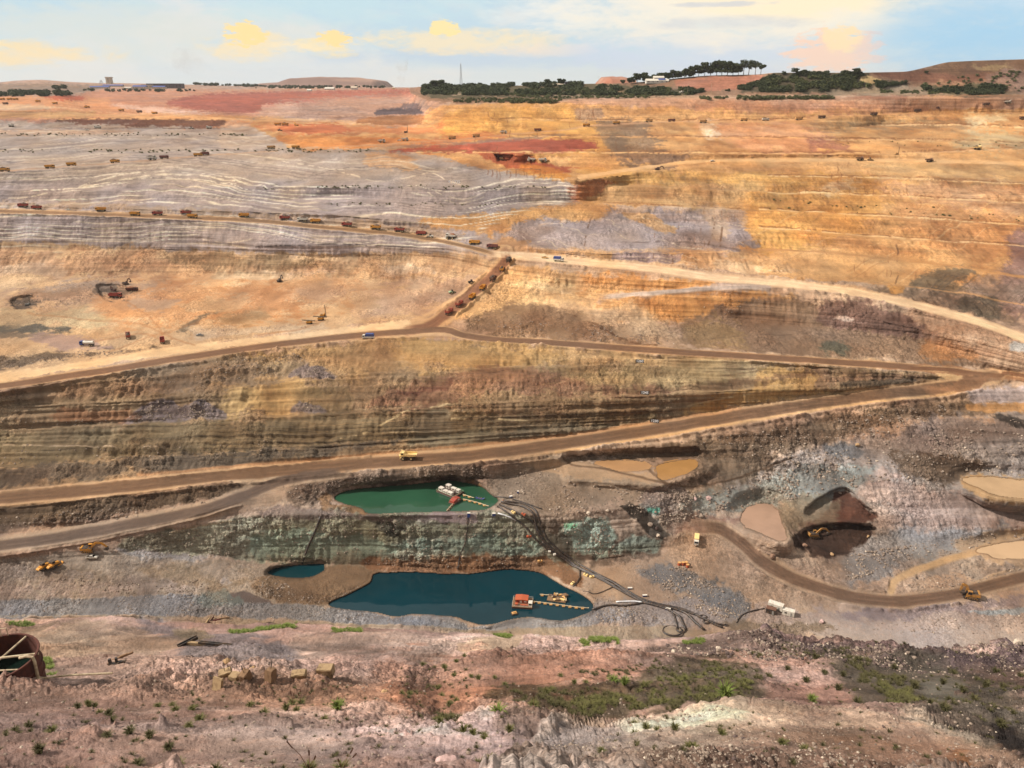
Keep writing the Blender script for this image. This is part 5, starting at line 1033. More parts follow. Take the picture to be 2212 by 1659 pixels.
def excavator(c='yellow', pose=0, dark=False, rock=False):
    root = empty('excavator', 'x', 'excavator')
    und = MB().box((0, 0, .75), (2.6, 1.9, .4)).cyl((0,0,.9),(0,0,1.25),.9,n=16).build('undercarriage', 'dark', root)
    for s in (-1, 1):
        tr = MB().prism([(-2.5,.5),(-2.2,.1),(2.2,.1),(2.5,.5),(2.2,.95),(-2.2,.95)], s*1.3-.32, s*1.3+.32).build('track', 'black', und)
        m = MB(); [m.box((-1.9+k*.76, s*1.64, .5), (.3, .06, .3)) for k in range(6)]; m.box((0, s*1.3, .98), (3.6, .5, .06)); m.build('track_frame', c, tr)
    up = MB().box((-1.2, 0, 1.75), (3.2, 2.9, .95), ch=.12).box((-2.6, 0, 1.9), (.8, 2.85, 1.35), ch=.15).box((.75, -.95, 1.65), (1.5, .95, .7)).build('upper_body', c, root)
    MB().box((-1.4, -.1, 2.3), (3.1, 2.7, .25)).box((-1.3, .1, 2.5), (1.4, 1.2, .25)).box((.75, -.95, 2.06), (1.4, .9, .12)).build('engine_cover', 'dark', up)
    cb = MB().prism([(-.2,1.3),(1.55,1.3),(1.6,2.1),(1.25,3.15),(-.2,3.2)], .4, 1.45).build('cab', c, root)
    MB().prism([(1.58,1.7),(1.63,2.15),(1.3,3.0),(1.34,3.0),(1.69,2.15),(1.63,1.7)], .5, 1.35).box((.6, 1.47, 2.5), (1.3, .05, 1.0)).box((.6, .39, 2.5), (1.3, .04, 1.0)).build('cab_window', 'glass', cb)
    P_ = {0: [(.9,1.8),(3.4,4.2),(5.4,4.0),(7.6,1.9),(7.3,.9)], 1: [(.9,1.8),(2.2,5.0),(3.8,6.0),(4.9,3.3),(4.3,2.6)], 2: [(.9,1.8),(3.6,3.8),(6.2,3.3),(7.6,.7),(6.9,.2)], 3: [(.9,1.8),(1.7,4.4),(3.1,5.2),(3.6,2.2),(2.9,1.7)]}[pose]
    a, k, e, t, q = P_
    def arm(p0, p1, r0, r1, m, y=.26, lift=0):
        d = Vector((p1[0]-p0[0], 0, p1[1]-p0[1])).normalized(); nn = Vector((-d.z, 0, d.x))
        mid = ((p0[0]+p1[0])/2 + nn.x * lift, (p0[1]+p1[1])/2 + nn.z * lift); rm = max(r0, r1) * 1.25
        return m.prism([(p0[0]-nn.x*r0,p0[1]-nn.z*r0),(mid[0]-nn.x*rm,mid[1]-nn.z*rm),(p1[0]-nn.x*r1,p1[1]-nn.z*r1),(p1[0]+nn.x*r1,p1[1]+nn.z*r1),(mid[0]+nn.x*rm,mid[1]+nn.z*rm),(p0[0]+nn.x*r0,p0[1]+nn.z*r0)], -y, y)
    bm_ = MB(); arm(a, k, .38, .42, bm_); arm(k, e, .42, .28, bm_); bo = bm_.build('boom', c, root)
    MB().cyl((a[0]+.6,.32,a[1]-.2),((k[0]+a[0])/2+.3,.32,(k[1]+a[1])/2),.09).cyl((a[0]+.6,-.32,a[1]-.2),((k[0]+a[0])/2+.3,-.32,(k[1]+a[1])/2),.09).cyl((k[0],0,k[1]+.5),(e[0]+.1,0,e[1]+.5),.09).build('hydraulic_ram', 'dark', bo)
    st = MB(); arm(e, t, .34, .2, st, .2); st.build('stick', c, root)
    if rock: MB().cyl((t[0],0,t[1]+.3),(t[0]-.1,0,t[1]-1.4),.3,.2).cyl((t[0]-.1,0,t[1]-1.4),(t[0]-.15,0,t[1]-2.2),.09,.05).build('rock_breaker', 'dark', root)
    else:
        dx_, dz_ = q[0]-t[0], q[1]-t[1]
        MB().prism([(t[0]+.25,t[1]),(t[0]+.3+dx_*.3,t[1]+dz_*1.5),(q[0],q[1]-.35),(q[0]-.75,q[1]-.1),(q[0]-.9,q[1]+.5),(t[0]-.4,t[1]+.1)], -.65, .65).build('bucket', 'dark', root)
    return root
def dozer():
    root = empty('bulldozer', 'x', 'bulldozer')
    for s in (-1, 1): MB().prism([(-2.0,.45),(-1.7,.05),(1.7,.05),(2.0,.45),(1.6,.9),(0,1.25),(-1.6,.9)], s*1.1-.28, s*1.1+.28).build('track', 'black', root)
    b = MB().box((.9, 0, 1.35), (2.0, 1.3, .9), ch=.1).box((-1.2, 0, 1.3), (1.5, 1.9, .8)).box((-.3, 0, 1.1), (1.0, 1.6, .5)).build('body', 'yellow', root)
    MB().cyl((1.2,.4,1.8),(1.2,.4,2.5),.08).build('exhaust', 'dark', b)
    cb = MB().box((-.45, 0, 2.25), (1.5, 1.5, 1.3), taper=.88).build('cab', 'yellow', root)
    MB().box((.25, 0, 2.35), (.12, 1.25, .85)).box((-.45, .73, 2.35), (1.1, .06, .85)).box((-.45, -.73, 2.35), (1.1, .06, .85)).box((-1.15,0,2.35),(.1,1.2,.8)).build('cab_window', 'glass', cb)
    MB().box((-.45, 0, 2.98), (1.9, 1.8, .12)).build('roof', 'dark', cb)
    bl = MB().prism([(2.7,.1),(2.45,.6),(2.5,1.1),(2.75,1.5),(2.65,1.55),(2.35,1.1),(2.3,.6),(2.6,.05)], -1.9, 1.9).build('blade', 'yellow', root)
    MB().box((1.5, 1.5, .6), (2.2, .15, .25)).box((1.5, -1.5, .6), (2.2, .15, .25)).build('push_arm', 'yellow', bl)
    rp = MB().prism([(-2.1,1.6),(-2.9,1.3),(-3.0,1.0),(-2.1,1.0)], -.8, .8).build('ripper', 'yellow', root)
    MB().prism([(-2.9,1.1),(-3.15,1.1),(-2.85,.1),(-2.7,.2)], -.1, .1).build('ripper_tooth', 'dark', rp); return root
def pickup(c='white', roof=False, name='pickup_truck', cat='pickup'):
    root = empty(name, 'x', cat)
    b = MB().prism([(-2.6,.45),(2.55,.4),(2.65,.85),(2.45,1.02),(1.2,1.12),(-2.6,1.12)], -.9, .9).build('body', c, root)
    MB().box((-1.65, 0, 1.13), (1.6, 1.5, .04)).build('cargo_bed', 'dark', b)
    for s in (-.6, .6): MB().box((2.62, s, .8), (.06, .3, .16)).build('headlight', 'white', b)
    cb = MB().prism([(1.15,1.1),(.5,1.72),(-.75,1.75),(-.95,1.1)], -.8, .8).build('cab', c, root)
    MB().prism([(1.12,1.14),(.56,1.68),(.62,1.7),(1.2,1.14)], -.72, .72).build('windscreen', 'glass', cb)
    MB().box((-.1, .81, 1.42), (1.2, .03, .42)).box((-.1, -.81, 1.42), (1.2, .03, .42)).build('side_window', 'glass', cb)
    for x in (1.65, -1.6):
        for s in (-1, 1): wheel(root, x, s * .82, .37, .24)
    return root
def tanker(cabc='blue', tank='white'):
    root = empty('water_tanker', 'x', 'tanker')
    MB().box((0, 0, 1.0), (8.0, 1.0, .35)).build('chassis', 'dark', root)
    c = MB().prism([(2.4,.9),(4.2,.9),(4.25,1.9),(4.05,2.8),(2.4,2.9)], -1.2, 1.2).build('cab', cabc, root)
    MB().prism([(4.27,1.9),(4.09,2.65),(4.12,2.65),(4.3,1.9)], -1.0, 1.0).box((3.3,1.22,2.2),(1.0,.05,.7)).box((3.3,-1.22,2.2),(1.0,.05,.7)).build('windscreen', 'glass', c)
    t = MB(); n = 14; prof = [(math.cos(2*math.pi*k/n)*1.15, 2.05+math.sin(2*math.pi*k/n)*.9) for k in range(n)]
    t.add([(2.1,y,z) for y,z in prof]+[(-4.2,y,z) for y,z in prof], [tuple(range(n)), tuple(range(2*n-1,n-1,-1))]+[(k,k+n,(k+1)%n+n,(k+1)%n) for k in range(n)])
    tk = t.build('tank', tank, root); MB().box((-1, 0, 3.0), (3.5, .5, .1)).cyl((-1,0,2.9),(-1,0,3.15),.3).build('walkway', 'grey', tk)
    MB().cyl((-4.2,-1,1.2),(-4.2,1,1.2),.1).build('spray_bar', 'dark', root)
    for x in (3.2, -2.0, -3.3):
        for s in (-1, 1): wheel(root, x, s, .52, .4)
    return root
def canvas_truck(cabc='white', cover='blue', name='canvas_truck'):
    root = empty(name, 'x', 'truck')
    MB().box((0, 0, .9), (7.4, 1.0, .3)).build('chassis', 'dark', root)
    c = MB().prism([(1.9,.8),(3.7,.8),(3.75,1.6),(3.4,2.5),(1.9,2.6)], -1.1, 1.1).build('cab', cabc, root)
    MB().prism([(3.76,1.65),(3.44,2.4),(3.48,2.4),(3.8,1.65)], -.95, .95).box((2.8,1.12,2.0),(1.0,.04,.6)).box((2.8,-1.12,2.0),(1.0,.04,.6)).build('windscreen', 'glass', c)
    MB().box((-1.1, 0, 1.45), (5.4, 2.3, .7)).build('cargo_bed', cabc, root)
    MB().prism([(-3.7,1.8),(1.6,1.8),(1.6,3.0),(1.3,3.25),(-3.4,3.25),(-3.7,3.0)], -1.16, 1.16).build('cover', cover, root)
    for x in (2.8, -2.4):
        for s in (-1, 1): wheel(root, x, s * .95, .48, .35)
    return root
def drill_rig(c='yellow', up=True):
    root = empty('drill_rig', 'x', 'drill rig')
    for s in (-1, 1): MB().prism([(-2.2,.45),(-1.9,.1),(1.9,.1),(2.2,.45),(1.9,.85),(-1.9,.85)], s*1.0-.25, s*1.0+.25).build('track', 'black', root)
    b = MB().box((-.6, 0, 1.6), (3.4, 2.2, 1.3), ch=.12).build('engine_house', c, root); MB().box((-.9, 0, 2.3), (1.8, 1.4, .15)).build('vent', 'dark', b)
    cb = MB().box((1.6, .6, 1.9), (1.0, 1.0, 1.7), taper=.92).build('cab', c, root); MB().box((2.1,.6,2.2),(.1,.8,.8)).box((1.6,1.1,2.2),(.7,.06,.8)).build('cab_window', 'glass', cb)
    a, e = ((2.6, 0, .2), (2.2, 0, 10.5)) if up else ((4.6, 0, 2.6), (-5.8, 0, 3.2))
    m = MB(); A = Vector(a); E = Vector(e); side = Vector((0, .3, 0)); oth = (E - A).normalized().cross(Vector((0, 1, 0))) * .3
    cs = [side + oth, side - oth, -side + oth, -side - oth]
    for k in cs: m.cyl(A + k, E + k, .07, n=6)
    for i in range(12):
        p = A.lerp(E, i / 12); q = A.lerp(E, (i + 1) / 12)
        m.cyl(p + cs[0], q + cs[1], .045, n=5); m.cyl(p + cs[2], q + cs[3], .045, n=5); m.cyl(p + cs[1], q + cs[3], .045, n=5)
    ms = m.build('mast', 'dark', root); MB().cyl(A.lerp(E, .05), A.lerp(E, .95), .1, n=8).box(tuple(A.lerp(E, .6)), (.5, .5, .9)).build('drill_rod', 'steelw', ms)
    if up: MB().cyl((.8, 0, 2.0), tuple(A.lerp(E, .5)), .1, n=6).build('mast_strut', c, root)
    return root
def loader(c='white'):
    root = empty('wheel_loader', 'x', 'loader')
    MB().box((-1.7, 0, 1.7), (2.6, 1.7, 1.0), ch=.12).box((.3, 0, 1.2), (1.8, 1.2, .6)).build('body', c, root)
    cb = MB().box((-.1, 0, 2.5), (1.4, 1.4, 1.5), taper=.9).build('cab', 'dark', root); MB().box((.65, 0, 2.6), (.08, 1.1, .9)).build('cab_window', 'glass', cb)
    MB().prism([(.8,1.5),(2.8,.7),(3.0,.95),(.9,1.9)], -.7, -.45).prism([(.8,1.5),(2.8,.7),(3.0,.95),(.9,1.9)], .45, .7).build('lift_arm', c, root)
    MB().prism([(2.8,.25),(4.1,.15),(4.1,.25),(3.1,.5),(2.95,1.2),(2.7,1.3)], -1.35, 1.35).build('bucket', 'dark', root)
    for x in (1.3, -1.7):
        for s in (-1, 1): wheel(root, x, s * 1.05, .75, .5)
    return root
protos = {}
def vehicle(kind, label, u, v, head, group=None, pitch=0, dz=0.0, sc_=1.0, **kw):
    key = (kind, tuple(sorted(kw.items())))
    if key not in protos: o = protos[key] = {'tip': tipper, 'haul': haul_truck, 'exc': excavator, 'doz': dozer, 'pick': pickup, 'tank': tanker, 'canvas': canvas_truck, 'drill': drill_rig, 'load': loader}[kind](**kw)
    else: o = copy_tree(protos[key])
    o['label'] = label
    if group: o['group'] = group
    elif 'group' in o: del o['group']
    place(o, u, v, head, pitch, sc_, dz)
    if kind in ('tip', 'tank', 'canvas'): o.scale = (1.12 * sc_, 1.15 * sc_, 1.28 * sc_)
    return o
T_ = lambda body, load=None, **k: dict(kind='tip', body=body, load=load, **k)
def V(spec, label, u, v, head, group=None, pitch=0, **k):
    d = dict(spec); d.update(k); kind = d.pop('kind'); return vehicle(kind, label, u, v, head, group, pitch, **d)
G1 = 'trucks on the long haul road crossing the grey striped wall'
LFT, RGT = 172, -8
Y, RD, WH, MR, TN, CR = 'yellow', 'red', 'white', 'maroon', 'tan', 'cream'
for spec, lab, u, v, h in [
    (T_(RD,'ore'), 'red loaded tipper truck at the far left start of the haul road', 51, 450, 176), (T_(RD,'ore'), 'red loaded tipper just behind the leftmost red truck on the haul road', 79, 452, 176),
    (T_(Y), 'yellow empty tipper right of the small white pickup on the haul road', 218, 458, 176), (T_(Y), 'yellow tipper driving right between a yellow truck and the first lone red one', 292, 466, -6),
    (T_(RD,'ore'), 'lone red loaded tipper between two yellow ones on the haul road', 340, 465, 175), (T_(RD,'ore'), 'red tipper half hidden behind a yellow one on the haul road', 402, 465, 175),
    (T_(Y), 'yellow tipper passing in front of a red one on the haul road', 416, 471, -6), (T_(Y), 'yellow tipper alone on the haul road where it starts to bend down', 527, 470, 174),
    (T_(RD,'ore'), 'red tipper left of the white black-loaded truck on the haul road', 615, 475, 172), (T_(WH,'ore'), 'white tipper with a black load between a red and a yellow truck', 653, 478, 171),
    (T_(Y), 'bright yellow tipper close behind the white black-loaded truck', 681, 481, 170), (T_(RD,'ore'), 'bright red tipper heaped with black ore at the middle of the queue', 749, 490, 169),
    (T_(Y,'ore'), 'yellow loaded tipper between two bright red trucks', 811, 497, 168), (T_(RD,'ore'), 'bright red tipper with square black load, just before the road widens', 862, 502, 167),
    (T_(RD), 'dull red empty tipper beside the white grader on the haul road', 909, 508, 166), (T_(Y), 'orange yellow tipper just left of the junction', 1024, 527, 165), (T_(MR), 'dark purple tipper with a trailer hitch at the top of the junction', 1062, 535, 165)]:
    V(spec, lab, u, v, h, G1)
V(dict(kind='haul', c='white', load='dirtload'), 'white rigid dump truck heaped with brown soil near the junction', 974, 518, 166)
V(dict(kind='load', c='white'), 'white loader with dark cab on the haul road below a dull red truck', 929, 513, 166)
V(dict(kind='pick'), 'small white pickup on the haul road near its left end', 147, 454, 176)
G2 = 'trucks driving down the reddish ramp'
for spec, lab, u, v, h in [(T_('dark','ore'), 'black loaded tipper at the top of the reddish ramp', 1098, 566, 84), (T_(Y,'ore'), 'bright yellow tipper with a dark load, second on the ramp', 1084, 586, 82),
    (T_('brown','ore'), 'brown dusty tipper in the red dust of the ramp', 1064, 606, 74), (T_(Y), 'yellow empty tipper on the ramp, upper one of two alike', 1042, 626, 74), (T_(Y), 'yellow empty tipper on the ramp, lower one of two alike', 1020, 645, 72),
    (T_(RD,'dirtload'), 'reddish tipper with white cab second from the foot of the ramp', 992, 661, 70), (T_(RD,'dirtload'), 'reddish tipper at the foot of the ramp', 970, 678, 70)]:
    V(spec, lab, u, v, h, G2)
V(dict(kind='load', c='dark'), 'dark wheel loader parked on the ramp\'s left shoulder', 1018, 612, 30); V(dict(kind='load', c='green'), 'pale green wheel loader lower on the ramp\'s left shoulder', 976, 633, 40)
G3 = 'trucks on the ramp across the upper grey wall'
for spec, lab, u, v, h in [(T_(Y,'ore'), 'yellow tipper at the far left edge on the upper ramp', 11, 372, 10), (T_(Y), 'yellow tipper on the upper ramp, left one of a close pair', 108, 363, 10), (T_(Y), 'yellow tipper on the upper ramp, right one of a close pair', 155, 360, 10),
    (T_(Y,'ore'), 'yellow tipper just left of the big white truck on the upper ramp', 249, 353, 10), (T_(MR), 'pinkish red tipper just right of the big white truck', 355, 343, 10), (T_(Y), 'yellow tipper nose to tail with a maroon one', 428, 338, 12), (T_(MR,'ore'), 'maroon tipper in front of a yellow one near the ramp\'s bend', 443, 335, 12),
    (T_(TN), 'dusty grey tipper where the upper ramp meets the orange ground', 586, 322, 5), (T_(Y), 'bright yellow tipper at the foot of the orange slope', 639, 321, 5), (T_(TN), 'faded yellow tipper on the grey track below the orange wall', 976, 300, 12), (T_(TN), 'tan tipper climbing the grey track below the orange wall', 1028, 296, 12)]:
    V(spec, lab, u, v, h, G3)
V(dict(kind='haul', c='white', load='ore'), 'big white dump truck heaped with black ore on the upper ramp', 328, 345, 8)
G4 = 'white dump trucks on the orange slope'
for lab, u, v, h, ld in [('white dump truck carrying brown soil under the red stripe', 824, 307, 0, 'dirtload'), ('white dump truck nose to nose with a smaller one', 874, 305, 0, None), ('white dump truck with a dark load alone on the orange slope', 1087, 289, 0, 'ore'), ('cream dump truck beside the dug red hole', 1147, 348, 170, 'dirtload'), ('white dump truck with its shadowed tail towards the dug red hole', 1172, 351, -8, None)]:
    V(dict(kind='haul', c='white', load=ld), lab, u, v, h, G4, sc_=.9)
V(dict(kind='pick'), 'small white vehicle in front of two white dump trucks', 862, 305, 0)
G5 = 'small far trucks on the right hand benches'
for spec, lab, u, v, h in [(T_(MR), 'maroon tipper low on the bench left of the grey streak', 1161, 283, 5), (T_(Y), 'yellow tipper on the bench above the grey streak, left one', 1266, 274, 5), (T_(Y), 'bright yellow tipper on the bench above the grey streak', 1331, 269, 5),
    (T_(TN,'ore'), 'tan tipper with a dark load right of the bright yellow one', 1401, 264, 5), (T_(MR), 'purple red tipper alone on the first bench', 1450, 263, 5), (T_(TN), 'faint tan tipper on the first bench', 1518, 265, 5), (T_(TN), 'tan tipper on the first bench ahead of the white one', 1606, 262, 5), (T_(WH,'ore'), 'white tipper with a dark load on the first bench', 1653, 261, 5),
    (T_(TN), 'tan tipper climbing where the bench begins to rise', 1725, 259, 6), (T_('brown'), 'brown tipper on the rising bench behind the tan one', 1774, 255, 6), (T_('brown'), 'brown tipper halfway up the rising bench', 1886, 249, 6), (T_('brown'), 'brown tipper near the red drill rig', 1980, 241, 6),
    (T_('brown'), 'brown tipper left of the big white truck on the rim', 2128, 228, 8), (T_('brown'), 'brown tipper cut by the right edge of the picture', 2208, 259, 8)]:
    V(spec, lab, u, v, h, G5)
V(dict(kind='haul', c='white', load='ore'), 'big white dump truck with black load on the right rim', 2175, 224, 5, sc_=.95); V(dict(kind='haul', c='cream', load='ore'), 'cream dump truck with black load on the right bench road', 2109, 325, 5, sc_=.9)
V(dict(kind='haul', c='brown', load=None), 'brown dump truck on the pale bench road at the right', 1856, 347, 5, sc_=.8); V(dict(kind='load', c='tan'), 'tan loader behind the brown dump truck on the pale bench road', 1878, 347, 5); V(dict(kind='haul', c='brown', load=None), 'low brown dump truck alone on the pale road at the far right', 2006, 350, 5, sc_=.8)
V(dict(kind='exc', c='brown', pose=2), 'brown excavator at the start of the pale bench road', 1420, 366, 20); V(dict(kind='pick'), 'white pickup on the pale bench road', 1538, 349, 10)
V(dict(kind='drill', c='rust'), 'red drill rig with raised mast on the right rim', 2025, 234, 20); V(dict(kind='drill', c='dark'), 'dark drill rig standing on the orange bench below the black wall', 876, 287, 10)
G6 = 'yellow trucks on the far left orange slope'
for spec, lab, u, v, h in [(T_(Y), 'yellow tipper at the left edge, first of the parked row', 5, 216, 0), (T_(Y), 'yellow tipper, middle one of the parked row at the left edge', 21, 216, 0), (T_(Y), 'yellow tipper, last of the parked row at the left edge', 34, 216, 0), (T_('brown'), 'brown tipper below the parked yellow row', 12, 225, 0),
    (T_(Y,'ore'), 'yellow tipper right of the parked row on the orange slope', 82, 221, -8), (T_(Y), 'yellow and brown tipper going down the orange slope', 119, 225, -8), (T_(Y,'ore'), 'yellow tipper halfway down the orange slope', 188, 233, -8), (T_(Y), 'large yellow tipper above the dark brown cut', 262, 240, -8), (T_('brown'), 'brown tipper between two yellow ones on the orange slope', 301, 243, -8), (T_(Y), 'yellow tipper at the foot of the orange slope', 334, 246, -8)]:
    V(spec, lab, u, v, h, G6)
V(dict(kind='haul', c='white', load='ore'), 'white truck at the foot of the brown cut, left end', 25, 274, 175, sc_=.8); V(T_(WH,'ore'), 'white tipper in the middle of the brown cut\'s foot', 211, 277, 175); V(dict(kind='haul', c='white', load='ore'), 'white truck with black load at the right end of the brown cut', 452, 278, 178, sc_=.85)
V(dict(kind='pick'), 'small pale pickup left of the middle white tipper', 188, 281, 0); V(dict(kind='load', c='white'), 'small white loader near the right end of the brown cut', 413, 278, 0)
V(T_(Y), 'yellow tipper on the red floor, left of the far excavator', 600, 271, 5); V(T_(Y,'ore'), 'second yellow tipper on the red floor beside the far excavator', 616, 271, 5); V(dict(kind='exc', c='yellow', pose=3), 'far yellow excavator at the edge of the grey pit', 640, 272, 150); V(dict(kind='load', c='brown'), 'brown loader on the red floor below the yellow trucks', 604, 283, 0)
V(dict(kind='exc', c='tan', pose=2), 'tan excavator loading inside the dug red hole', 1085, 345, -15, sc_=1.1)
# working floor, left
V(T_(RD), 'bright red tipper standing in front of the black dug hole', 250, 643, 0, sc_=1.1); V(T_('rust','dirtload'), 'rusty red tipper right of the black dug hole', 285, 629, 0); V(dict(kind='exc', c='rust', pose=3), 'small dark excavator digging in the black hole behind the red truck', 245, 629, 160, sc_=.8)
V(dict(kind='exc', c='brown', pose=1), 'brown excavator with raised arm above the rusty red truck', 272, 615, 10, sc_=.9); V(dict(kind='drill', c='grey'), 'pale drill rig inside the leftmost black hole', 60, 660, 20, sc_=.8)
V(dict(kind='tank'), 'white water tanker with blue cab on the muddy patch', 189, 748, 178); V(T_(RD,'ore'), 'red tipper seen from behind with a dark load', 277, 729, 116, sc_=.95); V(T_(RD), 'red tipper seen from behind with an orange body', 351, 740, 114, sc_=.95)
V(dict(kind='pick', c='grey'), 'small grey pickup behind the stony berm', 431, 725, 170); V(dict(kind='canvas', cabc='white', cover='blue'), 'white truck with bright blue canopy on the middle road', 795, 732, 178); V(dict(kind='canvas', cabc='white', cover='blue'), 'white truck with dark blue load on the sandy right hand road', 1206, 565, -18); V(dict(kind='pick', c='tan'), 'tan pickup just left of the blue and white truck', 1176, 558, -18)
V(dict(kind='drill', c='yellow'), 'yellow drill rig with its mast raised', 697, 684, 10, sc_=.9); V(dict(kind='drill', c='yellow', up=False), 'yellow drill rig with its mast laid flat, upper of two', 693, 692, 0); V(dict(kind='drill', c='yellow', up=False), 'yellow drill rig with its mast laid flat, lower of two by the berm', 668, 699, 0, sc_=.95)
V(dict(kind='exc', c='dark', pose=1), 'black excavator alone against the sandy slope', 604, 608, 70, sc_=.9)
V(dict(kind='drill', c='tan'), 'thin drill rig on the right hand end of the pit bench', 1936, 333, 10, sc_=.8)
# pit bottom
V(dict(kind='haul', c='cream'), 'cream rigid dump truck driving left on the lowest haul road', 882, 992, 176, pitch=-2, sc_=1.02)
V(dict(kind='exc', c='yellow', pose=0), 'yellow excavator with outstretched boom beside the white pickup', 193, 1193, 4, sc_=1.25, dz=.5); V(dict(kind='pick'), 'white pickup parked in front of the yellow excavator', 199, 1206, 2, sc_=1.15)
G7 = 'yellow bulldozers parked side by side'
V(dict(kind='doz'), 'yellow bulldozer parked on the left of the pair', 96, 1228, 65, G7, sc_=1.3); V(dict(kind='doz'), 'yellow bulldozer parked on the right of the pair', 118, 1224, 62, G7, sc_=1.3)
V(dict(kind='canvas', cabc='white', cover='cream'), 'white truck with cream box parked near the tan pool', 1503, 1174, -105, sc_=.95)
V(dict(kind='exc', c='mustard', pose=0), 'dark yellow excavator digging the dark red hollow', 1758, 1158, 8, sc_=1.2); V(dict(kind='exc', c='mustard', pose=3), 'yellow excavator with folded arm on the lower ring road', 2094, 1290, 162, sc_=1.4)
# ------------------------------------------------------------------ pit furniture
def roundbox(m, c, d): return m.box(c, d)
def container(label, u, v, head, size, wallm, roofm, group=None):
    root = empty('site_cabin', label, 'cabin', group); L, W, H_ = size
    m = MB(); m.box((0, 0, H_/2 + .15), (L, W, H_))
    for k in range(int(L / .5)): 
        for s in (-1, 1): m.box((-L/2 + .3 + k * .5, s * (W/2 + .025), H_/2 + .15), (.22, .05, H_ - .3))
    b = m.build('wall', wallm, root); MB().box((0, 0, H_ + .2), (L + .15, W + .15, .12)).build('roof', roofm, root)
    MB().box((L*.25, -W/2 - .06, 1.15), (.9, .05, 2.0)).build('door', 'grey', root); w_ = MB().box((-L*.22, -W/2 - .06, 1.6), (1.2, .05, .7)).build('window', 'glass', root)
    MB().box((-L*.45, 0, .08), (.3, W, .16)).box((L*.45, 0, .08), (.3, W, .16)).build('skid', 'dark', root)
    return place(root, u, v, head)
container('white site cabin, taller one behind the dark container', 1674, 1314, -32, (7.2, 3.0, 2.9), 'white', 'white')
container('white site cabin standing alone to the right of its neighbour', 1702, 1327, -26, (5.6, 2.7, 2.6), 'white', 'white')
c_ = container('dark container with rusty brown roof in front of the white cabin', 1664, 1323, -28, (4.6, 2.8, 2.6), 'dark', 'brown')
# level boards: black with white figures
def board(txt, u, v, h=2.6, ground_board=True, wd=None):
    lab = {'1260': 'black board with white 1260 on the upper bench of the brown wall', '1245': 'black board with white 1245 halfway down the brown wall', '1230': 'black board with white 1230 just above the lowest haul road', '1335': 'white figures 1335 with a triangle set on the grey wall'}[txt]
    root = empty('level_sign', lab, 'sign'); w_ = wd or h * 2.5
    if ground_board:
        MB().box((0, 0, h * .75), (w_, .12, h)).build('board', 'sign', root); MB().box((-w_*.4, .1, h*.3), (.15, .15, h*.6)).box((w_*.4, .1, h*.3), (.15, .15, h*.6)).build('post', 'dark', root)
    cu = bpy.data.curves.new('text', 'FONT'); cu.body = txt; cu.size = h * 1.05; cu.align_x = 'CENTER'; cu.align_y = 'CENTER'; cu.extrude = .02; cu.offset = .045
    tmp = bpy.data.objects.new('t', cu); COL.objects.link(tmp); dg = bpy.context.evaluated_depsgraph_get(); me = bpy.data.meshes.new_from_object(tmp.evaluated_get(dg)); bpy.data.objects.remove(tmp)
    me.materials.clear(); me.materials.append(M['letters']); o = bpy.data.objects.new('lettering', me); COL.objects.link(o); o.parent = root; o.location = (0, -.1, h * .75); o.rotation_euler = (R(90), 0, 0)
    if txt == '1335': MB().prism([(-h*1.95,h*1.1),(-h*1.45,h*1.1),(-h*1.7,h*.5)], -.12, -.06).build('triangle', 'letters', root)
    p = at(u, v); root.location = p + Vector((0, -1.5, -.3)); root.rotation_euler = (0, 0, -math.atan2(p.x, p.y)); return root
board('1260', 1380, 784, 2.2); board('1245', 1391, 850, 2.2); board('1230', 1412, 912, 2.2); board('1335', 985, 399, 4.0, False)
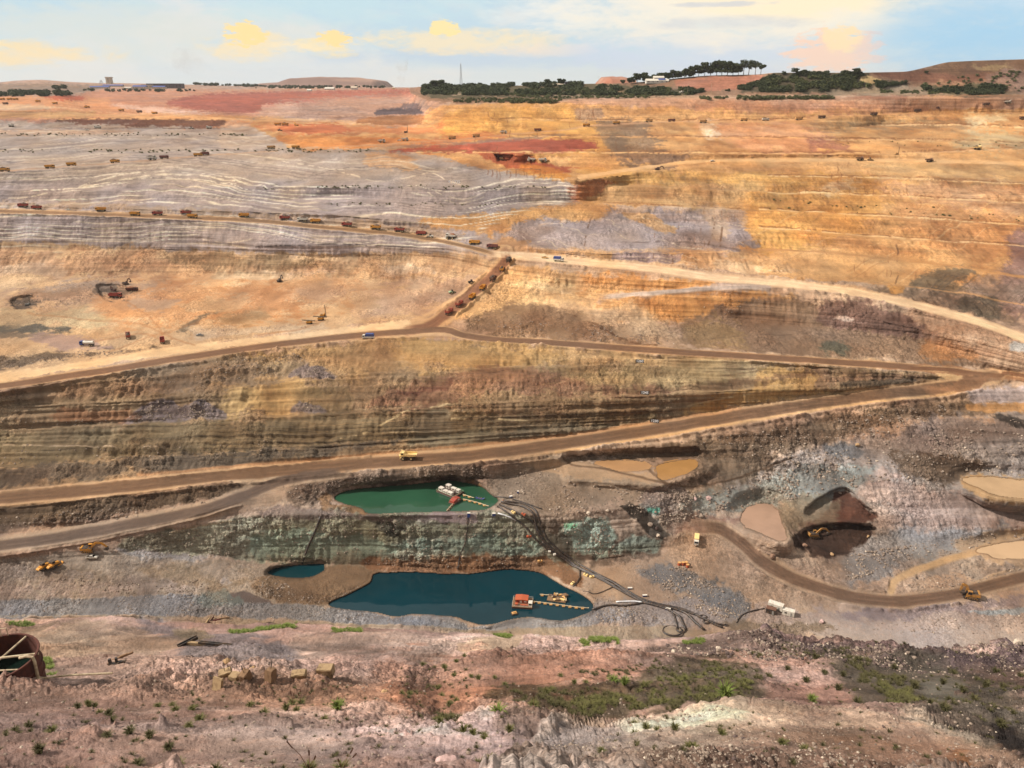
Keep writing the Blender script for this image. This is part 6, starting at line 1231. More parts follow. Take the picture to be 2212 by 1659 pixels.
# ---- floating plant
def at_z(u, v, z): return pt(u, v, z)
def pump_barge(label, u, v, z, head, kind):
    root = empty('pump_barge', label, 'barge')
    if kind == 'white':
        L, W = 15, 10
        m = MB(); [m.cyl((-L/2, y, .1), (L/2, y, .1), .75, n=12) for y in (-4.2, -1.4, 1.4, 4.2)]; m.build('pontoon', 'dark', root)
        MB().box((0, 0, .95), (L + .6, W, .15)).build('deck', 'rust', root)
        for i, (x, y, sx, sy, sz) in enumerate([(-4.8, -2.8, 3.0, 2.4, 2.4), (-1, -3, 3.2, 2.2, 1.6), (3, -2.8, 3.4, 2.2, 1.6), (-3.6, 2.8, 3.0, 2.4, 2.4), (1, 2.8, 3.4, 2.0, 1.6), (5, 2.6, 2.2, 2.2, 1.8)]):
            h_ = MB().box((x, y, 1.02 + sz/2), (sx, sy, sz)).box((x, y, 1.06 + sz), (sx + .3, sy + .3, .1)).build('pump_house', 'white', root); MB().box((x, y - sy/2 - .03, 1.0 + sz*.55), (sx*.6, .05, sz*.4)).build('window', 'dark', h_)
        MB().box((0, 0, 1.35), (13, .9, .6)).cyl((-6, 0, 1.9), (6.5, 0, 1.9), .25).cyl((-3, -1, 1.6), (-3, 1.2, 1.6), .3).cyl((3, -1, 1.6), (3, 1.2, 1.6), .3).build('pump_manifold', 'dark', root)
        m = MB()
        for x0, y0, x1, y1 in [(-7.6,-4.9,7.6,-4.9),(-7.6,4.9,7.6,4.9),(-7.6,-4.9,-7.6,4.9),(7.6,-4.9,7.6,4.9)]:
            for hh in (1.6, 2.1): m.cyl((x0, y0, hh), (x1, y1, hh), .04, n=5)
            for k in range(7): x, y = x0 + (x1-x0)*k/6, y0 + (y1-y0)*k/6; m.cyl((x, y, 1.0), (x, y, 2.1), .04, n=5)
        m.build('handrail', 'green', root)
    elif kind == 'redhouse':
        MB().box((0, 0, .45), (11.5, 9, 1.3), ch=.25).build('pontoon', 'rust', root); MB().box((0, 0, 1.15), (11.8, 9.3, .12)).build('deck', 'wood', root)
        h_ = MB().box((-.6, 1.2, 2.4), (7.0, 4.6, 2.4)).build('cabin', 'red', root); MB().prism([(-4.4,3.6),(3.2,3.6),(3.2,3.72),(-.6,4.1),(-4.4,3.72)], -1.4, 3.9).build('roof', 'orange', h_)
        MB().box((-1, -1.15, 2.5), (1.2, .05, 1.4)).box((1.6, -1.15, 2.6), (1.4, .05, .8)).build('window', 'white', h_); MB().box((-3.4, -3, 1.9), (1.5, 1.6, 1.4)).cyl((-1, -3, 1.7), (3.4, -3, 1.7), .45).build('pump', 'orange', root)
        w_ = MB().box((4.7, -2.4, 2.4), (2.0, 2.6, 2.4)).box((4.7, -2.4, 3.65), (2.3, 2.9, .12)).build('control_cabin', 'white', root); MB().box((4.7, -3.73, 2.8), (1.4, .05, .7)).build('window', 'glass', w_)
        m = MB()
        for x0, y0, x1, y1 in [(-5.7,-4.5,5.7,-4.5),(-5.7,4.5,5.7,4.5),(-5.7,-4.5,-5.7,4.5),(5.7,-4.5,5.7,4.5)]:
            for hh in (1.8, 2.3): m.cyl((x0, y0, hh), (x1, y1, hh), .04, n=5)
            for k in range(6): x, y = x0 + (x1-x0)*k/5, y0 + (y1-y0)*k/5; m.cyl((x, y, 1.2), (x, y, 2.3), .04, n=5)
        m.build('handrail', 'white', root)
    elif kind == 'red':
        MB().box((0, 0, .3), (8, 4.6, 1.0), ch=.2).build('pontoon', 'dark', root); MB().box((0, 0, .85), (8.2, 4.8, .1)).build('deck', 'brown', root)
        MB().prism([(-3.4,.9),(3.4,.9),(3.4,2.2),(0,2.9),(-3.4,2.2)], -1.8, 1.8).build('pump_house', 'red', root); MB().box((1.4, -1.85, 1.7), (1.6, .06, .9)).build('window', 'white', root)
    elif kind == 'scrap':
        rr = random.Random(3); MB().box((0, 0, .25), (11, 6, .8)).build('pontoon', 'wood', root)
        for k in range(16):
            T = Matrix.Translation((rr.uniform(-5.4, 5.4), rr.uniform(-3, 3), rr.uniform(.9, 1.7))) @ Matrix.Rotation(rr.uniform(0, 3), 4, 'Z') @ Matrix.Rotation(rr.uniform(-.3, .3), 4, 'X')
            MB().box((0, 0, 0), (rr.uniform(1.4, 3), rr.uniform(.8, 1.8), rr.uniform(.4, .9)), T).build('float_box', rr.choice(['tan', 'wood', 'steelw', 'rust', 'cream']), root)
        MB().cyl((-5, 1, 1.6), (4, -1, 2.2), .25).build('pump', 'dark', root)
    else:
        MB().box((0, 0, .25), (3.6, 2.6, .7)).build('pontoon', 'dark', root); MB().box((0, 0, .75), (2.8, 1.8, .5)).cyl((-.8, 0, 1.0), (.9, 0, 1.3), .4).build('pump', 'tan', root)
    root.location = at_z(u, v, z); root.rotation_euler = (0, 0, R(head)); root.scale = (.88,) * 3; return root
pump_barge('large barge with white pump houses floating on the green pond', 972, 1064, -217.6, -38, 'white')
pump_barge('small red roofed barge just below the white one on the green pond', 983, 1084, -217.6, 55, 'red')
pump_barge('square barge with red cabin on the dark blue pond', 1129, 1305, -246.6, -6, 'redhouse')
pump_barge('raft of jumbled tan float boxes beside the red cabin barge', 1203, 1294, -246.6, -12, 'scrap')
pump_barge('single small tan float near the shore of the dark blue pond', 1111, 1326, -246.6, 20, 'small')
def float_line(label, pts, z, fl='tan', r=.22, step=3):
    root = empty('floating_pipeline', label, 'pipeline'); P3 = [at_z(a, b, z) for a, b in pts]; o = P3[0].copy(); root.location = o
    pl = []
    for a, b in zip(P3, P3[1:]):
        n = max(2, int((b - a).length)); pl += [a.lerp(b, k / n) - o + Vector((0, 0, .7)) for k in range(n)]
    pl.append(P3[-1] - o + Vector((0, 0, .9)))
    MB().tube(pl, r, 8).build('pipe', 'steelw', root)
    for k in range(1, len(pl) - 1, step): MB().box((0, 0, 0), (1.5, 1.5, .7), Matrix.Translation(pl[k] - Vector((0, 0, .55)))).build('float', fl, root)
    return root
float_line('row of floats carrying a pipe from the red cabin barge to shore', [(1148,1301),(1190,1306),(1240,1313),(1272,1316)], -246.6)
float_line('short pipe on two floats left of the jumbled raft', [(1166,1286),(1186,1288)], -246.6, step=4)
float_line('pipe on floats from the small red barge to the sandy shore', [(1000,1080),(1030,1087),(1056,1096)], -217.6)
float_line('short pipe on floats between white barge and shore', [(1000,1070),(1024,1078)], -217.6)
float_line('gangway of pale floats from the small red barge to the near shore', [(978,1091),(970,1100),(965,1106)], -217.6, 'wood', step=2)
def small_boat(label, u, v, z, head, c):
    root = empty('boat', label, 'boat'); MB().prism([(-2.4,.6),(-2.2,0),(2.0,0),(3.0,.75),(2.6,.75),(1.9,.25),(-2.1,.25),(-2.2,.6)], -.7, .7).build('hull', c, root); MB().box((-.6,0,.5),(.4,1.5,.08)).box((.9,0,.5),(.4,1.5,.08)).build('seat', 'wood', root)
    root.location = z if isinstance(z, Vector) else at_z(u, v, z); root.rotation_euler = (0, 0, R(head)); return root
small_boat('small blue boat at the right shore of the green pond', 1036, 1077, -217.6, -20, 'blue')
# people near the pumps
def person(label, u, v, head):
    ctr = [((0,0,.95),.16),((0,0,1.2),.17),((0,0,1.42),.16),((0,0,1.52),.07),((0,0,1.62),.1),((0,0,1.74),.09)]
    bm_ = MB()
    bm_.tube([c for c, r in ctr], [r for c, r in ctr], 8)
    for s in (-1, 1):
        bm_.tube([(0,s*.09,.98),(.05,s*.12,.52),(0,s*.13,.08),(.14,s*.13,.03)], [.1,.075,.05,.05], 7); bm_.tube([(0,s*.17,1.4),(.02,s*.24,1.12),(.14,s*.22,.88)], [.06,.05,.04], 7)
    b = bm_.build('person', 'skin'); tag(b, label, 'person')
    MB().tube([(0,0,.98),(0,0,1.2),(0,0,1.45)], [.185,.195,.17], 8).build('jacket', 'orangev', b); MB().cyl((0,0,1.72),(0,0,1.83),.13,.07,n=8).build('helmet', 'yellow', b)
    return place(b, u, v, head)
person('worker in orange jacket standing by the pickup and the excavator', 189, 1208, -60); person('worker in orange jacket standing on the pump platform right of the green pond', 1086, 1086, 200)
# ---- hoses and pipes laid over the slope
def pipe(name, label, pts, r, m='pipe', group=None, lift=1.0, step=9, cat='pipe'):
    q = curve(pts, step); P3 = [at(a, b) for a, b in q]; o = P3[0].copy()
    P3 = [p + Vector((0, 0, r * lift)) for p in P3]
    b = MB().tube([p - o for p in P3], r, 7).build(name, m, smooth=True); b.location = o
    return tag(b, label, cat, group)
GP = 'black hoses running from the ponds up to the hose park'
hoses = [[(1082,1088),(1120,1094),(1150,1110),(1160,1150),(1180,1178),(1220,1208),(1262,1232),(1300,1248),(1350,1275),(1390,1300),(1412,1308),(1470,1322),(1500,1346),(1520,1362)],
         [(1078,1092),(1110,1106),(1150,1130),(1168,1160),(1190,1186),(1232,1214),(1270,1236),(1320,1258),(1370,1292),(1405,1306),(1440,1318),(1466,1335),(1480,1362)],
         [(1074,1096),(1100,1112),(1136,1142),(1160,1170),(1188,1192),(1230,1218),(1290,1246),(1340,1276),(1396,1305),(1450,1312),(1500,1330),(1540,1350),(1560,1358)],
         [(1090,1084),(1130,1090),(1156,1104),(1168,1140),(1186,1172),(1226,1204),(1268,1228),(1330,1262),(1376,1290),(1420,1306),(1476,1318),(1530,1344),(1566,1352)],
         [(1170,1172),(1194,1194),(1240,1222),(1292,1250),(1344,1280),(1400,1306),(1436,1314),(1456,1332),(1462,1358)]]
for i, (p, d) in enumerate(zip(hoses, ['thick black hose that ends lowest in the hose park', 'black hose forking off in the middle of the hose park', 'black hose that starts nearest the pond shore', 'black hose that reaches furthest right in the hose park', 'black hose that starts halfway up the green slope'])):
    pipe('hose', d, p, .62 - .04 * i, 'pipe', GP, cat='hose')
pipe('hose', 'black hose curving from the dark blue pond to the hose bundle', [(1278,1318),(1310,1310),(1350,1310),(1390,1303),(1412,1305)], .5, cat='hose')
pipe('hose', 'pair like black hose dropping from the bundle to the blue pond', [(1250,1222),(1252,1246),(1240,1266),(1232,1278)], .4, cat='hose')
pipe('hose', 'thin black hose from bundle to bluish shore', [(1330,1265),(1300,1280),(1280,1284),(1262,1278),(1246,1284)], .22, cat='hose')
pipe('steel_pipe', 'white pipe lying along the bundle near its bend', [(1330,1302),(1370,1300),(1412,1306)], .4, 'pipew'); pipe('steel_pipe', 'short white pipe section above the green rocks', [(1075,1110),(1100,1118),(1114,1126)], .4, 'pipew')
pipe('steel_pipe', 'rusty pipe running beside the hose bundle', [(1262,1232),(1300,1246),(1336,1266),(1360,1282)], .3, 'rust'); pipe('steel_pipe', 'long black pipe down the green face to the small pool', [(692,1118),(680,1150),(664,1185),(652,1222)], .55, 'pipe'); pipe('steel_pipe', 'thin black pipe down the green face to the dark blue pond', [(1010,1108),(1009,1140),(1005,1170),(992,1205),(988,1232)], .32, 'pipe')
pipe('hose', 'black hose looping right of the white pipe towards the cabins', [(1590,1345),(1600,1330),(1625,1320),(1650,1316)], .3, cat='hose'); pipe('hose', 'black hose along the brown bank right of the green pond', [(1030,1086),(1060,1075),(1100,1078),(1140,1090),(1170,1100)], .35, cat='hose')
for u, v, r_, d in [(1452,1362,5.0,'large coil of black hose lying on the pale ground'), (1471,1360,2.5,'half coil of hose right of the large one'), (1518,1334,1.9,'small hose coil above the hose park'), (1524,1345,1.7,'small hose coil below its twin'), (1558,1350,.9,'tiny coil at the right end of the hose park'), (1567,1352,.9,'tiny coil beside the rightmost one')]:
    p = at(u, v); m = MB()
    for k in range(3): m.tube([(math.cos(t/12*math.pi)*(r_-.25*k), math.sin(t/12*math.pi)*(r_-.25*k)*.8, .2+.12*k) for t in range(25)], .2, 6)
    o = m.build('hose_coil', 'pipe', smooth=True); o.location = p; tag(o, d, 'hose coil')
# clutter at the pump landing
rr = random.Random(11)
for u, v, mt, d, sz in [(1012,1117,'blue','upright blue cabinet on the lilac ledge',(1.6,1.2,2.6)), (1066,1114,'blue','blue drum rack below the pump landing',(1.8,1.2,1.6)), (1103,1076,'blue','small blue crate at the pump landing',(1.6,1.0,1.0)), (1118,1066,'blue','blue barrel box on the far side of the landing',(1.0,1,1.4)), (1360,1272,'blue','blue crate left of the hose bundle',(2.2,.9,.8)), (1392,1288,'blue','blue crate further down the hose bundle',(2.2,.9,.8)), (1442,1318,'blue','blue crate on the hose bundle at the park',(2.4,1,.9))]:
    root = empty('equipment_box', d, 'box'); MB().box((0,0,sz[2]/2), sz, ch=.08).build('body', mt, root); MB().box((0,0,sz[2]+.05), (sz[0]+.15, sz[1]+.15, .1)).build('lid', 'white', root); place(root, u, v, rr.uniform(-30, 30))
for i, (u, v) in enumerate([(1186,1192),(1196,1198),(1264,1242),(1278,1246),(1236,1262),(1142,1160),(1130,1112),(1108,1108),(1166,1214)]):
    d = ['pale block under the hose bundle, highest one','white block beside the highest one','tan float stranded left of the hose bend','tan float stranded at the hose bend','tan float standing by the thin hose','small orange float high on the green slope','orange float near the start of the hoses','pale float at the start of the hoses','tan float between pond and hoses'][i]
    root = empty('pipe_float', d, 'float'); MB().box((0,0,.5),(2.6,1.3,1.0),ch=.2).build('body', ['white','white','cream','cream','cream','orange','orange','cream','tan'][i], root); MB().box((0,0,1.05),(.5,1.4,.12)).build('saddle', 'dark', root); place(root, u, v, rr.uniform(0, 180))
for i, (u, v) in enumerate([(1466,1222),(1474,1222),(1481,1221),(1484,1226)]):
    root = empty('barrel', ['orange barrel leftmost of the cluster','orange barrel second in the cluster','orange barrel third in the cluster','orange barrel lowest in the cluster'][i], 'barrel', 'orange barrels on the tan ground'); MB().cyl((0,0,0),(0,0,1.6),.85,n=14).build('body','orange',root); MB().cyl((0,0,1.6),(0,0,1.68),.9,n=14).build('lid','tan',root); place(root, u, v, 0)
# ------------------------------------------------------------------ near slope: tank, beams, blocks
def tank():
    root = empty('rusty_tank', 'open round rusty steel tank with a pale pipe at the left edge', 'tank')
    p = at(8, 1488); Rr, Hh, n = 4.7, 4.2, 44; m = MB(); vs = []; fs = []
    for k in range(n):
        a = 2*math.pi*k/n; ca, sa = math.cos(a), math.sin(a)
        vs += [(Rr*ca,Rr*sa,-2.5),(Rr*ca,Rr*sa,Hh),((Rr-.1)*ca,(Rr-.1)*sa,Hh),((Rr-.1)*ca,(Rr-.1)*sa,-1.5)]
    for k in range(n):
        j = (k+1) % n
        for q in range(3): fs.append((4*k+q, 4*j+q, 4*j+q+1, 4*k+q+1))
    m.add(vs, fs); m.build('shell', 'rust', root)
    for z in (Hh - .1, Hh * .5, .6):
        m = MB(); m.tube([((Rr+.08)*math.cos(2*math.pi*k/40), (Rr+.08)*math.sin(2*math.pi*k/40), z) for k in range(41)], .13, 6); m.build('hoop', 'rust', root)
    MB().cyl((0,0,-1.4),(0,0,.9),Rr-.12,n=40).build('dark_water', water_material('tank_water', (14,26,22), .1, .01), root)
    MB().cyl((-Rr,-.5,Hh-.4),(Rr,1.2,Hh-.4),.16,n=8).cyl((1.2,Rr-.3,Hh-.2),(-.8,-Rr+.3,Hh-.6),.13,n=8).cyl((-Rr,-1.8,Hh-.9),(Rr-.6,-1.2,Hh-.9),.1,n=8).build('cross_beam', 'steelw', root)
    pp = MB().tube([(Rr-1.6,-.2,Hh+.1),(Rr-.6,-.2,Hh+.35),(Rr+.25,-.3,Hh+.3),(Rr+.4,-.4,Hh-.4),(Rr+.4,-.6,.9),(Rr+.9,-1.2,-.6),(Rr+1.6,-2.0,-1.2)], .2, 8).build('overflow_pipe', 'steelw', root)
    MB().tube([(Rr+.45,-.3,Hh-3.2),(Rr+4,.8,Hh-3.6),(Rr+9,1.6,Hh-4.0)], .14, 7).build('pipe_branch', 'steelw', pp)
    MB().tube([(-2,4.2,Hh),(-2,4.3,Hh+1.2),(-1.2,4.4,Hh+1.2),(-1.2,4.4,Hh)], .06, 6).build('ladder_hoop', 'steelw', root)
    root.location = p; return root
tank()
def beam(label, u, v, head, L, W, Hh, c, tilt=0, name='steel_beam', cat='beam', roll=0):
    o = MB().box((0,0,Hh/2),(L,W,.12)).box((0,W/2-.05,Hh/2),(L,.1,Hh)).box((0,-W/2+.05,Hh/2),(L,.1,Hh)).build(name, c); place(o, u, v, head, tilt, dz=.25); return tag(o, label, cat)
def plank(label, u, v, head, L, W, Hh, c, tilt=0, name='timber', cat='timber'):
    o = MB().box((0,0,Hh/2),(L,W,Hh),ch=min(W,Hh)*.15).box((L*.1,0,Hh+.04),(L*.3,W*.9,.08)).build(name, c); place(o, u, v, head, tilt, dz=.1); return tag(o, label, cat)
plank('pale leaning post at the left of the scrap heap on the crest', 449, 1344, 65, 4.2, .8, .5, 'conc', 22); beam('rusty girder leaning right beside the pale post', 457, 1342, 60, 4.0, .5, .6, 'rust', 25); beam('red brown girder lying flat in the scrap heap', 468, 1342, 15, 3.4, .5, .6, 'maroon', 8)
plank('grey log at the right end of the scrap heap', 486, 1338, 5, 4.6, .5, .5, 'wood', 5); beam('dark channel beam below the scrap heap', 406, 1391, 40, 3.6, .7, .6, 'dark', 5); plank('pale slab edge ending in a post', 429, 1392, -5, 4.2, .5, .6, 'conc', -2); beam('dark girder lying to the right of the pale slab', 466, 1396, -8, 6.5, .5, .5, 'dark', 0)
plank('long timber lying among rocks above the row of blocks', 262, 1432, 25, 3.6, .3, .3, 'wood', 10); plank('thin brown timber in front of the long one', 252, 1440, 15, 2.8, .2, .2, 'wood', 4)
for i, (u, v) in enumerate([(238,1442),(252,1441)]):
    root = empty('fallen_post', ['dark stump post left of its twin near the timbers', 'dark stump post right of its twin near the timbers'][i], 'post'); MB().box((0,0,.5),(.35,.35,1.2)).build('stump','dark',root); MB().box((.5,0,.15),(1.4,.5,.3)).build('foot','dark',root); place(root,u,v,20*i)
def block(label, u, v, head, size, c, tilt, rod=True):
    rr = random.Random(u); L, W, Hh = [x * .82 for x in size]
    m = bpy.data.meshes.new('b'); import bmesh; bm_ = bmesh.new(); bmesh.ops.create_cube(bm_, size=1); bmesh.ops.scale(bm_, vec=(L, W, Hh), verts=bm_.verts); bmesh.ops.bevel(bm_, geom=bm_.edges[:], offset=.09, segments=2, affect='EDGES')
    bmesh.ops.subdivide_edges(bm_, edges=bm_.edges[:], cuts=2, use_grid_fill=True)
    for v_ in bm_.verts: v_.co += Vector([rr.uniform(-.035, .035) for _ in range(3)]); v_.co.z += Hh / 2 - .2
    root = empty('concrete_block', label, 'concrete block', 'row of old concrete blocks'); bm_.to_mesh(m); m.materials.append(M[c]); m.name = 'block'; b = bpy.data.objects.new('block', m); COL.objects.link(b); b.parent = root
    if rod: MB().tube([(0,0,Hh-.3),(.05,0,Hh+.5),(.15,.1,Hh+1.1)], .04, 6).tube([(L*.3,.1,Hh-.3),(L*.32,.1,Hh+.7)], .035, 6).build('reinforcing_rod', 'dark', root)
    return place(root, u, v, head, tilt)
block('upright sandy slab with a dark side, leftmost of the block row', 468, 1500, 65, (.5,1.9,2.3), 'conc', -18, False); block('squat sandy block with a rod just right of the upright slab', 487, 1484, 20, (2.0,1.6,1.5), 'conc', 5)
block('round shouldered sandy block third in the row', 508, 1487, -15, (1.7,1.5,1.5), 'conc', 4, False); block('dark weed covered block fourth in the row', 531, 1490, 70, (1.7,1.3,2.0), 'wood', 14); block('tilted dark brown block in the middle of the row', 582, 1490, 75, (1.5,1.4,2.1), 'wood', -16); block('low tan block half buried right of the tilted one', 645, 1484, 5, (2.4,1.6,1.3), 'conc', 3, False); block('large tan block at the right end of the row', 703, 1480, -4, (2.6,1.8,1.8), 'conc', 2, False)
# ---- boulders one can tell apart
def rock_mesh(name, seed, flat=.7, sub=2):
    import bmesh
    rr = np.random.default_rng(seed); bm_ = bmesh.new(); bmesh.ops.create_icosphere(bm_, subdivisions=sub, radius=1)
    cuts = [(rr.normal(size=3), rr.uniform(.55, .9)) for _ in range(9)]
    for v_ in bm_.verts:
        c = np.array(v_.co)
        for n_, d in cuts:
            n_ = n_ / np.linalg.norm(n_); k = c @ n_ - d
            if k > 0: c = c - n_ * k
        v_.co = Vector((c[0], c[1] * .85, c[2] * flat)) * (1 + rr.uniform(-.04, .04))
    me = bpy.data.meshes.new(name); bm_.to_mesh(me); bm_.free(); return me
def rock_mat(name, c):
    m = mat(name, c, .95, dirt=.5, dc=(100, 80, 70), scale=1.5); return m
RM = dict(pink=rock_mat('pink_rock', (186,156,150)), pale=rock_mat('pale_rock', (186,170,152)), tan=rock_mat('tan_rock', (168,136,98)), greyr=rock_mat('grey_rock', (138,122,108)), dk=rock_mat('dark_rock', (84,70,66)), or_=rock_mat('orange_rock', (134,104,84)))
for i, (u, v, s, m_, d) in enumerate([(962,1664,1.3,'pink','smooth pink boulder at the bottom edge of the picture'), (1874,775+385,1.6,'tan','tan boulder on the rim of the dark hollow'),
    (1690,1050,.0,'tan','x'), (1217,955+220,.0,'dk','x'), (1850,970,.0,'tan','x'), (1850,966,2.6,'tan','tan boulder on the brown slope below the lowest haul road'), (1796,1198,1.9,'tan','tan boulder at the foot of the dark red hollow'), (1738,1180,2.2,'or_','orange boulder left of the dark red hollow'), (1668,1206,2.8,'or_','reddish boulder beside the ring road'),
    (1270,1110,2.0,'pale','pale boulder on the bank left of the teal rocks'), (1311,1105,1.6,'pale','white boulder pair on the bank above the teal rocks'), (1515,1115,2.4,'greyr','grey boulder at the head of the black trench'), (1530,1078,2.6,'pink','pink boulder heap left of the yellow pool'), (1500,1080,2.2,'pink','pink boulder left of its larger neighbour'),
    (1404,1135,2.4,'greyr','grey boulder on the right edge of the black trench'), (1417,1142,1.8,'dk','dark boulder below the grey one at the trench'), (1421,1158,2.0,'pale','white boulder at the foot of the black trench'), (2122,1395,2.2,'greyr','lumpy grey boulder on the dark crest at the right'), (1774,1344,2.0,'pink','pink slab on the brown bank'), (2196,1412,1.2,'pale','pale boulder on the dark crest near the right edge'),
    (2150,1404,1.0,'pale','pale boulder left of the crest peak'), (1552,1408,1.0,'pale','pale rounded boulder on the near slope'), (1580,1640,.25,'pale','white stone low in the near rubble'), (1455,1410,.9,'pale','pale boulder under the dark crest'), (830,1502,.6,'tan','small tan rock left of the grass tuft'), (545,1462,.9,'tan','yellowish flat rock above the block row'), (488,1450,1.1,'tan','yellowish flat rock left above the block row')]):
    if s <= 0: continue
    me = rock_mesh('boulder', i, .75); me.materials.append(RM[m_]); o = bpy.data.objects.new('boulder', me); COL.objects.link(o); o.location = at(u, v) + Vector((0, 0, s * .25)); s *= .72; o.scale = (s,) * 3; o.rotation_euler = (0, 0, i * 1.3); tag(o, d, 'boulder')
# ---- loose rubble: thousands of stones nobody could count
def stones(name, label, spots, m_, seed):
    """spots: (polygon, number, smallest, largest)"""
    rr = np.random.default_rng(seed); base = []
    for k in range(6):
        me = rock_mesh('r', 100 + k + seed, .7, 1); base.append((np.array([v_.co[:] for v_ in me.vertices]), [tuple(p.vertices) for p in me.polygons])); bpy.data.meshes.remove(me)
    VS, FS, n0 = [], [], 0
    for poly, num, s0, s1 in spots:
        P_ = np.array(poly, float); lo, hi = P_.min(0), P_.max(0); got = 0; tries = 0
        while got < num and tries < num * 30:
            tries += 200; a = rr.uniform(lo[0], hi[0], 200); b = rr.uniform(lo[1], hi[1], 200); ok = sdist(poly, a, b) < 0
            for u, v in zip(a[ok], b[ok]):
                if got >= num: break
                c = int((u - U0) / US); r = np.searchsorted(vv[:, c], v)
                if ROUGH[min(r, NR-1), c] < .12 or shore[min(r, NR-1), c] < 1.5: continue
                if rr.random() > .15 + 1.5 * max(0, n6[min(r, NR-1), c] * .8 + n16[min(r, NR-1), c] * .7 + .1): continue
                got += 1; s = s0 * (s1 / s0) ** (rr.random() ** 3.2); bv, bf = base[rr.integers(6)]; t = rr.uniform(0, 6.28); ct, st_ = math.cos(t), math.sin(t)
                w_ = bv * s; w_ = np.stack([w_[:, 0] * ct - w_[:, 1] * st_, w_[:, 0] * st_ + w_[:, 1] * ct, w_[:, 2]], 1) + np.array(at(u, v)) + np.array([0, 0, s * .2])
                VS.append(w_); FS += [tuple(i + n0 for i in f) for f in bf]; n0 += len(bv)
    me = bpy.data.meshes.new(name); me.from_pydata(np.concatenate(VS).tolist(), [], FS); me.materials.append(RM[m_]); o = bpy.data.objects.new(name, me); COL.objects.link(o); return tag(o, label, 'rubble', kind='stuff')
band_ = lambda a, b: a + b[::-1]
SP_pale = [([(270,905),(340,866),(400,880),(440,866),(480,902),(250,912)],700,.25,.8), ([(300,812),(400,784),(640,764),(700,812),(560,815),(340,828)],500,.25,.8), ([(0,900),(200,908),(420,900),(440,908),(0,930)],140,.2,.8), ([(0,958),(420,962),(620,950),(620,980),(0,1012)],260,.2,.8),
    ([(0,1110),(250,1100),(420,1080),(540,1048),(500,1075),(350,1112),(150,1136),(0,1140)],420,.2,.9), ([(600,1050),(760,1030),(960,1010),(1050,1010),(1060,1030),(900,1036),(740,1050),(640,1085)],600,.2,.8), ([(540,1112),(1100,1112),(1180,1180),(1240,1240),(1000,1230),(560,1210)],1300,.2,.7),
    ([(250,1160),(540,1120),(540,1205),(300,1200)],500,.2,.7), ([(1060,1040),(1180,1000),(1260,1040),(1400,1060),(1380,1130),(1200,1110)],700,.2,1.0), ([(1380,1060),(1560,1060),(1700,1000),(1860,1010),(1850,1060),(1560,1100),(1430,1140)],1500,.25,1.2), ([(1240,990),(1640,930),(2060,870),(2100,890),(1720,985),(1500,995)],900,.2,1.0),
    ([(1700,990),(2212,900),(2330,930),(2330,1030),(1900,1040),(1720,1060)],1100,.25,1.3), ([(1820,1200),(2160,1150),(2330,1110),(2330,1160),(1960,1210),(1830,1260)],900,.25,1.1), ([(1380,1235),(1480,1226),(1620,1315),(1560,1340),(1440,1290)],800,.25,1.0), ([(1280,1290),(1420,1310),(1440,1350),(1100,1350),(1240,1340)],600,.2,.7),
    ([(0,1305),(420,1286),(700,1308),(1000,1348),(700,1340),(0,1332)],900,.15,.55), ([(120,1250),(420,1250),(480,1290),(300,1296)],360,.2,.7), ([(1560,1290),(1620,1330),(1560,1350)],100,.2,.6), ([(1950,1262),(2120,1230),(2212,1220),(2200,1235),(2000,1290)],260,.2,.8),
    ([(560,1235),(700,1300),(820,1240),(800,1262),(700,1310),(560,1290)],400,.2,.8), ([(1640,1350),(1900,1340),(2212,1330),(2212,1370),(1700,1372)],300,.2,.8), ([(620,800),(700,790),(720,812),(650,816)],200,.2,.7), ([(625,888),(660,868),(700,888)],140,.2,.7), ([(1000,690),(1300,705),(1480,745),(1200,735)],300,.25,.9), ([(1500,640),(1660,640),(1600,690),(1450,690)],120,.2,.7),
    ([(180,612),(360,602),(380,640),(60,668),(10,640)],260,.25,.9), ([(400,712),(700,700),(700,706),(400,722)],200,.2,.6), ([(0,770),(320,756),(200,772),(0,798)],260,.25,.8), ([(1210,1125),(1300,1116),(1330,1195),(1230,1204)],500,.2,.8)]
stones('loose_rubble', 'pale broken stones strewn over banks, wall feet and shores of the pit', SP_pale, 'greyr', 1)
stones('light_rubble', 'scattered near white stones among the grey rubble of the pit', [(p, int(n * .12), a, b * .9) for p, n, a, b in SP_pale], 'pale', 50)
NEARP = [([(400,1400),(900,1390),(1640,1380),(1900,1420),(2212,1440),(2330,1480),(2330,1640),(1900,1700),(-200,1700),(-200,1470)],3800,.05,.28), ([(1150,1640),(1260,1580),(1420,1555),(1600,1540),(1900,1550),(2212,1640),(2212,1690),(1120,1690)],2800,.05,.22), ([(1400,1395),(1640,1378),(1760,1390),(1990,1436),(2165,1408),(2300,1450),(2212,1480),(1900,1450),(1500,1425)],1500,.12,.5)]
stones('near_gravel', 'pinkish grey stones scattered over the near slope', NEARP, 'greyr', 21); stones('near_pale_gravel', 'whitish pebbles scattered over the near slope', [(p, int(n*.2), a, b*.7) for p, n, a, b in NEARP], 'pale', 31)
stones('dark_gravel', 'dark purple brown stones along the crest of the near slope', [(NEARP[2][0], 1800, .12, .55), (NEARP[0][0], 1200, .05, .25)], 'dk', 41)
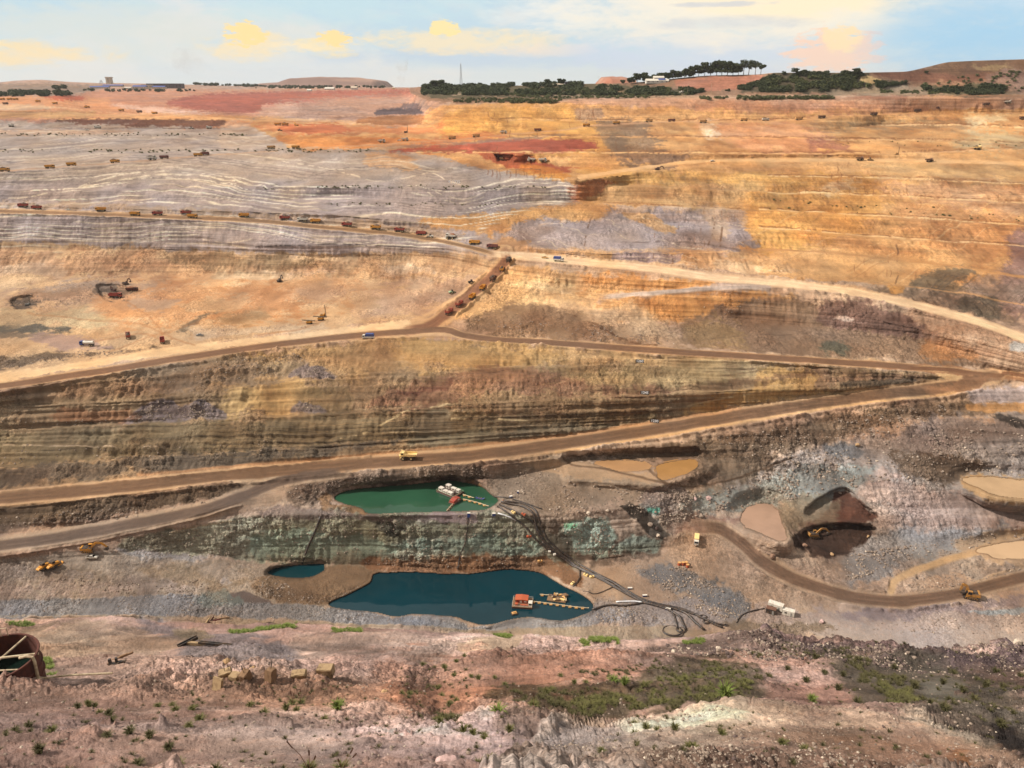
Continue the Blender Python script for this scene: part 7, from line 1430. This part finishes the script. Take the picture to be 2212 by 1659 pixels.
# ------------------------------------------------------------------ plants
def leafmat(name, c, c2):
    m = bpy.data.materials.new(name); m.use_nodes = True; t = NT(m.node_tree); b = t.n('ShaderNodeBsdfPrincipled'); p = t.n('ShaderNodeNewGeometry').outputs['Position']
    t.put(b.inputs['Base Color'], t.mix(t.noise(p, .9, 4), tuple(lin(c)), tuple(lin(c2)))); b.inputs['Roughness'].default_value = .8; b.inputs['Specular IOR Level'].default_value = .2
    t.nt.links.new(b.outputs[0], t.n('ShaderNodeOutputMaterial').inputs[0]); return m
LG = leafmat('fresh_grass', (78,96,42), (120,128,64)); LD = leafmat('dark_weed', (58,56,36), (92,86,54)); LO = leafmat('olive_weed', (72,76,40), (108,102,62)); LT = leafmat('tree_leaf', (40,48,32), (74,80,50)); LB = leafmat('bush_leaf', (58,68,42), (104,104,66)); BARK = mat('bark', (92,78,66), .9)
def tuft_mesh(seed, nb, h, spread, droop=.5, w_=.03):
    rr = random.Random(seed); vs = []; fs = []
    for k in range(nb):
        a = rr.uniform(0, 6.28); r0 = rr.uniform(0, spread * .35); hh = h * rr.uniform(.55, 1.1); out = spread * rr.uniform(.3, 1.1); b0 = Vector((math.cos(a) * r0, math.sin(a) * r0, -.05)); sd_ = Vector((-math.sin(a), math.cos(a), 0)) * w_
        pts = [b0, b0 + Vector((math.cos(a) * out * .35, math.sin(a) * out * .35, hh * .7)), b0 + Vector((math.cos(a) * out, math.sin(a) * out, hh * (1 - droop * rr.uniform(0, .6))))]
        o = len(vs); vs += [tuple(pts[0] - sd_), tuple(pts[0] + sd_), tuple(pts[1] - sd_ * .8), tuple(pts[1] + sd_ * .8), tuple(pts[2])]; fs += [(o, o+1, o+3, o+2), (o+2, o+3, o+4)]
    me = bpy.data.meshes.new('tuft'); me.from_pydata(vs, [], fs); return me
tm = [tuft_mesh(1, 130, .75, .55), tuft_mesh(2, 100, .5, .6), tuft_mesh(3, 160, .95, .6)]
def tufts(spots, m_, name, cat, lab, grp, s0):
    ms = []
    for me in tm: c = me.copy(); c.materials.clear(); c.materials.append(m_); ms.append(c)
    rr = random.Random(len(lab))
    for i, sp in enumerate(spots):
        u, v = sp[0], sp[1]; s = (sp[2] if len(sp) > 2 else 1) * s0; l = sp[3] if len(sp) > 3 else lab
        o = bpy.data.objects.new(name, ms[i % 3]); COL.objects.link(o); o.location = at(u, v) ; o.scale = (s * rr.uniform(.9, 1.2), s * rr.uniform(.9, 1.2), s * rr.uniform(.8, 1.15)); o.rotation_euler = (0, 0, rr.uniform(0, 6)); tag(o, l, cat, grp)
tufts([(728,1546,1.5,'bright pale green grass tuft alone on pink ground'),(1073,1576,1.6,'tall grey green spiky tuft beside dark weeds'),(1566,1516,2.2,'pale yellow green reed clump at the foot of the green patch'),(1754,1525,1.3,'yellow green shrub under the pink ledge'),(1325,1497,1.4,'light green reeds at the left tip of the green patch'),(1350,1506,1.2,'light green reeds right beside the left tip clump')], LG, 'grass_tuft', 'grass tuft', 'x', None, 1.0)
tufts([(u, v) for u, v in [(415,1545),(408,1577),(432,1568),(342,1525),(372,1525),(380,1539),(205,1530),(216,1540),(192,1530),(110,1600),(388,1640),(354,1655),(540,1530),(570,1555),(618,1535),(640,1540),(700,1560)]], LO, 'grass_tuft', 'grass tuft', 'olive grass tuft growing on the pale pink ground at the left', 'grass tufts on the left of the near slope', .9)
tufts([(u, v) for u, v in [(168,1535),(240,1570),(236,1555),(60,1590),(30,1600),(85,1635),(278,1605),(300,1640),(322,1610),(365,1620),(330,1660),(150,1660),(465,1690),(230,1610)]], LD, 'dark_weed', 'weed', 'dark weed clump on the pink ground at the lower left', 'dark weeds on the lower left', .9)
tufts([(u, v) for u, v in [(985,1436),(1002,1430),(960,1445),(980,1462),(1017,1468),(1033,1472),(1068,1470),(1090,1482),(914,1440),(946,1480),(954,1500),(970,1535),(985,1530),(956,1560),(1000,1600),(1020,1605),(1045,1612),(885,1500),(868,1520),(940,1560),(950,1585),(1150,1550),(1180,1565),(1100,1600),(1116,1640),(1060,1640),(1034,1660),(1190,1505),(1210,1470),(1180,1520),(1240,1500),(1265,1490)]], LO, 'grass_tuft', 'grass tuft', 'olive grass tuft on the salmon coloured ground in the middle', 'grass tufts in the middle of the near slope', .85)
tufts([(u, v) for u, v in [(1700,1455),(1780,1465),(1820,1470),(1870,1440),(1890,1465),(1930,1450),(1950,1475),(1860,1480),(1810,1500),(1850,1520),(1900,1500),(1975,1490),(1990,1520),(2020,1530),(2050,1525),(2080,1510),(2105,1525),(2130,1500),(2165,1490),(2200,1510),(2140,1540),(2180,1550),(2090,1545),(2035,1480),(2060,1460),(2110,1470),(2150,1465),(2205,1475),(2115,1570),(2160,1580),(2010,1545),(1960,1535),(2040,1558),(1740,1480),(1660,1470),(1760,1440)]], LD, 'dark_weed', 'weed', 'dark weed clump on the brown slope at the right', 'dark weeds on the right of the near slope', 1.1)
tufts([(u, v) for u, v in [(1500,1655),(1370,1570),(1395,1575),(1370,1590),(1420,1588),(1458,1590),(1490,1632),(1740,1640),(1690,1630),(1560,1600),(1300,1650)]], LO, 'grass_tuft', 'grass tuft', 'small olive tuft among the pale gravel at the bottom', 'tufts in the pale gravel', .75)
def stalk(label, u, v, hs):
    root = empty('seed_stalk', label, 'plant'); rr = random.Random(u); m = MB(); L = []
    for (dx_, dz_) in hs:
        p = [(0,0,-.1),(dx_*.4,.05,dz_*.5),(dx_,0,dz_)]; m.tube(p, [.03,.022,.012], 5)
        for k in range(10): t = .75 + .25 * k / 10; L.append((dx_ * t, 0, dz_ * t))
    m.build('stem', 'wood', root); lm = MB()
    for x, y, z in L: lm.add([(x-.06,y,z),(x+.06,y+.03,z),(x,y,z+.16)], [(0,1,2)])
    lm.build('seed_head', 'brown', root); o = bpy.data.objects.new('leaves', tm[1].copy()); o.data.materials.append(LO); COL.objects.link(o); o.parent = root; o.scale = (1.1,)*3
    root.location = at(u, v); root.rotation_euler = (0, 0, 0); return root
stalk('dry weed with two tall leaning stalks at the bottom left of centre', 668, 1672, [(-1.3,2.5),(.1,1.7),(.5,1.2)]); stalk('dry weed with a dark leafy top leaning right at the bottom', 738, 1668, [(.9,1.9),(1.1,1.4),(-.2,.9)]); stalk('thin upright dry stalk on the brown ledge', 1149, 1572, [(0,1.6)]); stalk('tall thin weeds between the block row and the pale ground', 632, 1520, [(-.1,2.0),(.3,1.6)]); stalk('tall thin weeds below the right hand blocks', 650, 1518, [(.1,2.2),(-.2,1.5)])
def patch(name, label, areas, me_list, m_, seed, kind='stuff', cat='undergrowth', gate=-.25):
    rr = np.random.default_rng(seed); VS, FS, n0 = [], [], 0
    src = [(np.array([v_.co[:] for v_ in me.vertices]), [tuple(p.vertices) for p in me.polygons]) for me in me_list]
    for poly, num, s0, s1 in areas:
        P_ = np.array(poly, float); lo, hi = P_.min(0), P_.max(0); got = 0; tr = 0
        while got < num and tr < 60:
            tr += 1; a = rr.uniform(lo[0], hi[0], 300); b = rr.uniform(lo[1], hi[1], 300); ok = sdist(poly, a, b) < 0
            for u, v in zip(a[ok], b[ok]):
                if got >= num: break
                if noise3(np.array([u / 16.]), np.array([v / 8.]), np.array([3.3]))[0] < gate: continue
                got += 1; s = rr.uniform(s0, s1); bv, bf = src[rr.integers(len(src))]; t = rr.uniform(0, 6.28); ct, st_ = math.cos(t), math.sin(t)
                w_ = bv * s; w_ = np.stack([w_[:, 0] * ct - w_[:, 1] * st_, w_[:, 0] * st_ + w_[:, 1] * ct, w_[:, 2]], 1) + np.array(at(u, v)); VS.append(w_); FS += [tuple(i + n0 for i in f) for f in bf]; n0 += len(bv)
    me = bpy.data.meshes.new(name); me.from_pydata(np.concatenate(VS).tolist(), [], FS); me.materials.append(m_); o = bpy.data.objects.new(name, me); COL.objects.link(o); return tag(o, label, cat, kind=kind)
small = [tuft_mesh(11, 40, .5, .5), tuft_mesh(12, 34, .4, .6)]
patch('undergrowth', 'dark green weeds matting the hollows of the near slope', [([(1420,1450),(1560,1430),(1650,1470),(1630,1515),(1540,1535),(1420,1545),(1330,1540),(1440,1500)],230,.5,1.1), ([(1060,1520),(1180,1500),(1330,1510),(1400,1540),(1260,1562),(1120,1545)],170,.6,1.1), ([(1860,1430),(1950,1470),(1990,1535),(1930,1530),(1880,1490),(1820,1440)],200,.7,1.3), ([(930,1520),(960,1540),(1000,1585),(950,1570)],50,.5,.9), ([(1240,1455),(1420,1440),(1440,1450),(1260,1475)],60,.5,.9), ([(1580,1420),(1700,1400),(1850,1420),(1760,1450)],60,.6,1.0)], small, LD, 3, gate=-.1)
patch('green_undergrowth', 'brighter green grass growing through the dark weeds', [([(1440,1470),(1600,1450),(1630,1500),(1480,1530),(1340,1535)],150,.6,1.3), ([(1200,1520),(1330,1515),(1400,1538),(1260,1555)],90,.6,1.2), ([(1900,1480),(1960,1500),(1985,1535),(1920,1528)],60,.8,1.3)], small, LO, 4)
patch('berm_grass', 'green grass along the crest of the near slope', [([(495,1357),(640,1352),(640,1362),(500,1366)],150,.6,1.3), ([(715,1358),(790,1362),(780,1372),(720,1370)],70,.6,1.2), ([(1060,1368),(1110,1372),(1120,1380),(1080,1378)],70,.6,1.2), ([(1250,1392),(1330,1384),(1340,1396),(1260,1402)],110,.8,1.4), ([(1470,1384),(1520,1380),(1520,1390),(1480,1392)],40,.6,1.1), ([(80,1430),(110,1425),(120,1455),(85,1462)],90,.6,1.0), ([(30,1482),(80,1470),(90,1480),(50,1495)],70,.4,.8), ([(10,1346),(60,1345),(80,1352),(20,1355)],40,.6,1.2)], small, LG, 5)
patch('dry_weeds', 'sparse low dry weeds scattered over the near slope', [([(-200,1480),(700,1500),(900,1440),(1640,1395),(2212,1440),(2330,1500),(2330,1680),(-200,1680)],420,.25,.75), ([(1700,1400),(2212,1440),(2330,1520),(2212,1590),(1900,1530),(1780,1460)],160,.4,1.0), ([(850,1430),(1000,1430),(1040,1560),(900,1600)],70,.4,1.0), ([(400,1495),(760,1490),(740,1530),(420,1530)],60,.3,.8)], small, LD, 15, gate=.05)
# shrubs and trees on the right rim
def clump(cx, cy, cz, r, rz, n, rr, VS, FS, ls):
    for _ in range(n):
        d = rr.normal(size=3); d /= np.linalg.norm(d); k = rr.uniform(.45, 1.0); c = np.array([cx + d[0] * r * k, cy + d[1] * r * k, cz + d[2] * rz * k])
        a = rr.normal(size=3); a /= np.linalg.norm(a); b = np.cross(a, rr.normal(size=3)); b /= np.linalg.norm(b) + 1e-9; s = ls * rr.uniform(.6, 1.3); o = len(VS)
        VS.extend([tuple(c - a * s), tuple(c + b * s * .7), tuple(c + a * s), tuple(c - b * s * .7)]); FS.append((o, o+1, o+2, o+3))
def tree(label, base, h, w_, seed, style=0, m_=LT, grp=None, name='tree'):
    rr = np.random.default_rng(seed); root = empty(name, label, 'tree', grp); tr = MB(); tops = []
    tr.tube([(0,0,-1.5),(rr.uniform(-.2,.2),0,h*.35),(rr.uniform(-.6,.6),0,h*.8)], [h*.028,h*.02,h*.008], 6)
    nb = 6 if style == 0 else 4
    for k in range(nb):
        z = h * rr.uniform(.4, .75); a = rr.uniform(0, 6.28); e = (math.cos(a)*w_*.35, math.sin(a)*w_*.35, z + h * rr.uniform(.12, .25)); tr.tube([(0,0,z*.8),(e[0]*.5,e[1]*.5,(z+e[2])/2),e], [h*.011,h*.008,h*.004], 5); tops.append(e)
    tr.build('trunk', BARK, root); VS, FS = [], []
    for e in tops: clump(e[0], e[1], e[2], w_*rr.uniform(.26,.42), h*rr.uniform(.11,.2), 90, rr, VS, FS, w_*.075)
    for k in range(13 if style == 0 else 6): clump(rr.uniform(-.33,.33)*w_, rr.uniform(-.33,.33)*w_, h*rr.uniform(.5 if style else .3,.95), w_*rr.uniform(.2,.36), h*rr.uniform(.09,.16), 70, rr, VS, FS, w_*.075)
    me = bpy.data.meshes.new('crown'); me.from_pydata(VS, [], FS); me.materials.append(m_); c = bpy.data.objects.new('crown', me); COL.objects.link(c); c.parent = root; root.location = base; return root
GT, GT2 = 'row of tall dark trees above the red bank', 'lower row of dark trees left of the tall ones'
tp = [(1497,163,18),(1508,163,20),(1521,162,21),(1534,162,20),(1547,162,24),(1558,162,23),(1570,162,24),(1582,162,22),(1594,162,21),(1605,161,25),(1616,161,24),(1630,161,22),(1642,161,21)]
for i, (u, v, hp) in enumerate(tp):
    lab = 'tall dark tree in the dense row above the red bank' if i < 9 else ['first of the loose windswept trees at the right of the row', 'second of the loose windswept trees at the right of the row', 'leaning tree third from the right end of the row... ', 'rightmost leaning tree of the tall row'][i - 9].replace('... ', '').replace('third from the right end of the row', 'just left of the rightmost one')
    p = at(u, v + 1.5); d = p.length / F; tree(lab, p, (hp + rng.uniform(1, 4)) * d * .98, (19 if i < 9 else 14) * d, 40 + i, 0 if i < 9 else 1, LT, GT if i < 9 else None)
for i, u in enumerate([1362,1376,1390,1401,1414,1427,1441,1453,1465,1477,1487]):
    v = float(np.interp(u, [1360,1490], [180,166])); p = at(u, v + 2); d = p.length / F; tree('dark rounded tree in the lower row behind the white building', p, rng.uniform(11, 19) * d, 15 * d, 80 + i, 0, LT, GT2)
for i, (u, v, h, l) in enumerate([(1183,184,12,'lone round tree left of the dark shed on the ridge'), (1212,183,12,'small airy tree pair beside the dark shed'), (1344,181,8,'small tree at the right foot of the red heap'), (1714,160,11,'lone tree standing up from the bushy hill'), (1736,160,8,'broad low tree right of the lone one on the bushy hill'), (1848,162,12,'large dark tree at the right end of the bushy hill'), (1692,160,6,'small tree left of the lone one on the bushy hill'), (1768,160,6,'small tree in the middle of the bushy hill'), (2000,158,5,'small tree at the foot of the far right hill'), (935,190,14,'dense dark tree at the left tip of the green rim'), (925,196,12,'dark tree lowest at the left tip of the green rim'),(950,187,13,'dark tree second from the left tip of the green rim'), (800,189,.1,'x')]):
    if h < 1: continue
    p = at(u, v + 1); d = p.length / F; tree(l, p, h * d, h * 1.15 * d, 120 + i, 0, LT, None)
def bush_mesh(seed):
    rr = np.random.default_rng(seed); VS, FS = [], []
    for k in range(4): clump(rr.uniform(-.5,.5), rr.uniform(-.5,.5), rr.uniform(.3,.7), .6, .5, 22, rr, VS, FS, .22)
    me = bpy.data.meshes.new('bush'); me.from_pydata(VS, [], FS); return me
bm3 = [bush_mesh(k) for k in range(4)]
patch('bushes', 'dark bushes covering the rim and the hill on the right', [([(912,186),(1260,182),(1340,190),(1480,192),(1520,198),(1500,206),(1260,207),(1000,206),(918,204)],2300,1.6,5.5), ([(1640,176),(1680,158),(1860,158),(1880,172),(1940,186),(1860,196),(1700,199),(1560,198)],1700,1.4,4.2), ([(910,188),(960,184),(965,202),(915,206)],160,4,7), ([(1800,180),(1960,178),(1930,188),(1800,192)],120,2,4), ([(1990,188),(2080,192),(2100,182),(2160,188),(2190,202),(2100,206),(2000,198)],260,2.5,5), ([(1100,183),(1260,181),(1260,186),(1100,188)],160,3,6)], bm3, LT, 8, cat='bushes', gate=-.12)
patch('light_bushes', 'greener bushes growing between the dark ones on the right rim', [([(980,216),(1100,214),(1220,218),(1180,224),(980,222)],170,2,4.5), ([(940,192),(1480,192),(1500,206),(960,206)],1100,1.6,3.6), ([(1100,206),(1300,208),(1420,206),(1400,212),(1160,214)],160,1.5,3.5), ([(1500,212),(1640,210),(1700,212),(1640,216),(1500,216)],90,2,4), ([(1660,212),(1800,210),(1800,214),(1660,216)],90,2,4), ([(1650,170),(1860,168),(1880,190),(1660,196)],350,2,4.5), ([(1900,196),(2060,198),(2050,204),(1900,202)],80,1.5,3), ([(1960,180),(2212,150),(2212,200),(2000,190)],70,1.5,3.5)], bm3, LB, 9, cat='bushes', gate=-.45)
patch('far_woodland', 'dark band of bushes beyond the left rim', [([(-200,200),(110,199),(165,203),(140,208),(-200,210)],380,4,8), ([(180,195),(420,196),(420,199),(180,199)],40,4,8), ([(500,184),(830,188),(830,191),(560,192)],200,4,8), ([(420,182),(560,186),(560,188),(420,185)],40,6,12), ([(100,188),(145,187),(145,192),(100,193)],30,5,9)], bm3, LT, 10, cat='woodland')
patch('bench_weeds', 'sparse dark weeds along benches of the grey wall', [([(0,289),(553,289),(553,294),(0,294)],90,.8,1.8), ([(0,324),(560,321),(800,323),(800,330),(0,330)],110,.8,1.8), ([(560,403),(1180,401),(1180,406),(560,408)],70,.6,1.5), ([(700,438),(1080,440),(1080,445),(700,444)],40,.6,1.3), ([(1780,300),(2200,310),(2200,320),(1780,312)],20,.6,1.3), ([(1660,430),(2200,460),(2200,480),(1660,452)],40,.6,1.4)], bm3, LO, 12, cat='weeds')
# ------------------------------------------------------------------ far buildings, masts, heaps
def heap_hill(name, u0, u1, vb, vt, D, prof, c, lab=None):
    n = len(prof); nx, ny = 70, 16; X0 = (u0-1106)/F*D/CP*1.0; xs = np.linspace(0, 1, nx); hs = np.interp(xs, [p[0] for p in prof], [p[1] for p in prof])
    a = pt(u0, vb, D); b = pt(u1, vb, D); top = pt(u0, vt, D).z - a.z; Pg = np.zeros((ny*2, nx, 3)); W_ = D * .12
    for j in range(ny*2):
        t = 1 - j / (2*ny-1); y = (t - .5) * W_ * 1.6; prof_y = min(1, (1 - abs(t - .5) * 2) * 2.2)
        Pg[j, :, 0] = a.x + (b.x - a.x) * xs; Pg[j, :, 1] = D + y; Pg[j, :, 2] = a.z - 25 + (top + 25) * hs * prof_y
    Pg[..., 2] += 6 * noise3(Pg[..., 0] / 90, Pg[..., 1] / 90, Pg[..., 0] * 0) * (Pg[..., 2] > a.z - 10)
    cc = np.zeros(Pg.shape); k = noise3(Pg[..., 0] / 160, Pg[..., 1] / 60, Pg[..., 2] / 20); c1, c2 = np.array(lin(c)), np.array(lin((196,160,140))); cc[...] = (c1 + (c2 - c1) * np.clip(k + .2, 0, 1)[..., None]) * .6
    tx = np.zeros(Pg.shape); tx[..., 0] = .3; me = grid_mesh(name, Pg, cc, tx); me.materials.append(SOIL); o = struct(bpy.data.objects.new(name, me)); COL.objects.link(o); return o
heap_hill('hill', 550, 855, 192, 168, 5200, [(0,0),(.04,.45),(.1,.62),(.26,.72),(.34,.95),(.5,1),(.72,.98),(.78,.9),(.9,.82),(1,0)], (150,122,112))
heap_hill('hill', 1250, 1366, 184, 167, 2200, [(0,0),(.08,.3),(.35,.45),(.5,.95),(.75,1),(.95,.85),(1,0)], (176,104,76))
def shed(label, u, v, w_px, h_px, depth_m, c, roofc, head=0, gable=True, name='shed'):
    p = at(u, v); d = p.length / F; L, Hh = w_px * d, h_px * d; root = empty(name, label, 'building')
    wl = MB().box((0, 0, Hh*.5 - .5), (L, depth_m, Hh + 1)).build('wall', c, root)
    r = MB()
    if gable: r.add([(-L/2-.5,-depth_m/2-.6,Hh-.1),(L/2+.5,-depth_m/2-.6,Hh-.1),(L/2+.5,0,Hh+depth_m*.22),(-L/2-.5,0,Hh+depth_m*.22),(-L/2-.5,depth_m/2+.6,Hh-.1),(L/2+.5,depth_m/2+.6,Hh-.1)], [(0,1,2,3),(3,2,5,4),(0,3,4),(1,5,2),(0,4,5,1)])
    else: r.box((0,0,Hh+.15),(L+.8,depth_m+.8,.3))
    r.build('roof', roofc, root)
    n = max(2, int(L / 7))
    for k in range(min(n, 10)): MB().box((-L/2 + L*(k+.5)/min(n,10), -depth_m/2-.06, Hh*.5), (min(1.6, L/n*.5), .1, Hh*.35)).build('window', 'glass', wl)
    root.location = p; root.rotation_euler = (0, 0, R(head)); return root
shed('long blue roofed shed, leftmost at the far works', 216, 191, 34, 2.4, 14, 'wall', 'blueroof'); shed('long blue roofed shed set higher than the leftmost one', 245, 187.5, 36, 2.2, 14, 'wall', 'blueroof'); shed('blue roofed shed in the middle of the far works', 303, 192, 24, 4, 18, 'wall', 'blueroof'); shed('tall blue roofed shed with open side at the far works', 319, 191.5, 18, 7, 16, 'wall', 'blueroof', gable=False)
shed('low blue roofed shed at the right of the far works', 344, 192, 24, 3.5, 16, 'wall', 'blueroof'); shed('dark flat topped ore shed behind the right hand blue roofs', 358, 190.5, 66, 8, 22, 'darkw', 'darkw', gable=False); shed('small white shed between the blue roofs', 277, 192, 12, 2.2, 10, 'white', 'white')
def tower(label, u, v, w_px, h_px, c):
    p = at(u, v); d = p.length / F; root = empty('concrete_tower', label, 'tower'); L, Hh = w_px*d, h_px*d
    MB().box((0,0,Hh/2-2),(L,L,Hh+4),taper=.95).build('shaft', c, root); MB().box((0,0,Hh-Hh*.08),(L*1.12,L*1.12,Hh*.12)).build('head', c, root); m = MB(); [m.box((0,-L*.5-.05,Hh*k),(L*.2,.2,Hh*.08)) for k in (.3,.5,.7)]; m.build('window','dark',root); root.location = p; return root
tower('pale square winding tower on the far left skyline', 237, 181.5, 9, 12, 'wall')
def lattice(label, u, v, w_px, h_px, r=.15, name='lattice_mast', seg=14, cat='mast'):
    p = at(u, v); d = p.length / F; W_, Hh = w_px * d, h_px * d; root = empty(name, label, cat); m = MB(); c = lambda k, t: Vector((((k & 1) - .5) * W_ * (1 - .75*t), ((k >> 1) - .5) * W_ * (1 - .75*t), Hh * t))
    for k in range(4): m.cyl(c(k,0), c(k,1), r, n=5)
    b = m.build('leg', 'mast', root); m = MB()
    for i in range(seg):
        for a, b_ in ((0,1),(1,3),(3,2),(2,0)): m.cyl(c(a,i/seg), c(b_,(i+1)/seg), r*.6, n=4); m.cyl(c(a,i/seg), c(b_,i/seg), r*.6, n=4)
    m.build('bracing', 'mast', root); MB().cyl((0,0,Hh),(0,0,Hh*1.06),r*.6,n=5).build('antenna', 'red', root); root.location = p; return root
lattice('tall lattice radio mast rising above the green rim', 995.5, 187, 5, 42, .22); lattice('small headframe on the far left skyline', 219, 182, 6, 7, .45, 'headframe', 3, 'headframe')
def pole(label, u, v, h_px, c='steelw', cross=True):
    p = at(u, v); d = p.length / F; Hh = h_px*d; root = empty('utility_pole', label, 'pole', 'utility poles on the right rim'); MB().cyl((0,0,-1),(0,0,Hh),.18,.12,n=6).build('pole', c, root)
    if cross: MB().box((0,0,Hh*.93),(1.8,.12,.12)).build('crossarm','wood',root)
    root.location = p; return root
for u, v, h, l in [(1697*.5486+553,204,13,'pale utility pole in front of the red bank'), (1793*.0+1485,195,14,'pale utility pole left of the red bank'), (1535,200,17,'tallest pale pole standing in the rim bushes'), (1396,176,14,'pole behind the white roofed building, left one'), (1430,175,14,'pole behind the white roofed building, right one'), (1292,180,14,'thin pole beside the red heap'), (1154,184,8,'thin pole left of the lone round tree'), (1165,184,10,'thin pole just left of the lone round tree'), (903,192,11,'thin pole beyond the left tip of the green rim'), (1256,205,7,'short pole among the rim bushes'), (1376,178,8,'thin pole left of the white roofed building')]:
    pole(l, u, v, h)
shed('white roofed building with a blue end among the dark trees', 1418, 179, 44, 4, 14, 'white', 'white'); shed('white domed hall behind the white roofed building', 1421, 177, 20, 8, 12, 'white', 'white'); shed('low blue roofed annex beside the white hall', 1428, 178, 12, 5, 8, 'white', 'blueroof')
shed('dark shed on the ridge right of the lone round tree', 1226, 184, 12, 6, 9, 'darkw', 'darkw', gable=False); shed('long low pale building on the ridge', 1205, 185, 24, 2.2, 8, 'white', 'wall'); shed('tiny pale building beyond the far red wall, left', 712, 194, 18, 2.2, 20, 'white', 'white'); shed('tiny pale building beyond the far red wall, centre', 765, 193.5, 12, 3.5, 20, 'white', 'wall'); shed('tiny pale building beyond the far red wall, left end', 668, 197, 8, 1.8, 14, 'white', 'white'); shed('small pale cabin at the right of the far red wall', 850, 192.5, 4, 3, 8, 'cream', 'white')
V(dict(kind='pick'), 'white pickup on the track through the rim bushes', 1473, 200.5, 20, sc_=1.6)
# ------------------------------------------------------------------ smoke
def plume(label, pts, radii, dens, c):
    root_pts = [Vector(p) for p in pts]; o = root_pts[0].copy(); b = MB().tube([p - o for p in root_pts], radii, 14).build('smoke_plume', 'ore'); b.location = o
    m = bpy.data.materials.new('smoke'); m.use_nodes = True; t = NT(m.node_tree); v_ = t.n('ShaderNodeVolumePrincipled'); v_.inputs['Color'].default_value = (*c, 1)
    p = t.n('ShaderNodeTexCoord').outputs['Object']; t.put(v_.inputs['Density'], t.m('MULTIPLY', t.sstep(t.noise(p, .012, 5, .6), .42, .7), dens)); t.nt.links.new(v_.outputs[0], t.n('ShaderNodeOutputMaterial').inputs['Volume']); b.data.materials.clear(); b.data.materials.append(m); return tag(b, label, 'smoke', kind='stuff')
S_ = lambda u, v, D=3600: pt(u, v, D)
plume('slanting smoke plume drifting left above the far rim', [S_(482,184), S_(460,168), S_(430,148), S_(405,132), S_(380,124)], [6,24,44,56,50], .005, (.55,.5,.48))
plume('thin upright column of brownish smoke above the far rim', [S_(868,190), S_(866,170), S_(867,150), S_(872,120)], [10,24,26,24], .014, (.5,.42,.34))
# ------------------------------------------------------------------ thin warm haze over the far country
hb = MB().box((0, 5650, -32), (19000, 13700, 490)).build('haze', 'ore'); hm = bpy.data.materials.new('haze'); hm.use_nodes = True; t = NT(hm.node_tree)
hv = t.n('ShaderNodeVolumePrincipled'); hv.inputs['Color'].default_value = (.86, .84, .84, 1); hv.inputs['Density'].default_value = .00003; hv.inputs['Anisotropy'].default_value = .2
t.nt.links.new(hv.outputs[0], t.n('ShaderNodeOutputMaterial').inputs['Volume']); hb.data.materials.clear(); hb.data.materials.append(hm); tag(hb, 'thin pale haze filling the air over the pit', 'haze', kind='stuff')
